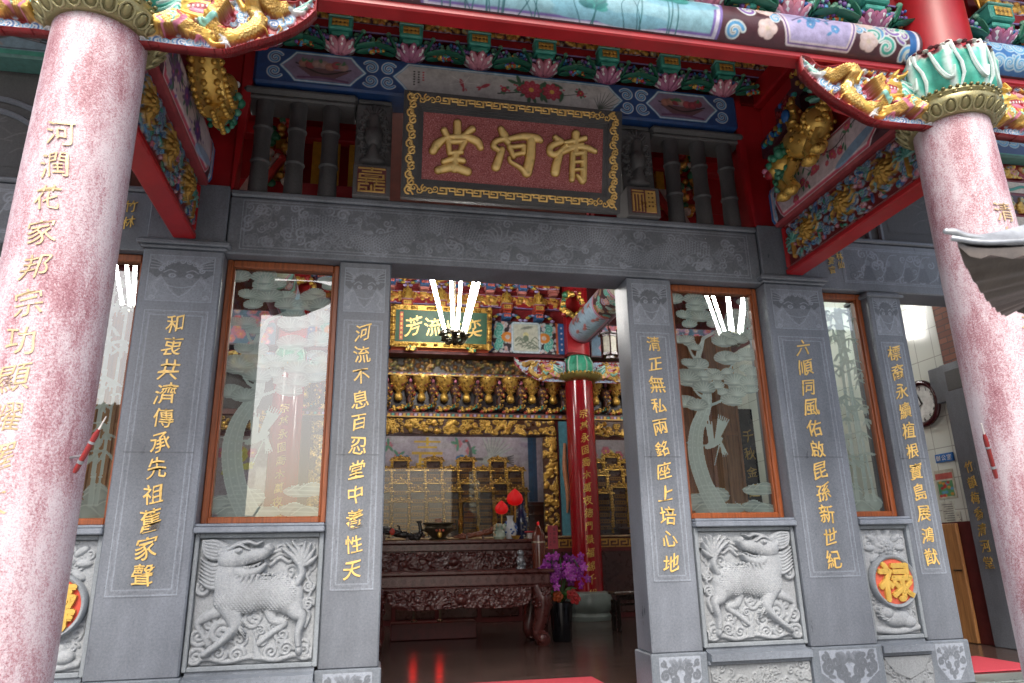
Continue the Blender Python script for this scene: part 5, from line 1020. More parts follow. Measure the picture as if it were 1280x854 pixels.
mb = MB('paint'); mb.ell((dx+.1, -.37, 3.98), (.05, .07, .04), (.34, .01, .02, 0)); mb.ell((dx+.12, -.36, 3.93), (.035, .05, .02), PINK)
for sg in (-1, 1): mb.ell((dx+.05+sg*.07, -.44, 4.10), .03, WHITE); mb.ell((dx+.055+sg*.075, -.415, 4.10), .016, BLACK)
mb.build('face', t)

# ================================================================== PINK COLUMNS
CY = -2.27
def column(s_, text, label):
    x = s_*2.95; t = thing('pink_column', label, 'column', (x, CY, FZ-.02), 'pink granite columns of the porch')
    MB('pink_granite', (1, 1, 1, 0)).lathe([(.268, -1.0), (.268, 0), (.262, 2.0), (.252, 3.06)], (x, CY, 0), 64).build('shaft', t, ang=50)
    MB('stone_green', (1, 1, 1, 0)).lathe([(.40, FZ-.015), (.40, -1.15), (.36, -1.13), (.41, -1.10), (.42, -1.04), (.37, -.99), (.30, -.975)], (x, CY, 0), 40).build('drum_base', t, ang=40)
    g = (.30, .27, .13, .55); g2 = (.20, .18, .085, .55)
    mb = MB('gilt', g); mb.lathe([(.262, 3.0), (.285, 3.0), (.30, 3.03), (.335, 3.08), (.350, 3.15), (.345, 3.19), (.325, 3.20), (.33, 3.23), (.345, 3.25), (.34, 3.28), (.30, 3.29)], (x, CY, 0), 48)
    for i in range(22):
        a = 2*math.pi*i/22; R = rotm(0, .55, 0); R = rotm(0, 0, a) @ R; c0 = V3(x+.312*math.cos(a), CY+.312*math.sin(a), 3.07)
        mb.ell(c0, (.020, .040, .072), g2, R=R, n=10, m=7); mb.ell(c0+V3(.012*math.cos(a), .012*math.sin(a), .003), (.020, .026, .052), g, R=R, n=10, m=7)
        Q = [c0+R @ V3(.014, .041*math.cos(u), .073*math.sin(u)) for u in np.linspace(-2.9, 6.0, 15)]; mb.tube(Q, .0075, (.40, .37, .20, .5), n=5)
        mb.ell((x+.338*math.cos(a+.14), CY+.338*math.sin(a+.14), 3.215), .018, g, n=7, m=5)
    for i in range(48): a = 2*math.pi*i/48; mb.ell((x+.345*math.cos(a), CY+.345*math.sin(a), 3.285), (.016, .016, .02), g2, n=6, m=4)
    mb.V = [np.column_stack([v[:, :2], 3.0+(v[:, 2]-3.0)*.62]) for v in mb.V]; mb.build('brass_collar', t, ang=60)
    n = 96; zs = np.linspace(3.28, 3.83, 16); th = np.arange(n)*2*math.pi/n; V = []; C = []
    for z in zs:
        u = (z-3.28)/.55; base = np.interp(u, (0, .3, .75, 1), (.300, .345, .365, .345)); ph = th*9+.7*np.sin(u*3)
        rib = np.cos(ph); r = base+.022*rib*(1-.25*u)+.012*np.sin(th*31+u*9)*(u > .8); V.append(np.stack([x+r*np.cos(th), CY+r*np.sin(th), z+.03*np.cos(ph)*(u > .9)+np.zeros(n)], 1))
        m_ = np.clip((rib-.75)*5, 0, 1)[:, None]; cc = np.array((.07, .46, .36, 0))*(1-m_)+np.array((.58, .70, .66, 0))*m_; dk = np.clip((-rib-.2)*1.2, 0, 1)[:, None]; cc = cc*(1-dk)+np.array((.03, .30, .22, 0))*dk
        if u > .86: cc = np.where(rib[:, None] > .2, np.array((.50, .54, .50, 0)), np.array((.20, .05, .06, 0)))
        C.append(cc)
    k = len(zs); F = [(i*n+j, i*n+(j+1) % n, (i+1)*n+(j+1) % n, (i+1)*n+j) for i in range(k-1) for j in range(n)]; F.append(tuple((k-1)*n+j for j in range(n)))
    mb = MB('paint'); mb.add(np.concatenate(V), F, np.concatenate(C))
    for i in range(9):      # folded white-edged leaf veins
        a = 2*math.pi*(i+.15)/9; mb.tube([(x+rr*math.cos(a+.07*math.sin(5*u)), CY+rr*math.sin(a+.07*math.sin(5*u)), 3.30+.5*u) for u, rr in ((0, .318), (.25, .350), (.5, .366), (.75, .374), (1, .362))], (.008, .014, .013, .012, .016), (.60, .70, .68, 0), n=6)
        a += .35; mb.tube(cat([(x+rr*math.cos(a+da), CY+rr*math.sin(a+da), 3.30+.5*u) for u, rr, da in ((.92, .365, -.12), (.5, .352, -.02), (.22, .352, .10), (.2, .352, .2), (.45, .366, .26))], 6), (.012, .018, .02, .018, .008), (.55, .68, .64, 0), n=6)
    for i in range(60): a = 2*math.pi*i/60; mb.ell((x+.350*math.cos(a), CY+.350*math.sin(a), 3.825+.014*math.sin(i*2.4)), (.024, .024, .020), (.17, .04, .05, 0) if i % 3 else (.5, .52, .48, 0), n=6, m=4)
    mb.V = [np.column_stack([v[:, :2], 3.175+(v[:, 2]-3.28)*.66]) for v in mb.V]; mb.build('leaf_capital', t, ang=50)
    MB('red_lacquer').lathe([(.27, 3.50), (.27, 4.1), (.26, 5.6)], (x, CY, 0), 48).build('red_upper_shaft', t, ang=50)
    mb = MB('gilt'); R_ = .2665
    def fn(gx, gy, gz, i): a = gx/R_; return np.stack([x+(R_-.001+gz)*np.sin(a), CY-(R_-.001+gz)*np.cos(a), 2.20-.192*i+gy], 1)
    letters(mb, text, (0, 0, 0), X_, Z_, NY, .145, (0, 0, 0), .004, (.58, .43, .24, .15), off=-.004, seed=11, fn=fn)
    mb.build('inscription', t, ang=30)
column(-1, '河潤花家邦宗功顯耀澤文', 'thick pink granite column with many gold characters, cut by the frame edge')
column(1, '清名傳世遠祖德振家聲長', 'pink granite column with green leaf capital, behind the grey burner roof tip')
for s_ in (-1, 1):      # red incense tubes on the columns
    t = thing('incense_holder', 'small red incense tube with pale tip on the pink column %s' % ('cut by the frame edge' if s_ < 0 else 'behind the burner roof tip'), 'incense holder', (s_*2.68, -2.42, .5))
    p0, p1 = (V3(-2.655, -2.44, .42), V3(-2.555, -2.5, .62)) if s_ < 0 else (V3(2.54, -2.42, .40), V3(2.44, -2.50, .66)); d = norm(p1-p0)
    mb = MB('lacquer', (.22, .02, .02, 0)); mb.tube([p0, p0+d*.02, p1-d*.03, p1], (.009, .013, .014, .008), n=12); mb.build('tube', t); mb = MB('steel'); mb.tube([p0*.75+p1*.25-d*.008, p0*.75+p1*.25+d*.008], .0152, n=12); mb.tube([p0*.3+p1*.7-d*.006, p0*.3+p1*.7+d*.006], .0152, n=12); mb.build('clamp', t)
    mb = MB('paint', (.6, .58, .55, 0)); mb.tube([p1-d*.005, p1+d*.07], (.005, .003), n=6); mb.box(*sorted((p0[0], p0[0]-(-s_)*0-.0001)), p0[1]-.01, p0[1]+.01, p0[2], p0[2]+.02) if 0 else None; mb.build('tip', t)
    mb = MB('steel'); m_ = p0*.6+p1*.4; mb.tube([m_, m_+V3(s_*.13, .12, 0)], .007, n=6); mb.build('bracket', t)

# ================================================================== ROUND FRONT BEAM
R_ = .172; BZ = 3.66
for seg, (a, b) in enumerate(((-2.70, 2.70), (3.22, 6.45), (-6.45, -3.22))):
    t = thing('front_beam', ('round front beam painted with lotus and heron panels over a red rail', 'round front beam with blue scrolls outside the green leaf capital', 'round front beam outside the cropped pink column')[seg], 'beam', ((a+b)/2, CY, 3.48))
    mb = MB('paint', MAROON); mb.tube([(a, CY, BZ), (b, CY, BZ)], R_-.003, n=32); mb.build('beam_body', t, ang=60)
    mb = MB('red_lacquer'); mb.box(a, b, CY-.065, CY+.065, 3.455, 3.525, ch=.012); mb.build('red_rail', t, ang=30)
    w = b-a-.01; h = R_*math.radians(200); c = CV(w, h, .0068, MAROON); rg = random.Random(3+seg); cx = w/2
    def half(sg):
        X = lambda d: cx+sg*d
        for k in range(26):
            d = rg.choice((rg.uniform(1.05, 1.45), rg.uniform(2.2, 2.6))); c.scroll(X(d), rg.uniform(.05, h-.05), rg.uniform(.05, .08), rg.uniform(0, 6), rg.choice((-1, 1)), 1.3, (.60, .66, .64, 0), rg.choice((TEAL, PURP, SKYB, MINT)), .36)
        for d in (1.42, 2.24):
            for k in range(3): y = h*(.2+.3*k); c.flower(X(d), y, .075, 5, (.66, .56, .56, 0), (.62, .48, .44, 0), (.6, .5, .4, 0)); c.scroll(X(d+(.07 if d < 2 else -.07)), y+.09, .05, 0, 1, 1.4, (.6, .66, .7, 0), SKYB, .34)
        e = .07; P = [(X(1.53), h*.5), (X(1.60), .04), (X(2.08), .04), (X(2.15), h*.5), (X(2.08), h-.04), (X(1.60), h-.04)]; c.poly(P, (.42, .38, .60, 0)); c.outline(P, .020, (.66, .58, .60, 0)); c.outline(P, .006, (.12, .05, .25, 0))
        for k in range(12): c.leaf(X(rg.uniform(1.64, 2.0)), rg.uniform(.15, h-.1), rg.uniform(0, 6), .05, .012, (.08, .25, .45, 0)); 
        for k in range(7): c.flower(X(rg.uniform(1.64, 2.02)), h*.5+rg.uniform(-.15, .2), .035, 5, (.10, .32, .56, 0), (.06, .2, .45, 0), (.5, .5, .6, 0))
        c.stroke(cat([(X(1.62), h*.35), (X(1.78), h*.5), (X(1.9), h*.42), (X(2.05), h*.6)], 8), .005, (.05, .06, .15, 0)); c.stroke([(X(2.62), 0), (X(2.62), h)], .03, BLUE); c.stroke([(X(2.66), 0), (X(2.66), h)], .012, (.6, .62, .7, 0))
    if seg == 0:
        half(1); half(-1)
        P = [(cx-1.02, 0), (cx+1.02, 0), (cx+1.05, h*.5), (cx+1.02, h), (cx-1.02, h), (cx-1.05, h*.5)]; c.poly(P, (.27, .50, .58, 0)); c.outline(P, .034, (.20, .14, .42, 0)); c.outline(P, .014, (.62, .60, .72, 0))
        for k in range(18): c.blob(cx+rg.uniform(-.9, .9), rg.uniform(.05, h), rg.uniform(.15, .3), .05, rg.uniform(-.1, .1), (.42, .62, .68, 0) if k % 2 else (.20, .44, .55, 0))
        for k in range(16):
            x, y = cx+rg.uniform(-.92, .92), rg.uniform(.10, h*.85); r = rg.uniform(.08, .15); c.stroke([(x, 0), (x+rg.uniform(-.03, .03), y)], .005, (.03, .16, .18, 0))
            for j in range(8): a_ = j*.42-.1; c.blob(x+r*.55*math.cos(a_), y+r*.35*math.sin(a_), r*.5, r*.22, a_, rg.choice(((.03, .22, .22, 0), (.06, .32, .30, 0), (.02, .15, .17, 0))))
        for k in range(9): x = cx+rg.uniform(-.95, .95); c.stroke(cat([(x, 0), (x+rg.uniform(-.1, .1), h*.3), (x+rg.uniform(-.35, .35), h*rg.uniform(.4, .7))], 6), .0045, (.03, .14, .17, 0), w1=.002)
        for k in range(7): x, y = cx+rg.uniform(-.8, .8), rg.uniform(.2, .6); c.flower(x, y, .05, 6, (.62, .34, .40, 0), (.58, .2, .28, 0), (.5, .4, .1, 0))
        for (x, y) in ((-.15, .42), (.08, .30), (-.6, .38)): c.blob(cx+x, y, .09, .03, .3, (.62, .66, .68, 0)); c.stroke(cat([(cx+x+.07, y+.02), (cx+x+.11, y+.09), (cx+x+.08, y+.14)], 6), .011, (.62, .66, .68, 0)); c.stroke([(cx+x, y), (cx+x-.02, y-.15)], .004, BLACK)
    else:
        for k in range(60): c.scroll(rg.uniform(0, w), rg.uniform(0, h), rg.uniform(.05, .09), rg.uniform(0, 6), rg.choice((-1, 1)), 1.4, (.6, .66, .68, 0), rg.choice((TEAL, SKYB, PURP)), .34)
        x0 = .05 if seg == 1 else w-.55; c.rect(x0, x0+.42, 0, h, (.03, .16, .42, 0)); [c.scroll(x0+.1+.1*k, .1+.14*j, .06, k+j, (-1)**k, 1.5, (.5, .66, .72, 0), SKYB, .3) for k in range(3) for j in range(5)]
    def fn(X, Y, H, a=a): an = math.radians(-62)+Y/R_; return np.stack([a+.005+X, CY-(R_+H)*np.cos(an), BZ+(R_+H)*np.sin(an)], -1)
    c.build('beam_painting', None, None, None, None, t, 'paint', fn=fn)
# ------------------------------------------------------------------ dragon brackets under the front beam
def dragon_canvas():
    k = 1.05/700; w, h = 1.06, .60; rg = random.Random(13)
    def q(*P): return [((x-10)*k, (672-y)*.57/390) for x, y in P]
    c = CV(w, h, .0046, (.30, .012, .016, 0)); WB = (.70, .74, .78, 0)
    for i in range(150): x, y = rg.uniform(0, w), rg.uniform(0, h); c.scroll(x, y, rg.uniform(.016, .03), rg.uniform(0, 6), rg.choice((-1, 1)), 1.3, WB if i % 2 else (.35, .02, .03, 0), SKYB if i % 2 else PINK, .36, dh=.015)
    def edge(P, r, n):
        P = cat(P, 10)
        for i in range(n): p = P[int(i/(n-1)*(len(P)-1))]; c.scroll(p[0], p[1], r*rg.uniform(.8, 1.1), rg.uniform(0, 6), rg.choice((-1, 1)), 1.5, WB, SKYB if i % 3 else BLUE, .36, dh=.024, hb=.01)
    edge(q((110, 430), (170, 480), (260, 440), (320, 410)), .034, 9); edge(q((130, 330), (230, 340), (330, 330), (500, 325), (650, 350)), .036, 15); edge(q((690, 350), (690, 470), (690, 630)), .038, 9); edge(q((690, 640), (560, 640), (430, 630)), .036, 10); edge(q((420, 640), (340, 600), (270, 560)), .03, 6); edge(q((270, 450), (300, 500), (310, 450)), .03, 5)
    def body(P, ws, G=GOLD, dh=.085, hb=.015):
        P = cat(q(*P), 12); ws = [a*.80 for a in ws]; c.stroke(P, .05, (.30, .10, .04, .3), dh*.5, hb, ws=[a*1.2 for a in ws]); c.stroke(P, .05, G, dh, hb, ws=ws)
        D = np.gradient(P, axis=0); D /= np.linalg.norm(D, axis=1)[:, None]+1e-9
        for i in range(1, len(P)-1):
            nn = np.array([-D[i][1], D[i][0]]); wl = np.interp(i/len(P), np.linspace(0, 1, len(ws)), ws)
            for kk in np.linspace(-.75, .75, 5):
                p = P[i]+nn*wl*(kk+(.12 if i % 2 else 0)); jj, ii = int(p[1]/c.res), int(p[0]/c.rx)
                if 0 <= jj < c.ny and 0 <= ii < c.nx: c.blob(p[0], p[1], .012, .012, 0, (.34, .17, .03, .5), .004, c.H[jj, ii]*.97); c.blob(p[0], p[1]+.003, .009, .009, 0, (.82, .58, .20, .6), .012, c.H[jj, ii]*.98)
    body([(120, 390), (170, 410), (230, 375), (265, 400), (235, 480), (270, 545), (360, 590), (420, 540), (400, 470), (370, 420)], (.035, .055, .05, .05, .05, .055, .055, .055, .06, .05))
    body([(410, 610), (480, 590), (540, 560), (590, 580), (600, 610)], (.03, .05, .06, .045, .02)); body([(520, 520), (560, 560), (610, 600)], (.06, .065, .03))
    for P in ([(300, 420), (330, 360), (350, 340)], [(430, 600), (400, 640), (350, 630)], [(590, 590), (640, 620), (670, 640)], [(300, 520), (320, 590), (360, 610)]):
        c.stroke(cat(q(*P), 6), .022, GOLD, .06, .03, w1=.014); e = q(P[-1])[0]; [c.stroke([e, (e[0]+.035*math.cos(a), e[1]+.035*math.sin(a))], .009, WHITE, .03, .05, w1=.003) for a in (-2.4, -1.4, -.4, .6)]
    for j in range(5): c.stroke(cat(q((110, 400), (70, 360+10*j), (25+8*j, 300+22*j)), 8), .017, MINT if j % 2 else (.66, .70, .68, 0), .05, .01, w1=.005)
    for i in range(46):
        x, y = rg.uniform(.1, w-.06), rg.uniform(.06, h-.1); a = rg.uniform(0, 6.3); c.stroke(cat([(x, y), (x+.03*math.cos(a), y+.03*math.sin(a)), (x+.055*math.cos(a+.7), y+.055*math.sin(a+.7))], 5), .009, rg.choice((GOLD, GOLD2, GOLD, WB, (.5, .03, .03, 0), PINK, MINT)), .03, .05, w1=.003)
    # head, mouth, horns, mane
    hx = q((470, 440))[0]; c.blob(hx[0], hx[1], .13, .085, -.15, GOLD, .075, .03); c.blob(*q((500, 420))[0], .09, .06, 0, GOLD, .05, .055); c.blob(*q((455, 455))[0], .085, .035, .15, (.32, .01, .02, 0), .02, .075); c.blob(*q((470, 475))[0], .055, .022, .2, PINK, .015, .085)
    for j in range(6): c.blob(*q((420+18*j, 440+3*j))[0], .007, .011, 0, WHITE, .015, .085)
    c.stroke(cat(q((390, 420), (440, 405), (520, 425)), 6), .024, GOLD, .035, .075); c.stroke(cat(q((410, 500), (470, 500), (540, 480)), 6), .022, GOLD, .035, .06, w1=.014); c.blob(*q((445, 400))[0], .035, .03, 0, (.6, .28, .30, 0), .03, .08); c.blob(*q((510, 395))[0], .022, .022, 0, WHITE, .02, .09); c.blob(*q((512, 395))[0], .011, .011, 0, BLACK, .02, .10)
    for P in ([(520, 380), (560, 360), (580, 330)], [(500, 370), (520, 345), (530, 330)]): c.stroke(cat(q(*P), 6), .02, GOLD, .05, .09, w1=.01)
    for j in range(7): c.stroke(cat(q((550, 390+14*j), (600, 410+22*j), (650, 440+20*j), (665, 480+14*j)), 8), .015, (MINT, (.66, .72, .70, 0), TEAL)[j % 3], .05, .04, w1=.005)
    for j in range(5): c.blob(*q((500+8*j, 540+10*j))[0], .03, .012, -.6, PINK, .03, .09)
    c.stroke(cat(q((400, 520), (440, 550), (460, 520)), 6), .02, MINT, .04, .07)
    c.H *= .55
    for _ in range(2):
        Hp = np.pad(c.H, 1, mode='edge'); c.H = .5*c.H+.125*(Hp[:-2, 1:-1]+Hp[2:, 1:-1]+Hp[1:-1, :-2]+Hp[1:-1, 2:])
    c.H += .0025*np.sin(9*c.C[..., 0]*6.28); CL = cat(q((10, 285), (60, 300), (110, 350), (240, 320), (400, 318), (560, 325), (640, 325), (712, 350), (714, 500), (708, 655), (620, 668), (500, 672), (400, 672), (340, 660), (250, 605), (170, 560), (100, 500), (40, 430), (12, 380)), 6); c.outline(CL, .013, (.30, .010, .014, 0), .03, .012); c.clip(CL); return c
DC = dragon_canvas()
for (xt, U, lb) in ((1.71, X_, 'gilt dragon bracket with blue clouds, joining the column with the green leaf capital'), (-1.71, -X_, 'gilt dragon bracket with blue clouds above the side beam with purple flower sprays'), (4.19, -X_, 'carved bracket under the front beam outside the right column, cut by the frame'), (-4.19, X_, 'carved bracket under the front beam outside the left column, cut by the frame')):
    t = thing('dragon_bracket', lb, 'carved bracket', (xt, CY, 3.02), 'dragon brackets under the front beam')
    DC.build('dragon_relief', (xt, CY-.05, 2.965), U, Z_*.89, NY, t, 'paint', thick=.045, ang=180)
    mb = MB('red_lacquer'); a, b = sorted((xt, xt+U[0]*1.0)); mb.prism([(xt+U[0]*u, 2.985+v*.89) for u, v in ((.12, .40), (.30, .14), (.60, .05), (1.0, .05), (1.0, .46), (.3, .46))], (0, CY-.002, 0), X_, Z_, Y_, 0, .05); mb.build('red_backing', t, ang=30)

# ================================================================== ROOF over porch and hall
t = thing('temple_roof', 'dark red timber roof over the porch brackets', 'roof', (0, 0, 5.3))
mb = MB('ceiling_dark'); V = [(-7.5, -3.9, 5.35), (7.5, -3.9, 5.35), (7.5, .5, 6.5), (-7.5, .5, 6.5), (-7.5, -3.9, 5.5), (7.5, -3.9, 5.5), (7.5, .5, 6.65), (-7.5, .5, 6.65)]
mb.add(V, [(0, 3, 2, 1), (4, 5, 6, 7), (0, 1, 5, 4), (1, 2, 6, 5), (2, 3, 7, 6), (3, 0, 4, 7)]); mb.build('soffit', t, smooth=False)
mb = MB('red_lacquer')
for i in range(50): x = -7.3+.298*i; mb.prism([(-3.85, 5.29), (-3.85, 5.355), (.45, 6.48), (.45, 6.41)], (x, 0, 0), Y_, Z_, X_, 0, .09)
mb.build('rafter_rows', t, smooth=False)['kind'] = 'stuff'
mb = MB('clay_roof')
mb.add([(-7.6, -4.0, 5.52), (7.6, -4.0, 5.52), (7.6, 5.0, 9.0), (-7.6, 5.0, 9.0)], [(0, 1, 2, 3)]); mb.add([(-7.6, 5.0, 9.0), (7.6, 5.0, 9.0), (7.6, 10.4, 7.1), (-7.6, 10.4, 7.1)], [(0, 1, 2, 3)])
for i in range(60): x = -7.5+.254*i; mb.tube([(x, -4.02, 5.55), (x, 5.0, 9.03)], .06, n=6)
mb.build('roof_tiles', t, ang=40)
for s_ in (-1, 1):      # closing red boards above side walls
    mb = MB('dark_red_wood'); a, b = sorted((s_*6.46, s_*6.6)); mb.box(a, b, .02, .36, FZ, 6.4); tag(mb.build('end_wall', loc=(s_*6.5, .2, FZ)), 'dark end pier of the facade past the %s' % ('side doorway by the brick wall' if s_ > 0 else 'doorway behind the left column'), 'wall')
t = thing('gable_board', 'dark red boards above the row of blue beam brackets', 'wall', (0, .3, 5.6)); MB('dark_red_wood').box(-6.45, 6.45, .22, .32, 4.79, 6.45).build('boards', t, ang=30)

# ================================================================== STEEL INCENSE BURNER, only its roof tip shows
bc = V3(1.29, -4.40, 0); t = thing('incense_burner', 'blurred grey metal roof tip of an incense burner close in front', 'incense burner', (bc[0], bc[1], -1.75))
tip = V3(.70, -4.30, 1.02)
def corner(i): a = math.atan2(tip[1]-bc[1], tip[0]-bc[0])+i*math.pi/2; r = np.hypot(*(tip-bc)[:2]); return V3(bc[0]+r*math.cos(a), bc[1]+r*math.sin(a), tip[2])
apex = V3(bc[0], bc[1], 1.22); mb = MB('steel'); rid = MB('steel', (1, 1, 1, 0)); und = MB('paint', (.12, .10, .085, 0))
n = 14
for i in range(4):
    A, B = corner(i), corner(i+1); V = []; F = []
    for a in range(n+1):
        u = a/n
        for b in range(n+1):
            v = b/n; e = A*(1-v)+B*v; sag = 1-(2*v-1)**2; e = e-V3(0, 0, .10*sag**.6)+norm(V3(bc[0]-e[0], bc[1]-e[1], 0))*.04*sag*(1-u); p = e*(1-u)+apex*u; p[2] -= .06*math.sin(math.pi*u)*(.6+.4*sag); V.append(p)
    F = [(a*(n+1)+b, a*(n+1)+b+1, (a+1)*(n+1)+b+1, (a+1)*(n+1)+b) for a in range(n) for b in range(n)]; mb.add(V, F)
    m_ = 30; Vu = []
    for b in range(m_+1):
        v = b/m_; e = A*(1-v)+B*v; sag = 1-(2*v-1)**2; e = e-V3(0, 0, .10*sag**.6); Vu += [e-V3(0, 0, .012), e-V3(0, 0, .03+.022*abs(math.sin(v*math.pi*9)))*1.0, e+norm(V3(bc[0]-e[0], bc[1]-e[1], 0))*.22-V3(0, 0, .02)]
    Fu = []; 
    for b in range(m_): o = 3*b; Fu += [(o, o+3, o+4, o+1), (o+1, o+4, o+5, o+2)]
    und.add(Vu, Fu)
    out = norm(V3(A[0]-bc[0], A[1]-bc[1], 0)); rid.tube(cat([A+out*.03+V3(0, 0, .025), A+V3(0, 0, .022), A*.9+apex*.1-V3(0, 0, .02), A*.6+apex*.4-V3(0, 0, .08), apex], 8), (.009, .013, .014, .015, .018), n=10); rid.ell(A+out*.03+V3(0, 0, .026), .011, n=8, m=6); rid.tube(cat([A-V3(0, 0, .0)+out*.015, A+(B-A)*.1-V3(0, 0, .045), A+(B-A)*.3-V3(0, 0, .09)], 6), (.010, .010, .010), n=8)
mb.build('roof_sheets', t, ang=60); rid.build('hip_ridge', t, ang=60); und.build('eave_lining', t, ang=60)
for i in range(4): c_ = corner(i)*.4+V3(bc[0], bc[1], 0)*.6; mb = MB('steel'); mb.tube([(c_[0], c_[1], .05), (c_[0], c_[1], .84)], .02, n=12); mb.build('post', t)
mb = MB('bronze'); mb.lathe([(.15, -.95), (.24, -.8), (.30, -.5), (.31, -.2), (.29, -.02), (.34, .03), (.34, .07), (.27, .07), (.26, -.1), (.05, -.12)], bc, 32); mb.build('bowl', t)
for i in range(3): a = i*2.1; mb = MB('bronze'); mb.tube([(bc[0]+.18*math.cos(a), bc[1]+.18*math.sin(a), -.8), (bc[0]+.26*math.cos(a), bc[1]+.26*math.sin(a), -1.2), (bc[0]+.22*math.cos(a), bc[1]+.22*math.sin(a), -1.748)], (.07, .05, .06), n=10); mb.build('leg', t)
# ================================================================== HALL: walls
mb = MB('dark_red_wood'); mb.box(-6.6, 6.6, 9.6, 9.8, FZ, 6.9); tag(mb.build('back_wall', loc=(0, 9.7, FZ)), 'dark red back wall of the hall behind the shrine', 'wall')
t = thing('tiled_wall', 'pale glazed tile wall seen through the side doorway, round clock on it', 'wall', (6.55, 5, FZ)); MB('wall_tiles').box(6.5, 6.6, 1.99, 9.59, FZ, 4.2).build('tiles', t, smooth=False); MB('dark_red_wood').box(6.5, 6.6, 2.2, 9.59, 4.21, 6.9).build('upper_boards', t, smooth=False)
t = thing('tiled_wall', 'pale glazed tile wall at the far side of the hall, behind the left column', 'wall', (-6.55, 5, FZ)); MB('wall_tiles').box(-6.6, -6.5, .37, 9.59, FZ, 4.2).build('tiles', t, smooth=False); MB('dark_red_wood').box(-6.6, -6.5, .37, 9.59, 4.21, 6.9).build('upper_boards', t, smooth=False)
t = thing('brick_wall', 'dark red brick wall at the edge of the side doorway, by the pink column', 'wall', (6.55, 1, FZ)); MB('red_brick').box(6.5, 6.62, .37, 1.985, FZ, 4.2).build('bricks', t, smooth=False); MB('dark_red_wood').box(6.5, 6.62, .37, 2.19, 4.21, 6.9).build('upper_boards', t, smooth=False)
t = thing('stone_door_frame', 'grey stone door frame with gold writing 竹韻梅香清河堂 against the brick wall', 'door frame', (6.42, 1.9, FZ))
mb = MB('stone', SB); mb.box(6.40, 6.498, 1.63, 1.98, FZ, 2.40, ch=.01); mb.build('jamb', t, ang=30); mb = MB('stone', SB); mb.box(6.41, 6.5, 1.2, 2.20, 1.9, 2.395, ch=.01); mb.build('head', t, ang=30)
mb = MB('stone_dark', (.8, .8, .8, 0)); mb.box(6.394, 6.42, 1.28, 1.9, 2.02, 2.3, ch=.01); mb.build('recess', t)
mb = MB('gilt'); letters(mb, '竹韻梅香清河堂', (6.394, 1.80, 1.0), -Y_, Z_, -X_, .15, (0, 0, -.2), .006, (.62, .42, .12, .35), seed=8, off=.015); mb.build('inscription', t)
t = thing('wooden_door', 'brown wooden door leaf ajar below the notices, beside the stone door frame', 'door', (6.44, 2.35, FZ)); MB('door_wood').box(6.42, 6.47, 2.25, 2.60, FZ+.005, .30, ch=.008).build('leaf', t, ang=30); MB('dark_red_wood').box(6.474, 6.499, 1.99, 2.6, FZ+.004, .32).build('dark_gap', t)
mb = MB('bronze'); mb.tube([(6.41, 2.28, -.3), (6.37, 2.28, -.3), (6.37, 2.36, -.3)], .012); mb.build('handle', t)
t = thing('wall_clock', 'round white wall clock with a dark rim on the tiled wall', 'clock', (6.46, 2.45, 1.97)); cc = V3(6.46, 2.45, 1.97); th = np.linspace(0, 2*math.pi, 41)[:-1]
mb = MB('lacquer', (.05, .008, .012, 0)); mb.tube([cc+V3(-.02, .30*math.cos(a), .30*math.sin(a)) for a in np.linspace(0, 2*math.pi, 41)], .04, n=10); mb.build('rim', t)
mb = MB('paint', (.72, .73, .70, 0)); mb.prism([(.29*math.cos(a), .29*math.sin(a)) for a in th], cc, Y_, Z_, X_, -.01, .035); mb.build('face', t)
mb = MB('paint')
for i in range(12): a = math.pi/2-2*math.pi*(i+1)/12; letters(mb, str(i+1), cc+V3(-.012, -.225*math.cos(a), .225*math.sin(a)), -Y_, Z_, -X_, .075, (0, 0, 0), .003, BLACK, 'paint', brush=False, off=.01)
mb.build('numerals', t)
mb = MB('paint', BLACK); mb.tube([cc+V3(-.02, 0, 0), cc+V3(-.02, .06, .15)], .008, n=6); mb.tube([cc+V3(-.02, 0, 0), cc+V3(-.02, .1, -.06)], .008, n=6); mb.build('hands', t)
t = thing('office_sign', 'small blue sign with white characters 辦公室 on the tiled wall', 'sign', (6.47, 2.28, 1.18)); MB('paint', (.02, .16, .48, 0)).box(6.47, 6.498, 2.12, 2.43, 1.12, 1.235, ch=.003).build('board', t); mb = MB('paint'); letters(mb, '辦公室', (6.469, 2.37, 1.177), -Y_, Z_, -X_, .075, -Y_*.095, .002, WHITE, 'paint', brush=False); mb.build('characters', t)
rg = random.Random(3)
t = thing('poster', 'colourful poster pinned under the blue office sign', 'poster', (6.48, 2.35, .82)); MB('paint', (.55, .52, .40, 0)).box(6.488, 6.498, 2.19, 2.52, .63, 1.02).build('sheet', t); c = CV(.31, .37, .008, (.55, .55, .45, 0)); c.rect(.0, .31, .25, .33, (.55, .12, .10, 0)); c.rect(.02, .29, .02, .23, (.10, .32, .14, 0)); [c.blob(rg.uniform(.03, .28), rg.uniform(.03, .22), .03, .02, 0, rg.choice(((.6, .3, .05, 0), (.5, .05, .05, 0), (.1, .3, .5, 0)))) for k in range(16)]; c.build('picture', (6.486, 2.51, .64), -Y_, Z_, -X_, t)
for (y0, y1, z0, z1, l) in ((2.28, 2.5, .22, .60, 'white printed notice below the colourful poster'), (2.20, 2.28, -.05, .45, 'narrow pale slip of paper hanging beside the white notice')):
    t = thing('paper_notice', l, 'notice', (6.48, y0, z0)); MB('paint', (.62, .64, .55, 0)).box(6.488, 6.498, y0, y1, z0, z1).build('sheet', t); mb = MB('paint', (.2, .2, .2, 0)); [mb.box(6.4855, 6.4875, y0+.02, y1-.02-.03*(k % 3), z1-.05-.03*k, z1-.04-.03*k) for k in range(int((z1-z0-.08)/.03))]; mb.build('print_lines', t)

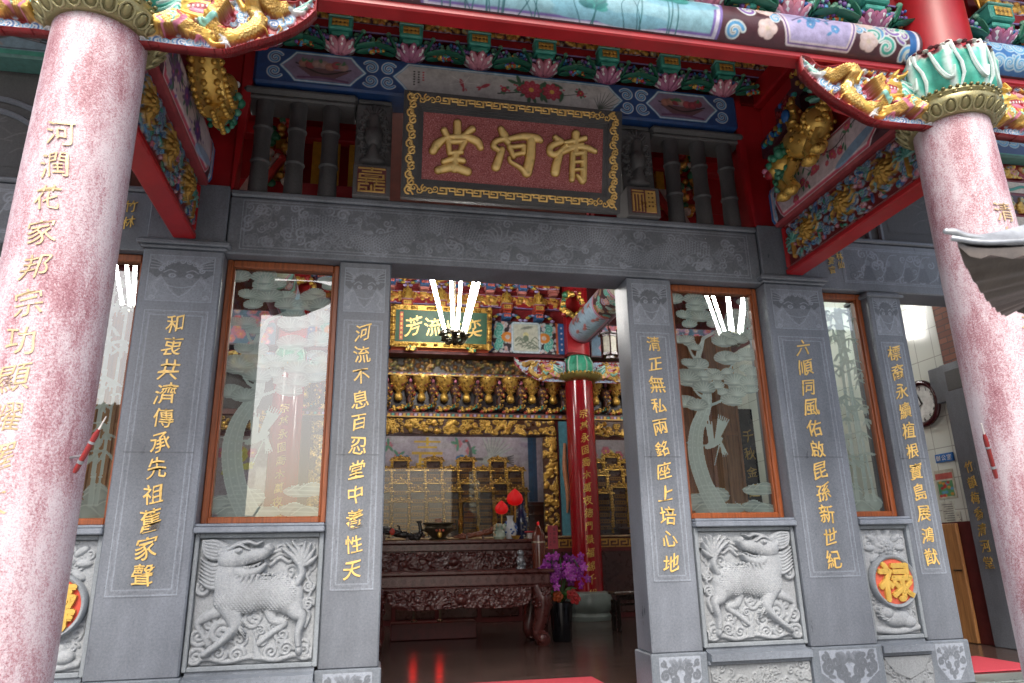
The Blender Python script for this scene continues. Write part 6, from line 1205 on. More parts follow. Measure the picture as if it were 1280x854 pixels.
# ================================================================== SHRINE
SY = 8.0
t = thing('shrine', 'gilt framed shrine cabinet with glass front behind the altar tables', 'shrine', (0, SY, FZ)); rg = random.Random(17)
GD = (.62, .38, .08, .65); GK = (.10, .04, .012, .2)
def gilt_panel(w, h, n, seed, bg=(.06, .02, .006, .1), extra=()):
    n = int(n*.8); c = CV(w, h, .013, bg); r_ = random.Random(seed)
    for i in range(n): c.scroll(r_.uniform(0, w), r_.uniform(0, h), r_.uniform(.03, .07), r_.uniform(0, 6), r_.choice((-1, 1)), 1.4, r_.choice((GD, GD, GOLD2)+tuple(extra)), None, .24, dh=.035)
    for i in range(n//3): c.flower(r_.uniform(0, w), r_.uniform(0, h), r_.uniform(.03, .06), 6, GD, GOLD2, r_.choice((GOLD, (.35, .03, .02, 0))), .05)
    return c
c = gilt_panel(4.92, .34, 230, 1); c.clip([(0, .34)]+[(4.92*i/60, .035+.03*math.sin(i*1.3)*math.sin(i*.4)) for i in range(61)]+[(4.92, .34)]); f = c.build('gilt_valance', (-2.46, SY-.06, 2.33), X_, Z_, NY, t, 'gilt', thick=.06, ang=180)
for s_ in (-1, 1): c = gilt_panel(.30, 1.90, 110, 4+s_); x0 = 2.16 if s_ > 0 else -2.46; c.build('gilt_post', (x0, SY-.058, .43), X_, Z_, NY, t, 'gilt', thick=.06, ang=180)
mb = MB('shrine_glass'); [mb.add([(a, SY+.01, .36), (b, SY+.01, .36), (b, SY+.01, 2.5), (a, SY+.01, 2.5)], [(0, 1, 2, 3)]) for a, b in ((-2.2, 2.2),)]; mb.build('glass_front', t, smooth=False)
mb = MB('added_cabinet_led'); mb.tube([(-2.1, SY+.16, 2.46), (2.1, SY+.16, 2.46)], .014, n=8); mb.build('added_cabinet_light', t)  # strip out of sight, added to brighten backdrop and tablets
mb = MB('dark_red_wood'); mb.box(-2.5, -2.46, SY-.05, 9.2, .36, 2.68); mb.box(2.46, 2.5, SY-.05, 9.2, .36, 2.68); mb.box(-2.459, 2.459, SY+.0, 9.2, 2.505, 2.68); mb.build('cabinet', t, smooth=False)
c = CV(4.9, 1.5, .015, (.50, .46, .60, 0))
for k in range(60): c.blob(rg.uniform(0, 4.9), rg.uniform(.0, 1.5), rg.uniform(.1, .3), rg.uniform(.04, .1), rg.uniform(-.2, .2), rg.choice(((.58, .56, .68, 0), (.42, .36, .52, 0), (.50, .48, .58, 0))))
def bigxi(x, y, s, G=(.80, .52, .06, 0)):
    for (a, b, d, e) in ((-.5, .5, .95, 1.03), (-.06, .06, .85, 1.15), (-.36, .36, .74, .82), (-.56, .56, .50, .60), (-.30, .30, .28, .38), (-.42, .42, .12, .20), (-.75, .75, -.08, .05), (-.3, -.2, .05, .5), (.2, .3, .05, .5)): c.rect(x+a*s, x+b*s, y+d*s, y+e*s, G)
bigxi(2.33, .72, .58)
for (x, y) in ((1.5, 1.2), (1.72, .98), (3.0, 1.25), (3.25, 1.1), (.9, 1.2), (.3, 1.0)): 
    c.flower(x, y, .09, 6, (.55, .16, .24, 0), PINK, GOLD); [c.leaf(x, y, rg.uniform(0, 6), .16, .03, (.08, .3, .2, 0)) for k in range(4)]
for (x, y) in ((1.68, .93), (3.0, .93), (1.1, .9)): [c.scroll(x+.07*k, y+.02*(k % 2), .05, k, 1, 1.5, (.04, .2, .5, 0), None, .4) for k in range(4)]
x, y = 3.72, .92; Wg = (.50, .55, .60, 0); c.blob(x, y, .28, .09, .2, Wg); c.stroke(cat([(x-.2, y), (x-.42, y+.02), (x-.45, y+.2), (x-.52, y+.38), (x-.6, y+.38)], 8), .03, (.10, .10, .13, 0)); c.blob(x-.54, y+.40, .035, .025, 0, (.5, .04, .05, 0))
for k in range(8): a = 1.9-.2*k; c.stroke([(x, y+.02), (x+.55*math.cos(a), y+.52*math.sin(a))], .045, Wg, w1=.015); c.stroke([(x, y+.02), (x+.5*math.cos(a+.05), y+.48*math.sin(a+.05))], .006, (.25, .28, .33, 0))
for k in range(5): c.stroke([(x+.2, y), (x+.5, y-.12+.05*k)], .025, (.05, .05, .07, 0), w1=.01)
c.rect(4.55, 4.75, 0, 1.5, (.02, .09, .22, 0)); c.build('painted_backdrop', (-2.45, 9.1, 1.1), X_, Z_, NY, t, 'paint')
mb = MB('dark_red_wood'); mb.box(-6.4, 6.4, SY-.10, 9.2, FZ+.004, .12); mb.box(-6.4, 6.4, SY-.10, 9.2, .301, .32); mb.build('counter', t, smooth=False)
MB('paint', (.40, .27, .14, 0)).box(-6.4, 6.4, SY-.14, 9.18, .321, .357, ch=.006).build('counter_top', t); c = CV(12.8, .17, .014, (.07, .015, .012, 0)); [c.stroke([(i*.21, .035), (i*.21, .135), (i*.21+.15, .135), (i*.21+.15, .07), (i*.21+.06, .07)], .010, GOLD2) for i in range(61)]; [c.stroke([(0, y), (12.8, y)], .008, GOLD2) for y in (.01, .16)]; c.build('fret_strip', (-6.4, SY-.104, .127), X_, Z_, NY, t, 'gilt')
mb = MB('carved_wood', (.045, .014, .012, 0))
for i in range(16): mb.box(-6.35+.8*i, -5.62+.8*i, SY-.125, SY-.1005, -1.1, .05, ch=.012)
mb.build('counter_panels', t, ang=30)
# side shrines beyond the columns
for s_ in (-1, 1):
    t2 = thing('side_shrine', 'glass fronted side shrine with yellow characters, %s the red inscribed column' % ('right of' if s_ > 0 else 'far beyond, opposite'), 'shrine', (s_*4.4, SY, .36)); a, b = sorted((s_*3.2, s_*5.9))
    c = gilt_panel(2.7, .34, 120, 9); c.clip([(0, .34)]+[(2.7*i/30, .035+.03*math.sin(i*1.3)) for i in range(31)]+[(2.7, .34)]); c.build('gilt_valance', (a, SY-.06, 2.33), X_, Z_, NY, t2, 'gilt', thick=.06, ang=180); mb = MB('shrine_glass'); mb.add([(a, SY+.01, .36), (b, SY+.01, .36), (b, SY+.01, 2.5), (a, SY+.01, 2.5)], [(0, 1, 2, 3)]); mb.build('glass_front', t2, smooth=False)
    mb = MB('added_cabinet_led'); mb.tube([(a+.1, SY+.16, 2.46), (b-.1, SY+.16, 2.46)], .012, n=8); mb.build('added_cabinet_light', t2)  # same added unseen strip, brightening the side shrine
    c = CV(2.7, 2.1, .02, (.38, .34, .42, 0)); u = (3.95-3.2) if s_ > 0 else 2.7-.75; c.blob(u, 1.72, .17, .17, 0, (.68, .66, .10, 0)); c.poly([(u-.32, 1.30), (u+.28, 1.44), (u+.3, 1.58), (u-.3, 1.42)], (.66, .64, .12, 0)); [c.flower(.4+.3*k, 1.75+.1*(k % 2), .1, 6, PINK, MAG, GOLD) for k in range(7)]; c.build('painted_backdrop', (a, 9.1, .37), X_, Z_, NY, t2, 'paint')
# ancestor tablets
def tablet(loc, label):
    t = thing('ancestor_tablet', label, 'tablet', loc, 'gilt ancestor tablets in the shrine'); x, y, z = loc; w = .34
    mb = MB('carved_wood', (.05, .02, .015, 0)); mb.box(x-w*.42, x+w*.42, y-.02, y+.05, z, z+.86, ch=.006); mb.box(x-w*.6, x+w*.6, y-.05, y+.08, z, z+.05, ch=.006); b = mb.build('body', t, ang=30)
    mb = MB('gilt', (.24, .115, .018, .3))
    for k in range(5): mb.box(x-w*.36, x+w*.36, y-.034, y-.021, z+.12+.13*k, z+.20+.13*k, ch=.004)
    for k in range(5): [mb.box(x-w*.28+w*.15*j, x-w*.20+w*.15*j, y-.038, y-.035, z+.145+.13*k, z+.175+.13*k, (.05, .015, .01, 0)) for j in range(4)]
    mb.build('name_rows', b, ang=30)
    for s_ in (-1, 1):
        mb = MB('gilt', GD); r_ = random.Random(4); [mb.ell((x+s_*w*.5+r_.uniform(-.012, .012), y-.03, z+.06+.055*k), (.034, .028, .036), GD if k % 2 else GOLD2, n=6, m=4) for k in range(15)]; mb.build('gilt_side', t, ang=60)
    mb = MB('gilt', GOLD2); mb.prism([(w*.66*math.cos(a), .10*math.sin(a)**.7 if a not in (0,) else 0) for a in np.linspace(.001, math.pi-.001, 11)], (x, y-.03, z+.86), X_, Z_, NY, -.07, .02, (.28, .16, .04, .4)); r_ = random.Random(5); [mb.ell((x+r_.uniform(-w*.55, w*.55), y-.055, z+.87+r_.uniform(0, .07)), .022, r_.choice((GD, GOLD2)), n=6, m=4) for k in range(18)]; mb.tube([(x-w*.7, y-.05, z+.865), (x+w*.7, y-.05, z+.865)], .014, GD, n=6); mb.ell((x, y-.04, z+.965), .03, GD); mb.build('crest', t, ang=60)
    return t
T0 = None; RW = ((8.88, 1.08, 0, 'top'), (8.74, .86, .5, 'second'), (8.60, .58, 0, 'third'), (8.44, .40, .5, 'fourth'), (8.28, .358, 0, 'front'))
for (y, z, off, nm) in RW:
    xs = [(.69*(i+off)) for i in range(-3, 4) if abs(.69*(i+off)) < 2.05]
    for i, x in enumerate(xs):
        lb = 'gilt tablet behind the shrine glass, %s from the left in the %s row' % (ordn[i], nm)
        if nm == 'front': pass
        if T0 is None: T0 = tablet((x, y, z), lb)
        else:
            d = dup(T0, (x, y, z), lb)
            if nm == 'front': d.scale = (1, 1, .8)
for (y, z, nm) in ((8.8, 1.05, 'upper'), (8.6, .75, 'middle'), (8.4, .358, 'lower')):
    for i in range(6): dup(T0, (3.55+.36*i, y, z+(.12 if i % 2 else 0)), 'gilt tablet in the side shrine, %s from the red column, %s row' % (ordn[i], nm), 'tablets in the side shrine')
mb = MB('dark_red_wood'); 
for (y, z, off, nm) in RW[:4]: mb.box(-2.4, 2.4, y-.07, y+.07, z-.06, z-.002); mb.box(-2.4, 2.4, y-.0, y+.06, .358, z-.061)
tag(mb.build('tablet_steps', loc=(0, 8.6, .36), smooth=False), 'dark stepped shelves carrying the gilt tablets', 'shelf')
mb = MB('dark_red_wood')
for (y, z) in ((8.8, 1.05), (8.6, .75)): mb.box(3.25, 5.85, y-.07, y+.07, z-.06, z-.002)
tag(mb.build('tablet_steps', loc=(4.5, 8.7, .36), smooth=False), 'dark shelves in the side shrine right of the red column', 'shelf')
# cornice with gilt corbels
t = thing('shrine_cornice', 'carved and gilded cornice with rows of corbels over the shrine', 'cornice', (0, 7.95, 2.68)); rg = random.Random(8)
mb = MB('paint', (.022, .010, .010, 0)); mb.box(-6.3, 6.3, 8.02, 8.5, 2.69, 3.98); mb.build('backing', t, smooth=False)
for (z0, z1, y) in ((2.69, 2.80, 7.90), (3.54, 3.62, 7.84)):
    MB('paint', (.16, .05, .04, 0)).box(-6.3, 6.3, y, 8.019, z0, z1, ch=.01).build('moulding', t); c = CV(9.0, z1-z0-.01, .016, (.12, .05, .05, 0)); [c.rect(.075*i, .075*i+.045, .03, z1-z0-.035, (GOLD2, TEAL, (.5, .1, .05, 0), LILAC)[i % 4]) for i in range(120)]; c.stroke([(0, .012), (9, .012)], .012, GD); c.build('painted_dots', (-3.4, y-.003, z0+.005), X_, Z_, NY, t)
c = CV(9, .33, .016, (.05, .04, .03, 0)); [c.flower(rg.uniform(0, 9), rg.uniform(0, .33), rg.uniform(.03, .055), 6, rg.choice(((.35, .2, .04, .5), GREEN, (.22, .03, .02, 0), (.03, .18, .15, 0), (.05, .04, .06, 0))), (.25, .13, .03, .4), GOLD2, .05) for i in range(500)]; c.build('carved_frieze', (-3.4, 8.015, 3.63), X_, Z_, NY, t, 'paint', ang=180)
k0 = None
for i in range(19):
    x = -3.1+.46*i
    if k0 is None:
        mb = MB('gilt', GD); mb.lathe([(.03, 3.02), (.07, 3.04), (.085, 3.10), (.07, 3.17), (.04, 3.20), (.06, 3.22), (.10, 3.30), (.16, 3.40), (.19, 3.50), (.19, 3.53)], (x, 7.93, 0), 14)
        for k in range(46): a = rg.uniform(3.14, 6.28); zz = rg.uniform(3.24, 3.52); rr = np.interp(zz, (3.22, 3.52), (.07, .19)); mb.ell((x+rr*math.cos(a), 7.93+rr*math.sin(a), zz), rg.uniform(.016, .03), rg.choice((GD, GOLD2, (.30, .15, .02, .4), GD, GOLD2, (.22, .05, .02, 0))), n=6, m=4)
        for k in range(10): a = rg.uniform(0, 6.28); mb.ell((x+.06*math.cos(a), 7.93+.06*math.sin(a), rg.uniform(3.05, 3.15)), .026, GOLD, n=6, m=4)
        for k in range(16): mb.ell((x+rg.uniform(-.15, .15), 7.92, 2.88+rg.uniform(-.05, .06)), (.045, .05, .035), rg.choice((GD, GD, GOLD2, (.4, .05, .03, 0))), n=6, m=4)
        k0 = mb.build('corbel', t, ang=60)
        mb = MB('paint', (.10, .03, .02, 0)); mb.lathe([(.03, 2.86), (.06, 2.90), (.045, 2.98), (.07, 3.05), (.05, 3.12), (.10, 3.22), (.12, 3.32), (.05, 3.40), (.03, 3.5), (.05, 3.53)], (x+.23, 7.95, 0), 10)
        for k in range(34): mb.ell((x+.23+rg.uniform(-.10, .10), 7.88+rg.uniform(-.03, .03), rg.uniform(2.88, 3.4)), rg.uniform(.018, .032), rg.choice((GOLD2, GD, GOLD2, TEAL, (.3, .03, .02, 0), BLACK)), n=6, m=4)
        mb.ell((x+.23, 7.9, 3.45), (.035, .03, .04), PINK); k1 = mb.build('pendant', t, ang=60)
    else:
        for o in (k0, k1): d = o.copy(); COLL.objects.link(d); d.parent = t; d.location = (.46*i, 0, 0)

# ================================================================== beams and brackets over the shrine
t = thing('hall_beam', 'painted hall beam with mosaic flowers and a framed ink landscape beside the green plaque', 'beam', (0, 7.6, 3.98)); rg = random.Random(4)
MB('paint', MAROON).box(-2.62, 2.62, 7.6, 7.9, 3.99, 4.72, ch=.03).build('beam_body', t, ang=40); MB('dark_red_wood').box(-2.6, 2.6, 7.57, 7.9, 3.93, 3.988).build('under_rail', t)
for s_ in (-1, 1):
    c = CV(1.62, .68, .013, (.03, .02, .025, 0)); f = (lambda x: x) if s_ > 0 else (lambda x: 1.62-x)
    for i in range(150): c.flower(rg.uniform(.08, 1.5), rg.uniform(.0, .68), rg.uniform(.025, .045), 5, rg.choice((WHITE, ORNG, LILAC, (.4, .5, .6, 0), MINT)), (.5, .5, .55, 0), GOLD)
    for (x, y) in ((.22, .2), (.22, .48), (1.28, .2), (1.28, .48)): [c.scroll(f(x), y+.05*j, .09, 2*j, (-1)**j, 1.4, MINT, TEAL, .34) for j in (-1, 1)]
    for x in (.40, 1.18): c.blob(f(x), .34, .13, .11, 0, (.70, .24, .03, 0)); c.blob(f(x), .34, .05, .05, 0, (.55, .5, .45, 0))
    c.poly([(f(.04), 0), (f(.13), .1), (f(.02), .34), (f(.13), .58), (f(.04), .68), (f(0), .68), (f(0), 0)], BLUE); c.poly([(f(1.62), 0), (f(1.50), 0), (f(1.44), .34), (f(1.50), .68), (f(1.62), .68)], BLUE); [c.blob(f(1.56), .1+.12*k, .02, .02, 0, WHITE) for k in range(5)]; c.stroke([(f(1.46), 0), (f(1.46), .68)], .02, ORNG)
    P = [(f(a), b) for a, b in ((.50, .06), (.53, .02), (1.05, .02), (1.08, .06), (1.08, .62), (1.05, .66), (.53, .66), (.50, .62))]; c.poly(P, (.55, .56, .46, 0)); c.outline(P, .022, (.25, .46, .58, 0)); c.outline(P, .008, WHITE)
    for k in range(16): x = rg.uniform(.56, 1.02); c.stroke(cat([(f(x-.08), .1+.03*(k % 7)), (f(x), .14+.035*(k % 7)), (f(x+.08), .1+.03*(k % 7))], 6), .010, (.16, .2, .15, 0))
    c.blob(f(.79), .40, .06, .06, 0, (.62, .58, .30, 0)); c.blob(f(.79), .32, .06, .07, 0, (.15, .2, .14, 0)); c.blob(f(.82), .56, .13, .03, .2, (.22, .24, .2, 0))
    c.build('mosaic_painting', (1.0 if s_ > 0 else -2.62, 7.597, 4.02), X_, Z_, NY, t)
MB('paint', (.60, .09, .03, 0)).box(-.99, .99, 7.585, 7.599, 3.995, 4.14).build('orange_band', t)
BG = 'brackets over the hall beam'; H0 = bracket_set((-2.07, 7.62, 4.73), 'gilt figure bracket over the hall beam, first from the left in the lower tier', BG, True)
for i in range(1, 7): dup(H0, (-2.07+.69*i, 7.62, 4.73), 'gilt figure bracket over the hall beam, %s from the left in the lower tier' % ordn[i], BG)
for i in range(7): dup(H0, (-2.415+.69*i, 7.55, 5.36), 'gilt figure bracket over the hall beam, %s from the left in the upper tier' % ordn[i], BG)
t = thing('gilt_panel_row', 'row of red and gold carved panels behind the hall brackets', 'carving', (0, 7.72, 4.73)); MB('dark_red_wood').box(-2.6, 2.6, 7.72, 7.9, 4.73, 6.6).build('boards', t)
for z in (5.0, 5.45, 5.85): c = CV(5.1, .2, .016, (.30, .03, .02, 0)); [c.flower(rg.uniform(0, 5.1), rg.uniform(0, .2), rg.uniform(.03, .055), 5, rg.choice((GD, GOLD2, ORNG)), GOLD2, GOLD, .03) for i in range(150)]; c.stroke([(0, .01), (5.1, .01)], .012, LILAC); c.build('carved_strip', (-2.55, 7.57, z), X_, Z_, NY, t, 'paint', thick=.14, ang=180)
# green plaque
pv2 = norm((0, -.2, 1)); pn2 = -norm(np.cross(pv2, X_)); O2 = V3(-1.02, 7.42, 4.02)
t = thing('green_plaque', 'green hall plaque with gold characters 芳流世奕 in a gilt frame', 'sign', (0, 7.42, 4.0)); MB('paint', (.012, .085, .035, 0)).prism([(.10, .10), (1.94, .10), (1.94, .74), (.10, .74)], O2, X_, pv2, pn2, -.05, .0).build('panel', t, smooth=False)
mb = MB('gilt', (.42, .24, .04, .6)); [mb.prism([(a, b), (d, b), (d, e), (a, e)], O2, X_, pv2, pn2, -.06, .02) for a, d, b, e in ((0, 2.04, 0, .099), (0, 2.04, .741, .84), (0, .099, .10, .74), (1.941, 2.04, .10, .74))]
for i in range(120):
    e = rg.choice(((rg.uniform(0, 2.04), .05), (rg.uniform(0, 2.04), .79), (.05, rg.uniform(0, .84)), (1.99, rg.uniform(0, .84)))); mb.ell(O2+X_*e[0]+pv2*e[1]+pn2*.02, (.05, .03, .035), rg.choice((GD, (.36, .19, .03, .55), GOLD2, (.16, .07, .01, .4))), n=6, m=4)
mb.build('gilt_frame', t, ang=50)
mb = MB('gilt'); letters(mb, '芳流世奕', O2+X_*.45+pv2*.42+pn2*.003, X_, pv2, pn2, .36, X_*.40, .02, (.80, .55, .16, .4), seed=2, off=.012); mb.build('characters', t); mb = MB('paint', (.40, .06, .03, 0)); mb.prism([(.18, .14), (.25, .14), (.25, .70), (.18, .70)], O2, X_, pv2, pn2, .001, .01); letters(mb, '清河堂宗親會', O2+X_*.215+pv2*.64+pn2*.011, X_, pv2, pn2, .05, -pv2*.09, .004, GOLD, 'gilt', brush=False); mb.build('side_strip', t)
for s_ in (-.6, .6): mb = MB('gilt'); [mb.ell((s_+rg.uniform(-.08, .08), 7.40, 3.99+rg.uniform(-.04, .05)), .04, rg.choice((GD, GOLD2, GREEN)), n=6, m=4) for k in range(14)]; mb.build('gilt_foot', t)
# inner columns, round beams, capitals
for s_ in (-1, 1):
    x, y = s_*2.9, 7.63; t = thing('red_column', 'red lacquered hall column with gold writing and green leaf capital' if s_ > 0 else 'red hall column seen through the etched pine window', 'column', (x, y, FZ), 'red columns of the hall')
    MB('red_column').lathe([(.295, -.68), (.29, 3.45)], (x, y, 0), 48).build('shaft', t, ang=50); MB('stone_green', (.8, .85, .82, 0)).lathe([(.40, FZ+.004), (.41, -1.12), (.37, -1.06), (.44, -.98), (.46, -.86), (.40, -.72), (.31, -.68)], (x, y, 0), 40).build('drum_base', t, ang=40)
    mb = MB('gilt', (.34, .28, .09, .55)); mb.lathe([(.30, 3.42), (.45, 3.46), (.49, 3.52), (.47, 3.55), (.30, 3.56)], (x, y, 0), 36); [mb.ell((x+.48*math.cos(a), y+.48*math.sin(a), 3.55), .03, GD, n=6, m=4) for a in np.linspace(0, 6.28, 37)[:-1]]; mb.build('gilt_collar', t, ang=60)
    mb = MB('paint', (.05, .40, .24, 0)); mb.lathe([(.24, 3.56), (.30, 3.66), (.29, 3.82), (.22, 3.94), (.2, 3.98)], (x, y, 0), 48, wob=lambda th, z: .07*np.cos(th*10)); [mb.tube([(x+r*math.cos(a), y+r*math.sin(a), z) for r, z in ((.27, 3.57), (.33, 3.68), (.32, 3.82), (.25, 3.95))], .014, (.45, .62, .5, 0), n=5) for a in np.linspace(0, 6.28, 11)[:-1]]; mb.build('leaf_capital', t, ang=60)
    MB('red_lacquer').lathe([(.27, 3.98), (.27, 6.6)], (x, y, 0), 32).build('upper_shaft', t, ang=50)
    mb = MB('gilt')
    def fn(gx, gy, gz, i, x=x, y=y): a = gx/.29-.05; return np.stack([x+(.292+gz)*np.sin(a), y-(.292+gz)*np.cos(a), 2.72-.245*i+gy], 1)
    letters(mb, '宗基永固喬木萬夜德門景福綿千代', (0, 0, 0), X_, Z_, NY, .17, (0, 0, 0), .008, (.70, .46, .10, .35), off=.016, seed=5, fn=fn); mb.build('inscription', t)
    t = thing('round_beam', 'round painted hall beam running forward from the red column, %s' % ('above the hexagonal lantern' if s_ > 0 else 'behind the pine window'), 'beam', (s_*2.95, 5.3, 4.5)); y0, y1, R_ = 2.9, 7.33, .30; MB('paint', MAROON).tube([(s_*2.95, y0, 4.5), (s_*2.95, y1, 4.5)], R_-.004, n=28).build('beam_body', t, ang=60)
    w = y1-y0; h = R_*math.radians(220); c = CV(w, h, .014, (.06, .02, .03, 0)); rg = random.Random(5)
    for k in range(260): c.scroll(rg.uniform(0, w), rg.uniform(0, h), rg.uniform(.05, .09), rg.uniform(0, 6), rg.choice((-1, 1)), 1.3, rg.choice((MINT, (.6, .62, .6, 0), ORNG)), rg.choice((TEAL, SKYB, (.5, .06, .04, 0), GREEN)), .36)
    for (a, b, cc) in ((.10, 1.55, (.32, .46, .58, 0)), (2.6, 4.3, (.5, .52, .40, 0))):
        P = [(a, .0), (b, .0), (b+.12, h*.5), (b, h), (a, h), (a-.1, h*.5)]; c.poly(P, cc); c.outline(P, .04, (.50, .07, .05, 0)); c.outline(P, .015, LILAC)
        for k in range(26): x, y = rg.uniform(a+.1, b-.1), rg.uniform(.1, h-.1); c.blob(x, y, .09, .035, rg.uniform(-.6, .6), (.52, .14, .12, 0) if a < 1 else (.25, .28, .2, 0)); c.stroke([(x, y), (x+.1, y-.08)], .012, (.06, .06, .05, 0))
    def fn2(X, Y, H, s_=s_): an = math.radians(-100)+Y/R_; return np.stack([s_*(2.95-(R_+H)*np.cos(an)), y1-X, 4.5+(R_+H)*np.sin(an)], -1)
    c.build('beam_painting', None, None, None, None, t, 'paint', fn=fn2)
    t = thing('dragon_bracket', 'coloured dragon bracket under the hall beam beside the %s' % ('green leaf capital, left of it' if s_ > 0 else 'capital of the far red column'), 'carved bracket', (s_*1.5, 7.62, 3.42)); U = X_ if s_ > 0 else -X_
    DC.build('dragon_relief', (s_*1.5, 7.56, 3.40), U*1.05, Z_*.92, NY, t, 'paint', ang=180)
    t = thing('dragon_bracket', 'coloured dragon bracket under the side beam, on the outer side of the %s' % ('green leaf capital' if s_ > 0 else 'far red column'), 'carved bracket', (s_*4.3, 7.62, 3.42)); DC.build('dragon_relief', (s_*4.3, 7.56, 3.40), -U*1.05, Z_*.92, NY, t, 'paint', ang=180)
    t = thing('gilt_dragon_head', 'gilt dragon head carving over the hall column capital, %s' % ('beside the round beam' if s_ > 0 else 'far side'), 'carving', (s_*2.55, 7.2, 4.9)); mb = MB('gilt', GD)
    for k in range(60): a = k*.21; mb.ell((s_*2.72+.22*math.cos(a), 7.2+rg.uniform(-.08, .08), 5.0+.26*math.sin(a)+rg.uniform(-.05, .05)), rg.uniform(.035, .07), rg.choice((GOLD, GD, GOLD2, GREEN, (.3, .02, .02, 0))), n=7, m=5)
    mb.build('carved_body', t); MB('red_lacquer').box(*sorted((s_*2.62, s_*2.9)), 7.35, 7.6, 4.0, 6.4).build('red_board', t)
    t = thing('side_hall_beam', 'painted side hall beam beyond the red column, %s' % ('behind the lantern' if s_ > 0 else 'far side'), 'beam', (s_*4.7, 7.6, 3.98)); a, b = sorted((s_*3.2, s_*6.4)); MB('paint', MAROON).box(a, b, 7.6, 7.9, 3.99, 4.72).build('beam_body', t); c = CV(b-a-.04, .68, .016, (.10, .2, .3, 0)); [c.flower(rg.uniform(0, 3.1), rg.uniform(0, .68), rg.uniform(.05, .1), 6, rg.choice((WHITE, ORNG, PINK, MINT, SKYB)), PINK, GOLD) for k in range(90)]; c.build('flower_painting', (a+.02, 7.597, 4.02), X_, Z_, NY, t)
# lantern
t = thing('palace_lantern', 'dark wooden hexagonal lantern hanging under the round beam', 'lantern', (3.05, 6.0, 3.5)); lx, ly = 3.05, 6.0; mb = MB('lacquer', (.05, .012, .012, 0)); H6 = [(math.cos(a), math.sin(a)) for a in np.linspace(0, 2*math.pi, 7)[:-1]+.3]
for (r, z0, z1) in ((.17, 3.56, 3.60), (.17, 3.92, 3.96), (.10, 3.5, 3.56), (.22, 3.965, 3.99)): mb.prism([(r*a, r*b) for a, b in H6], (lx, ly, 0), X_, Y_, Z_, z0, z1)
for a, b in H6: mb.tube([(lx+.165*a, ly+.165*b, 3.52), (lx+.165*a, ly+.165*b, 4.05)], .014, n=6); mb.ell((lx+.2*a, ly+.2*b, 3.99), .03)
mb.tube([(lx, ly, 3.99), (lx, ly, 4.22)], .01, n=6); mb.build('frame', t, ang=35); mb = MB('paint', (.55, .52, .40, 0)); mb.prism([(.15*a, .15*b) for a, b in H6], (lx, ly, 0), X_, Y_, Z_, 3.602, 3.918); mb.build('painted_panels', t, ang=30)
# LED chandeliers
CH = None
for (x, y, l) in ((.0, 5.0, 'lit tube chandelier in the middle of the hall in front of the green plaque'), (4.75, 4.5, 'lit tube chandelier seen through the flying crane window'), (-4.75, 4.5, 'lit tube chandelier on the far side of the hall')):
    if CH is None:
        CH = thing('tube_chandelier', l, 'chandelier', (x, y, 3.55), 'tube chandeliers of the hall'); cs = ((-.40, -.10), (-.32, .12), (-.08, -.12), (.12, .14), (.30, -.10), (.40, .10))
        for (a, b) in cs: mb = MB('led_tube'); mb.tube([(x+a*.45, y+b, 3.60), (x+a*1.35, y+b*1.8, 4.95)], .025, n=10); mb.build('light_tube', CH)
        mb = MB('bronze'); r_ = random.Random(1)
        for (a, b) in cs: P = cat([(x, y, 3.45), (x+a*.3, y+b*.6, 3.40), (x+a*.5, y+b, 3.5), (x+a*.45, y+b, 3.62)], 6); mb.tube(P, .022, n=7); [mb.ell((x+a*.4+r_.uniform(-.07, .07), y+b+r_.uniform(-.07, .07), 3.52+r_.uniform(-.05, .07)), (.05, .04, .025), n=7, m=5) for k in range(6)]
        mb.lathe([(.02, 3.36), (.06, 3.40), (.05, 3.5), (.02, 3.6)], (x, y, 0), 12); mb.tube([(x, y, 3.6), (x, y, 6.89)], .012, n=6); mb.build('arms', CH, ang=60)
        mb = MB('bronze'); [mb.tube([(x+a*1.35, y+b*1.8, 4.96), (x+a*1.5, y+b*2, 6.89)], .004, n=5) for a, b in cs]; mb.build('hanging_wires', CH)
    else: dup(CH, (x, y, 3.55), l)
# wooden screens inside the side windows
for s_, x0 in ((1, 3.05), (-1, -5.1)):
    t = thing('wooden_screen', 'upright brown plank screen inside the %s window' % ('flying crane' if s_ > 0 else 'leftmost bamboo'), 'screen', (x0+.45, 3.2, FZ)); MB('door_wood').box(x0, x0+.9, 3.2, 3.26, FZ+.004, 3.1).build('panel', t); mb = MB('door_wood'); [mb.box(x0+.0+.22*k, x0+.04+.22*k, 3.17, 3.199, FZ+.004, 3.1, ch=.006) for k in range(5)]; [mb.box(x0+.04, x0+.9, 3.18, 3.198, z, z+.06) for z in (.2, 1.6)]; mb.build('battens', t, ang=30)
t = thing('hanging_couplet', 'black couplet board with gold characters 千秋金鑑 inside the flying crane window', 'sign', (4.08, 3.2, -.2)); MB('lacquer', (.015, .015, .016, 0)).box(3.96, 4.20, 3.19, 3.23, .3, 2.0, ch=.01).build('board', t); mb = MB('gilt'); letters(mb, '千秋金鑑', (4.08, 3.188, 1.6), X_, Z_, NY, .17, (0, 0, -.26), .006, (.75, .5, .12, .35), seed=6, off=.02); mb.build('characters', t)
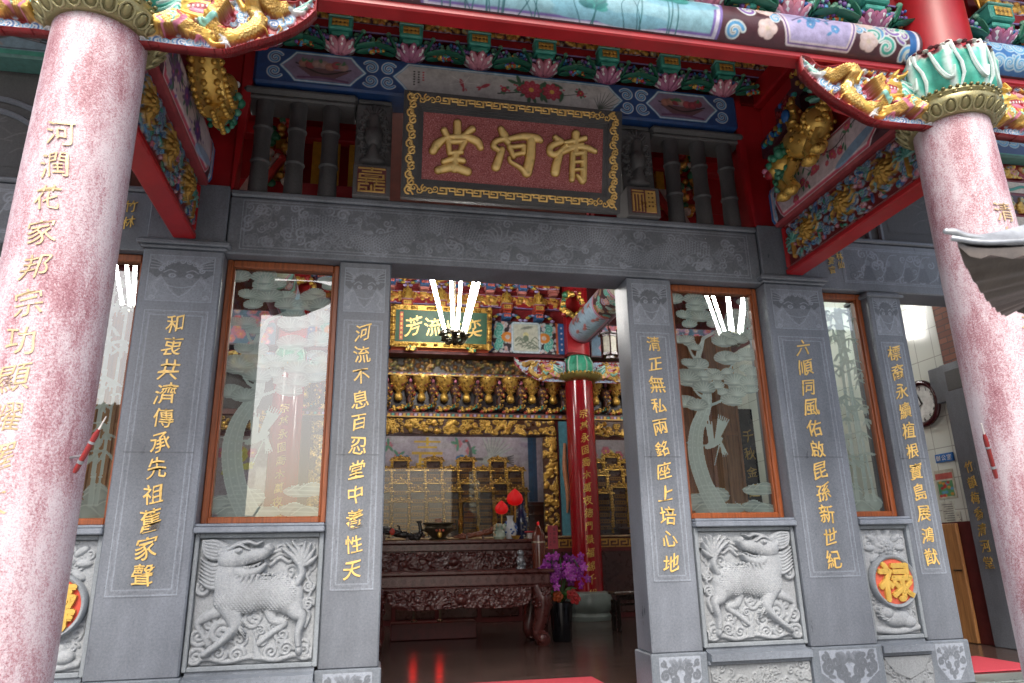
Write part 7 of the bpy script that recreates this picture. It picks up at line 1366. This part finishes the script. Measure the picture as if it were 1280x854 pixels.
# ================================================================== ALTAR TABLES
RW_ = (.085, .020, .017, 0); RD = (.055, .014, .013, 0)
def carve(w, h, n, seed, res=.011, prof=None):
    c = CV(w, h, res, RW_); r_ = random.Random(seed)
    for i in range(n):
        x, y = r_.uniform(0, w), r_.uniform(0, h); k = r_.random()
        if k < .5: c.scroll(x, y, r_.uniform(.03, .065), r_.uniform(0, 6), r_.choice((-1, 1)), 1.4, RW_, None, .34, dh=.03)
        elif k < .8: c.stroke(cat([(x, y), (x+.05, y+r_.uniform(-.04, .04)), (x+.12, y+r_.uniform(-.05, .05))], 6), .018, RW_, .035, w1=.006)
        else: c.flower(x, y, .04, 6, RW_, RW_, RW_, .04)
    c.blob(w*.5, h*.5, .09, .07, 0, RW_, .06, .01); return c
t = thing('altar_table', 'low carved rosewood altar table with curled cabriole legs in front', 'table', (0, 4.5, FZ)); mb = MB('carved_wood', RW_); mb.box(-1.34, 1.34, 4.06, 4.93, -.245, -.19, ch=.014); mb.build('tabletop', t, ang=30); mb = MB('carved_wood', RW_); mb.box(-1.28, 1.28, 4.10, 4.90, -.40, -.247, ch=.01); mb.box(-1.31, 1.31, 4.07, 4.92, -.435, -.402, ch=.012); w_ = mb.build('waist', t, ang=30)
c = CV(2.5, .10, .012, (.12, .05, .045, 0)); [c.scroll(.08+.13*i, .05, .035, i, (-1)**i, 1.3, RD, None, .3) for i in range(19)]; c.build('fret_carving', (-1.25, 4.097, -.375), X_, Z_, NY, w_, 'carved_wood')
c = carve(2.0, .28, 170, 3); c.clip([(0, .28), (0, .14), (.08, .05), (.2, .02), (.4, .0), (1.0, .025), (1.6, .0), (1.8, .02), (1.92, .05), (2.0, .14), (2.0, .28)]); c.build('carved_apron', (-1.0, 4.06, -.705), X_, Z_, NY, t, 'carved_wood', thick=.05, ang=180)
for sx in (-1, 1):
    for y in (4.18, 4.82):
        mb = MB('carved_wood', RW_); x = sx*1.12; d = -1 if y < 4.5 else 1
        mb.tube(cat([(x-sx*.02, y, -.43), (x+sx*.05, y+d*.06, -.60), (x+sx*.02, y+d*.03, -.85), (x-sx*.02, y, -1.02), (x+sx*.04, y+d*.06, -1.12), (x+sx*.02, y+d*.04, -1.193)], 8), (.12, .125, .10, .085, .105, .08), n=14); mb.ell((x+sx*.02, y+d*.11, -1.10), (.09, .06, .085)); mb.tube([(x+sx*.02+r*math.cos(a), y+d*.155, -1.10+r*math.sin(a)) for a, r in ((k*.4, .075*(1-k/24)) for k in range(18))], .014, n=6)
        r_ = random.Random(2)
        for k in range(26): a = r_.uniform(0, 6.28); z = r_.uniform(-.72, -.45); mb.ell((x+sx*.04+.115*math.cos(a), y+d*.05+.115*math.sin(a), z), (.034, .03, .03), n=6, m=4)
        mb.build('leg', t, ang=60)
t = thing('altar_table', 'tall rosewood altar table with carved front panel holding the incense bowl', 'table', (0, 5.3, FZ)); mb = MB('carved_wood', RW_); mb.box(-1.5, 1.5, 4.90, 5.75, .19, .24, ch=.014); mb.build('tabletop', t, ang=30); MB('paint', (.42, .25, .12, 0)).box(-1.46, 1.46, 4.95, 5.7, .2405, .244).build('table_mat', t)
mb = MB('carved_wood', RW_); mb.box(-1.44, 1.44, 4.95, 5.7, .08, .188, ch=.01); mb.box(-1.44, 1.44, 4.99, 5.05, -.22, .078); mb.box(-1.46, 1.46, 4.92, 5.72, -.26, -.222, ch=.01); w_ = mb.build('waist', t, ang=30); c = carve(2.84, .285, 260, 7); c.build('carved_panel', (-1.42, 4.985, -.215), X_, Z_, NY, t, 'carved_wood', ang=180)
c = CV(2.6, .075, .012, (.12, .05, .045, 0)); [c.scroll(.06+.12*i, .038, .028, i, (-1)**i, 1.3, RD, None, .34) for i in range(21)]; c.build('fret_carving', (-1.3, 4.947, .097), X_, Z_, NY, w_, 'carved_wood')
for sx in (-1, 1):
    for y in (5.0, 5.65): mb = MB('carved_wood', RD); mb.box(sx*1.38-.06, sx*1.38+.06, y-.06, y+.06, FZ+.003, -.262, ch=.015); mb.build('leg', t, ang=30)
TT = .2445
# things on the tall altar table
t = thing('incense_bowl', 'bronze incense bowl in the middle of the tall altar table', 'incense burner', (-.22, 5.12, TT)); mb = MB('bronze'); mb.lathe([(.14, 0), (.15, .02), (.11, .04), (.13, .07), (.21, .13), (.225, .18), (.20, .22), (.24, .245), (.24, .26), (.20, .26), (.18, .22), (.02, .21)], (-.22, 5.12, TT), 36); mb.build('bowl', t, ang=40)
mb = MB('bronze'); [mb.tube(cat([(-.22+s*.21, 5.12, TT+.15), (-.22+s*.29, 5.12, TT+.17), (-.22+s*.28, 5.12, TT+.30)], 6), .018, n=8) for s in (-1, 1)]; mb.build('handle', t); mb = MB('gilt', GD); [mb.ell((-.22+.05*k, 4.90, TT+.14), (.02, .014, .018), (.5, .12, .06, .2)) for k in (-1, 0, 1)]; mb.ell((-.22, 4.905, TT+.08), (.035, .02, .05)); mb.build('ornament', t); mb = MB('paint', (.36, .03, .03, 0)); [mb.tube([(-.22+.012*k, 5.12+.01*(k % 2), TT+.2), (-.22+.016*k, 5.12, TT+.33)], .004, n=5) for k in range(-3, 4)]; mb.build('incense_stick', t)
t = thing('carved_root', 'dark carved wooden root ornament at the doorpost end of the tall altar table', 'ornament', (-.85, 5.12, TT)); mb = MB('carved_wood', (.014, .012, .012, 0)); r_ = random.Random(6); P = cat([(-1.25, 5.1, .44), (-1.0, 5.1, .40), (-.8, 5.1, .34), (-.55, 5.1, .30), (-.50, 5.1, .38), (-.52, 5.1, .50), (-.56, 5.1, .53)], 8); mb.tube(P, (.06, .06, .05, .045, .03, .025, .012), n=9); [mb.ell(P[r_.randrange(0, 30)]+V3(0, -.03, r_.uniform(-.03, .03)), (.05, .035, .035), n=7, m=5) for k in range(26)]; mb.tube([(-.8, 5.1, .36), (-.83, 5.1, .46), (-.86, 5.1, .47)], .015); mb.build('carving', t); mb = MB('carved_wood', RD); [mb.box(x-.02, x+.02, 5.06, 5.14, TT, .36, ch=.006) for x in (-1.05, -.7)]; mb.build('stand', t); mb = MB('paint', (.5, .05, .03, 0)); mb.ell((-.93, 5.03, .38), (.04, .02, .05)); mb.build('red_tassel', t)
t = thing('carved_root', 'reddish brown carved wooden branch lying right of the incense bowl', 'ornament', (.35, 5.15, TT)); mb = MB('carved_wood', (.20, .055, .025, 0)); P = cat([(.02, 5.15, .29), (.2, 5.15, .30), (.4, 5.15, .33), (.6, 5.15, .37), (.72, 5.15, .44)], 8); mb.tube(P, (.02, .035, .04, .045, .03), n=9); [mb.ell(P[r_.randrange(4, 30)]+V3(0, -.02, r_.uniform(-.02, .03)), (.045, .03, .028), n=7, m=5) for k in range(26)]; mb.build('carving', t); mb = MB('carved_wood', RD); [mb.box(x-.012, x+.012, 5.1, 5.2, TT, .31) for x in (.22, .48)]; mb.build('stand', t)
def vase(name, lb, x, y, z, prof, cols, mat='lacquer', blobs=None):
    t = thing(name, lb, 'vase', (x, y, z)); mb = MB(mat); mb.lathe(prof, (x, y, z), 28, cols[0]); mb.build('body', t, ang=60)
    if blobs:
        mb = MB('paint'); r_ = random.Random(3); pr = np.array(prof)
        for k in range(40): zz = r_.uniform(pr[1, 1], pr[-2, 1]*.75); r = np.interp(zz, pr[:, 1], pr[:, 0]); a = r_.uniform(0, 6.28); mb.ell((x+r*math.cos(a), y+r*math.sin(a), z+zz), (.022, .022, .016), blobs, R=rotm(0, 0, a), n=6, m=4)
        mb.build('painted_flowers', t)
vp = [(.06, 0), (.065, .01), (.10, .10), (.105, .17), (.075, .24), (.045, .29), (.05, .34), (.065, .36), (.05, .36), (.03, .3)]
vase('vase', 'blue and white porcelain vase on the tall altar table', .91, 5.12, TT, vp, ((.62, .66, .70, 0),), blobs=(.03, .10, .34, 0)); vase('vase', 'dark blue vase behind the blue and white porcelain one', 1.13, 5.32, TT, [(r*1.05, z*1.7) for r, z in vp], ((.012, .02, .07, 0),), blobs=(.3, .3, .25, 0))
t = thing('ceramic_jar', 'pale green ceramic figure jar left of the blue and white vase', 'jar', (.72, 5.05, TT)); mb = MB('lacquer', (.36, .44, .36, 0)); mb.lathe([(.07, 0), (.10, .04), (.09, .12), (.06, .17), (.08, .2), (.04, .24)], (.72, 5.05, TT), 20); r_ = random.Random(9); [mb.ell((.72+r_.uniform(-.09, .09), 5.0, TT+r_.uniform(.02, .22)), .03, r_.choice(((.5, .55, .45, 0), (.25, .38, .3, 0), (.5, .4, .25, 0))), n=7, m=5) for k in range(16)]; mb.build('body', t)
for (x, y, z0, z, s, l) in ((.79, 5.2, TT, .72, .105, 'smaller red glass lotus lamp above the green ceramic jar'), (1.02, 5.25, TT, .88, .13, 'larger red glass lotus lamp above the dark blue vase')):
    t = thing('lotus_lamp', l, 'lamp', (x, y, z0)); mb = MB('red_lamp'); mb.lathe([(s*.3, -s*.85), (s*.8, -s*.6), (s*1.0, -s*.1), (s*.85, s*.45), (s*.4, s*.95), (s*.02, s*1.25)], (x, y, z), 18, wob=lambda th, zz: .06*np.cos(th*6)); mb.build('red_bud', t, ang=60); mb = MB('gilt', GD); mb.tube([(x, y, z0), (x, y, z-s*.8)], .012, n=7); mb.lathe([(.06, 0), (.05, .02), (.01, .03)], (x, y, z0), 16); mb.build('stem', t)
t = thing('brass_dish', 'small brass dish in front of the blue and white vase', 'dish', (.97, 4.99, TT)); mb = MB('gilt', GD); mb.lathe([(.04, 0), (.05, .012), (.08, .05), (.075, .05), (.03, .02)], (.97, 4.99, TT), 20); mb.build('dish', t)
t = thing('offering_box', 'small white box with a red lid on the tall altar table', 'box', (1.24, 5.05, TT)); MB('paint', (.55, .52, .5, 0)).box(1.17, 1.31, 5.0, 5.12, TT, TT+.09, ch=.008).build('box', t); MB('paint', (.45, .02, .03, 0)).box(1.13, 1.29, 4.985, 5.11, TT+.091, TT+.12, ch=.01).build('lid', t)
t = thing('silver_statuette', 'small silver statuette standing on the low altar table', 'statue', (.94, 4.5, -.19)); mb = MB('steel', (1, 1, 1, 0)); mb.lathe([(.07, 0), (.07, .02), (.04, .04), (.05, .08), (.065, .12), (.045, .17), (.03, .18), (.05, .21), (.045, .245), (.02, .265)], (.94, 4.5, -.188), 20); mb.ell((.90, 4.46, -.09), (.03, .03, .04)); mb.ell((.985, 4.46, -.12), (.03, .03, .03)); mb.build('figure', t, ang=60)
t = thing('votive_candle', 'tall brown glass candle with lit red tip beside the orchid', 'candle', (1.22, 4.5, -.19)); mb = MB('lacquer', (.13, .028, .015, 0)); mb.lathe([(.10, 0), (.10, .46), (.095, .48), (.03, .60), (.015, .62)], (1.22, 4.5, -.188), 28); mb.build('body', t, ang=40); MB('gilt', (.4, .33, .25, .5)).lathe([(.103, .36), (.103, .385)], (1.22, 4.5, -.188), 28).build('band', t); mb = MB('red_lamp'); mb.ell((1.22, 4.5, .45), (.022, .022, .032)); mb.build('flame', t)
for (x, l) in ((-.55, 'red altar lamp under the tables, its glow mirrored farther from the orchid'), (-.15, 'red altar lamp under the tables, its glow mirrored nearer the orchid')):
    t = thing('altar_lamp', l, 'lamp', (x, 5.5, -.95)); mb = MB('altar_red'); mb.lathe([(.03, 0), (.05, .03), (.05, .10), (.03, .13)], (x, 5.5, -.735), 14); mb.build('red_glass', t, ang=60); mb = MB('bronze'); mb.lathe([(.05, 0), (.05, .02), (.02, .04), (.02, .215)], (x, 5.5, -.95), 14); mb.build('base', t)
t = thing('low_shelf', 'dark low shelf under the altar tables', 'shelf', (-.3, 5.5, FZ)); MB('dark_red_wood').box(-.9, .4, 5.35, 5.7, FZ+.003, -.952, ch=.01).build('shelf', t)
# orchid in a black pot
t = thing('potted_orchid', 'purple orchid in a tall black pot before the red column', 'plant', (1.53, 4.5, FZ)); MB('black_gloss').lathe([(.13, 0), (.145, .02), (.165, .45), (.185, .51), (.185, .53), (.16, .53), (.15, .49), (.02, .48)], (1.53, 4.5, FZ+.002), 36).build('pot', t, ang=40); r_ = random.Random(12)
mb = MB('leaf')
for k in range(16): a = r_.uniform(0, 6.28); l = r_.uniform(.18, .30); c0 = V3(1.53, 4.5, -.68); e = c0+V3(l*math.cos(a), l*math.sin(a), r_.uniform(.0, .2)); mb.tube(cat([c0, (c0+e)/2+V3(0, 0, .08), e], 5), (.014, .03, .004), n=6)
mb.build('leaves', t); mb = MB('leaf'); ST_ = []
for k in range(7): a = k*.9; P = cat([(1.53, 4.5, -.68), (1.53+.08*math.cos(a), 4.46+.06*math.sin(a), -.35), (1.53+.2*math.cos(a), 4.42+.12*math.sin(a), -.05), (1.55+.32*math.cos(a), 4.38+.16*math.sin(a), -.18)], 8); ST_.append(P); mb.tube(P, .007, n=5)
mb.build('stems', t)
fl = []
for k in range(58):
    P = ST_[k % 7]; p = P[r_.randrange(12, len(P))]+V3(r_.uniform(-.10, .10), r_.uniform(-.10, .02), r_.uniform(-.30, .07)); mb = MB('paint'); sc = r_.uniform(.045, .062); yaw = r_.uniform(-.7, .7); pit = r_.uniform(-.4, .3); R = rotm(pit, 0, yaw); cl = r_.choice(((.36, .02, .38, 0), (.28, .015, .30, 0), (.46, .06, .46, 0), (.24, .015, .27, 0)))
    for j in range(5): a = math.pi/2+j*2*math.pi/5; mb.ell(p+R @ V3(math.cos(a)*sc*.6, 0, math.sin(a)*sc*.6), (sc*.62, sc*.12, sc*.42), cl, R=R @ rotm(0, -a, 0), n=8, m=5)
    mb.ell(p+R @ V3(0, -sc*.25, -sc*.1), (sc*.2, sc*.25, sc*.24), (.5, .2, .42, 0), R=R, n=6, m=4); mb.build('orchid_flower', t, ang=60)
for (x, z, cc) in ((1.44, -.58, (.50, .09, .02, 0)), (1.70, -.62, (.50, .03, .03, 0)), (1.65, -.56, (.48, .03, .03, 0))):
    mb = MB('paint'); [mb.ell((x+.05*math.cos(k*1.26+j), 4.32-.01*j, z+.05*math.sin(k*1.26+j)), (.036-.008*j, .014, .036-.008*j), tuple(v*(1-.12*j) for v in cc[:3])+(0,), n=8, m=5) for j in range(3) for k in range(5)]; mb.ell((x, 4.30, z), .03, cc); mb.build('red_flower', t)
t = thing('red_card', 'red greeting card with dark writing standing in the orchid pot', 'card', (1.43, 4.42, .1)); MB('paint', (.38, .03, .055, 0)).box(1.345, 1.50, 4.42, 4.427, .08, .42).build('card', t); mb = MB('paint'); letters(mb, '萬事如意', (1.445, 4.4195, .36), X_, Z_, NY, .045, (0, 0, -.06), .001, (.12, .01, .02, 0), 'paint', brush=False); letters(mb, '清河堂敬賀', (1.385, 4.4195, .30), X_, Z_, NY, .025, (0, 0, -.04), .001, (.12, .01, .02, 0), 'paint', brush=False); mb.build('writing', t); mb = MB('leaf'); mb.tube([(1.43, 4.43, .08), (1.5, 4.48, -.68)], .006, n=5); mb.build('stick', t)
# bench at the right
t = thing('wooden_bench', 'black wooden bench beside the base of the red column', 'bench', (3.1, 5.4, FZ)); mb = MB('lacquer', (.02, .016, .015, 0)); mb.box(2.62, 3.9, 5.25, 5.6, -.64, -.59, (.10, .07, .055, 0), ch=.01); mb.build('seat', t, ang=30); MB('lacquer', (.015, .012, .012, 0)).box(2.68, 3.85, 5.28, 5.32, -.72, -.642).build('apron', t)
for x in (2.68, 3.82):
    for y in (5.3, 5.55): mb = MB('lacquer', (.015, .012, .012, 0)); mb.box(x-.03, x+.03, y-.03, y+.03, FZ+.003, -.722, ch=.006); mb.build('leg', t)
mb = MB('lacquer', (.015, .012, .012, 0)); mb.box(2.72, 3.78, 5.285, 5.31, -.80, -.77); mb.build('stretcher', t)
# teal painted strip between shrine post and red column
t = thing('painted_strip', 'narrow teal painted board between the gilt shrine post and the red column', 'board', (2.6, 7.97, .36)); MB('paint', (.10, .32, .40, 0)).box(2.51, 2.80, 7.93, 7.99, .36, 2.66).build('board', t); mb = MB('paint', (.55, .22, .10, 0)); mb.tube(cat([(2.62, 7.91, 2.2), (2.60, 7.91, 1.7), (2.64, 7.91, 1.2), (2.62, 7.91, .8)], 6), (.03, .05, .045, .02), n=8); mb.build('orange_ribbon', t)
# ================================================================== across the forecourt (house seen mirrored in the glass; block added to cut sky reflection)
t = thing('tiled_house', 'brown tiled house across the court, mirrored in the leftmost window', 'house', (-14, -24, -1.75)); MB('plaster').box(-20, -9.5, -27, -21.5, -1.75, 3.0).build('wall', t); mb = MB('clay_roof'); mb.prism([(-21.0, 2.9), (-27.6, 2.9), (-24.3, 6.2)], (-20.6, 0, 0), Y_, Z_, X_, 0, 11.8); [mb.tube([(-20.5+.4*k, -20.98, 2.95), (-20.5+.4*k, -24.3, 6.25)], .07, n=5) for k in range(30)]; mb.build('roof', t, ang=30)
for k in range(5): mb = MB('door_wood'); mb.box(-19+2*k, -18+2*k, -21.5, -21.42, -1.74, 1.6); mb.build('door', t)
t = thing('added_sky_blocker', 'unseen grey block added across the court, keeping sky out of the right windows', 'sky blocker', (19, -24, -1.75)); MB('plaster', (1, 1, 1, 0)).box(6.5, 30, -30, -22, -1.75, 9.5).build('wall', t); MB('stone_dark', (1, 1, 1, 0)).box(6.2, 30.3, -30.3, -21.7, 9.505, 9.9).build('roof_slab', t)  # unseen block, added so the right panes do not mirror bright sky
for i in range(6):
    for k in range(3): MB('black_gloss').box(8+3.6*i, 10+3.6*i, -21.998, -21.95, -.6+3.1*k, 1.0+3.1*k).build('window', t)
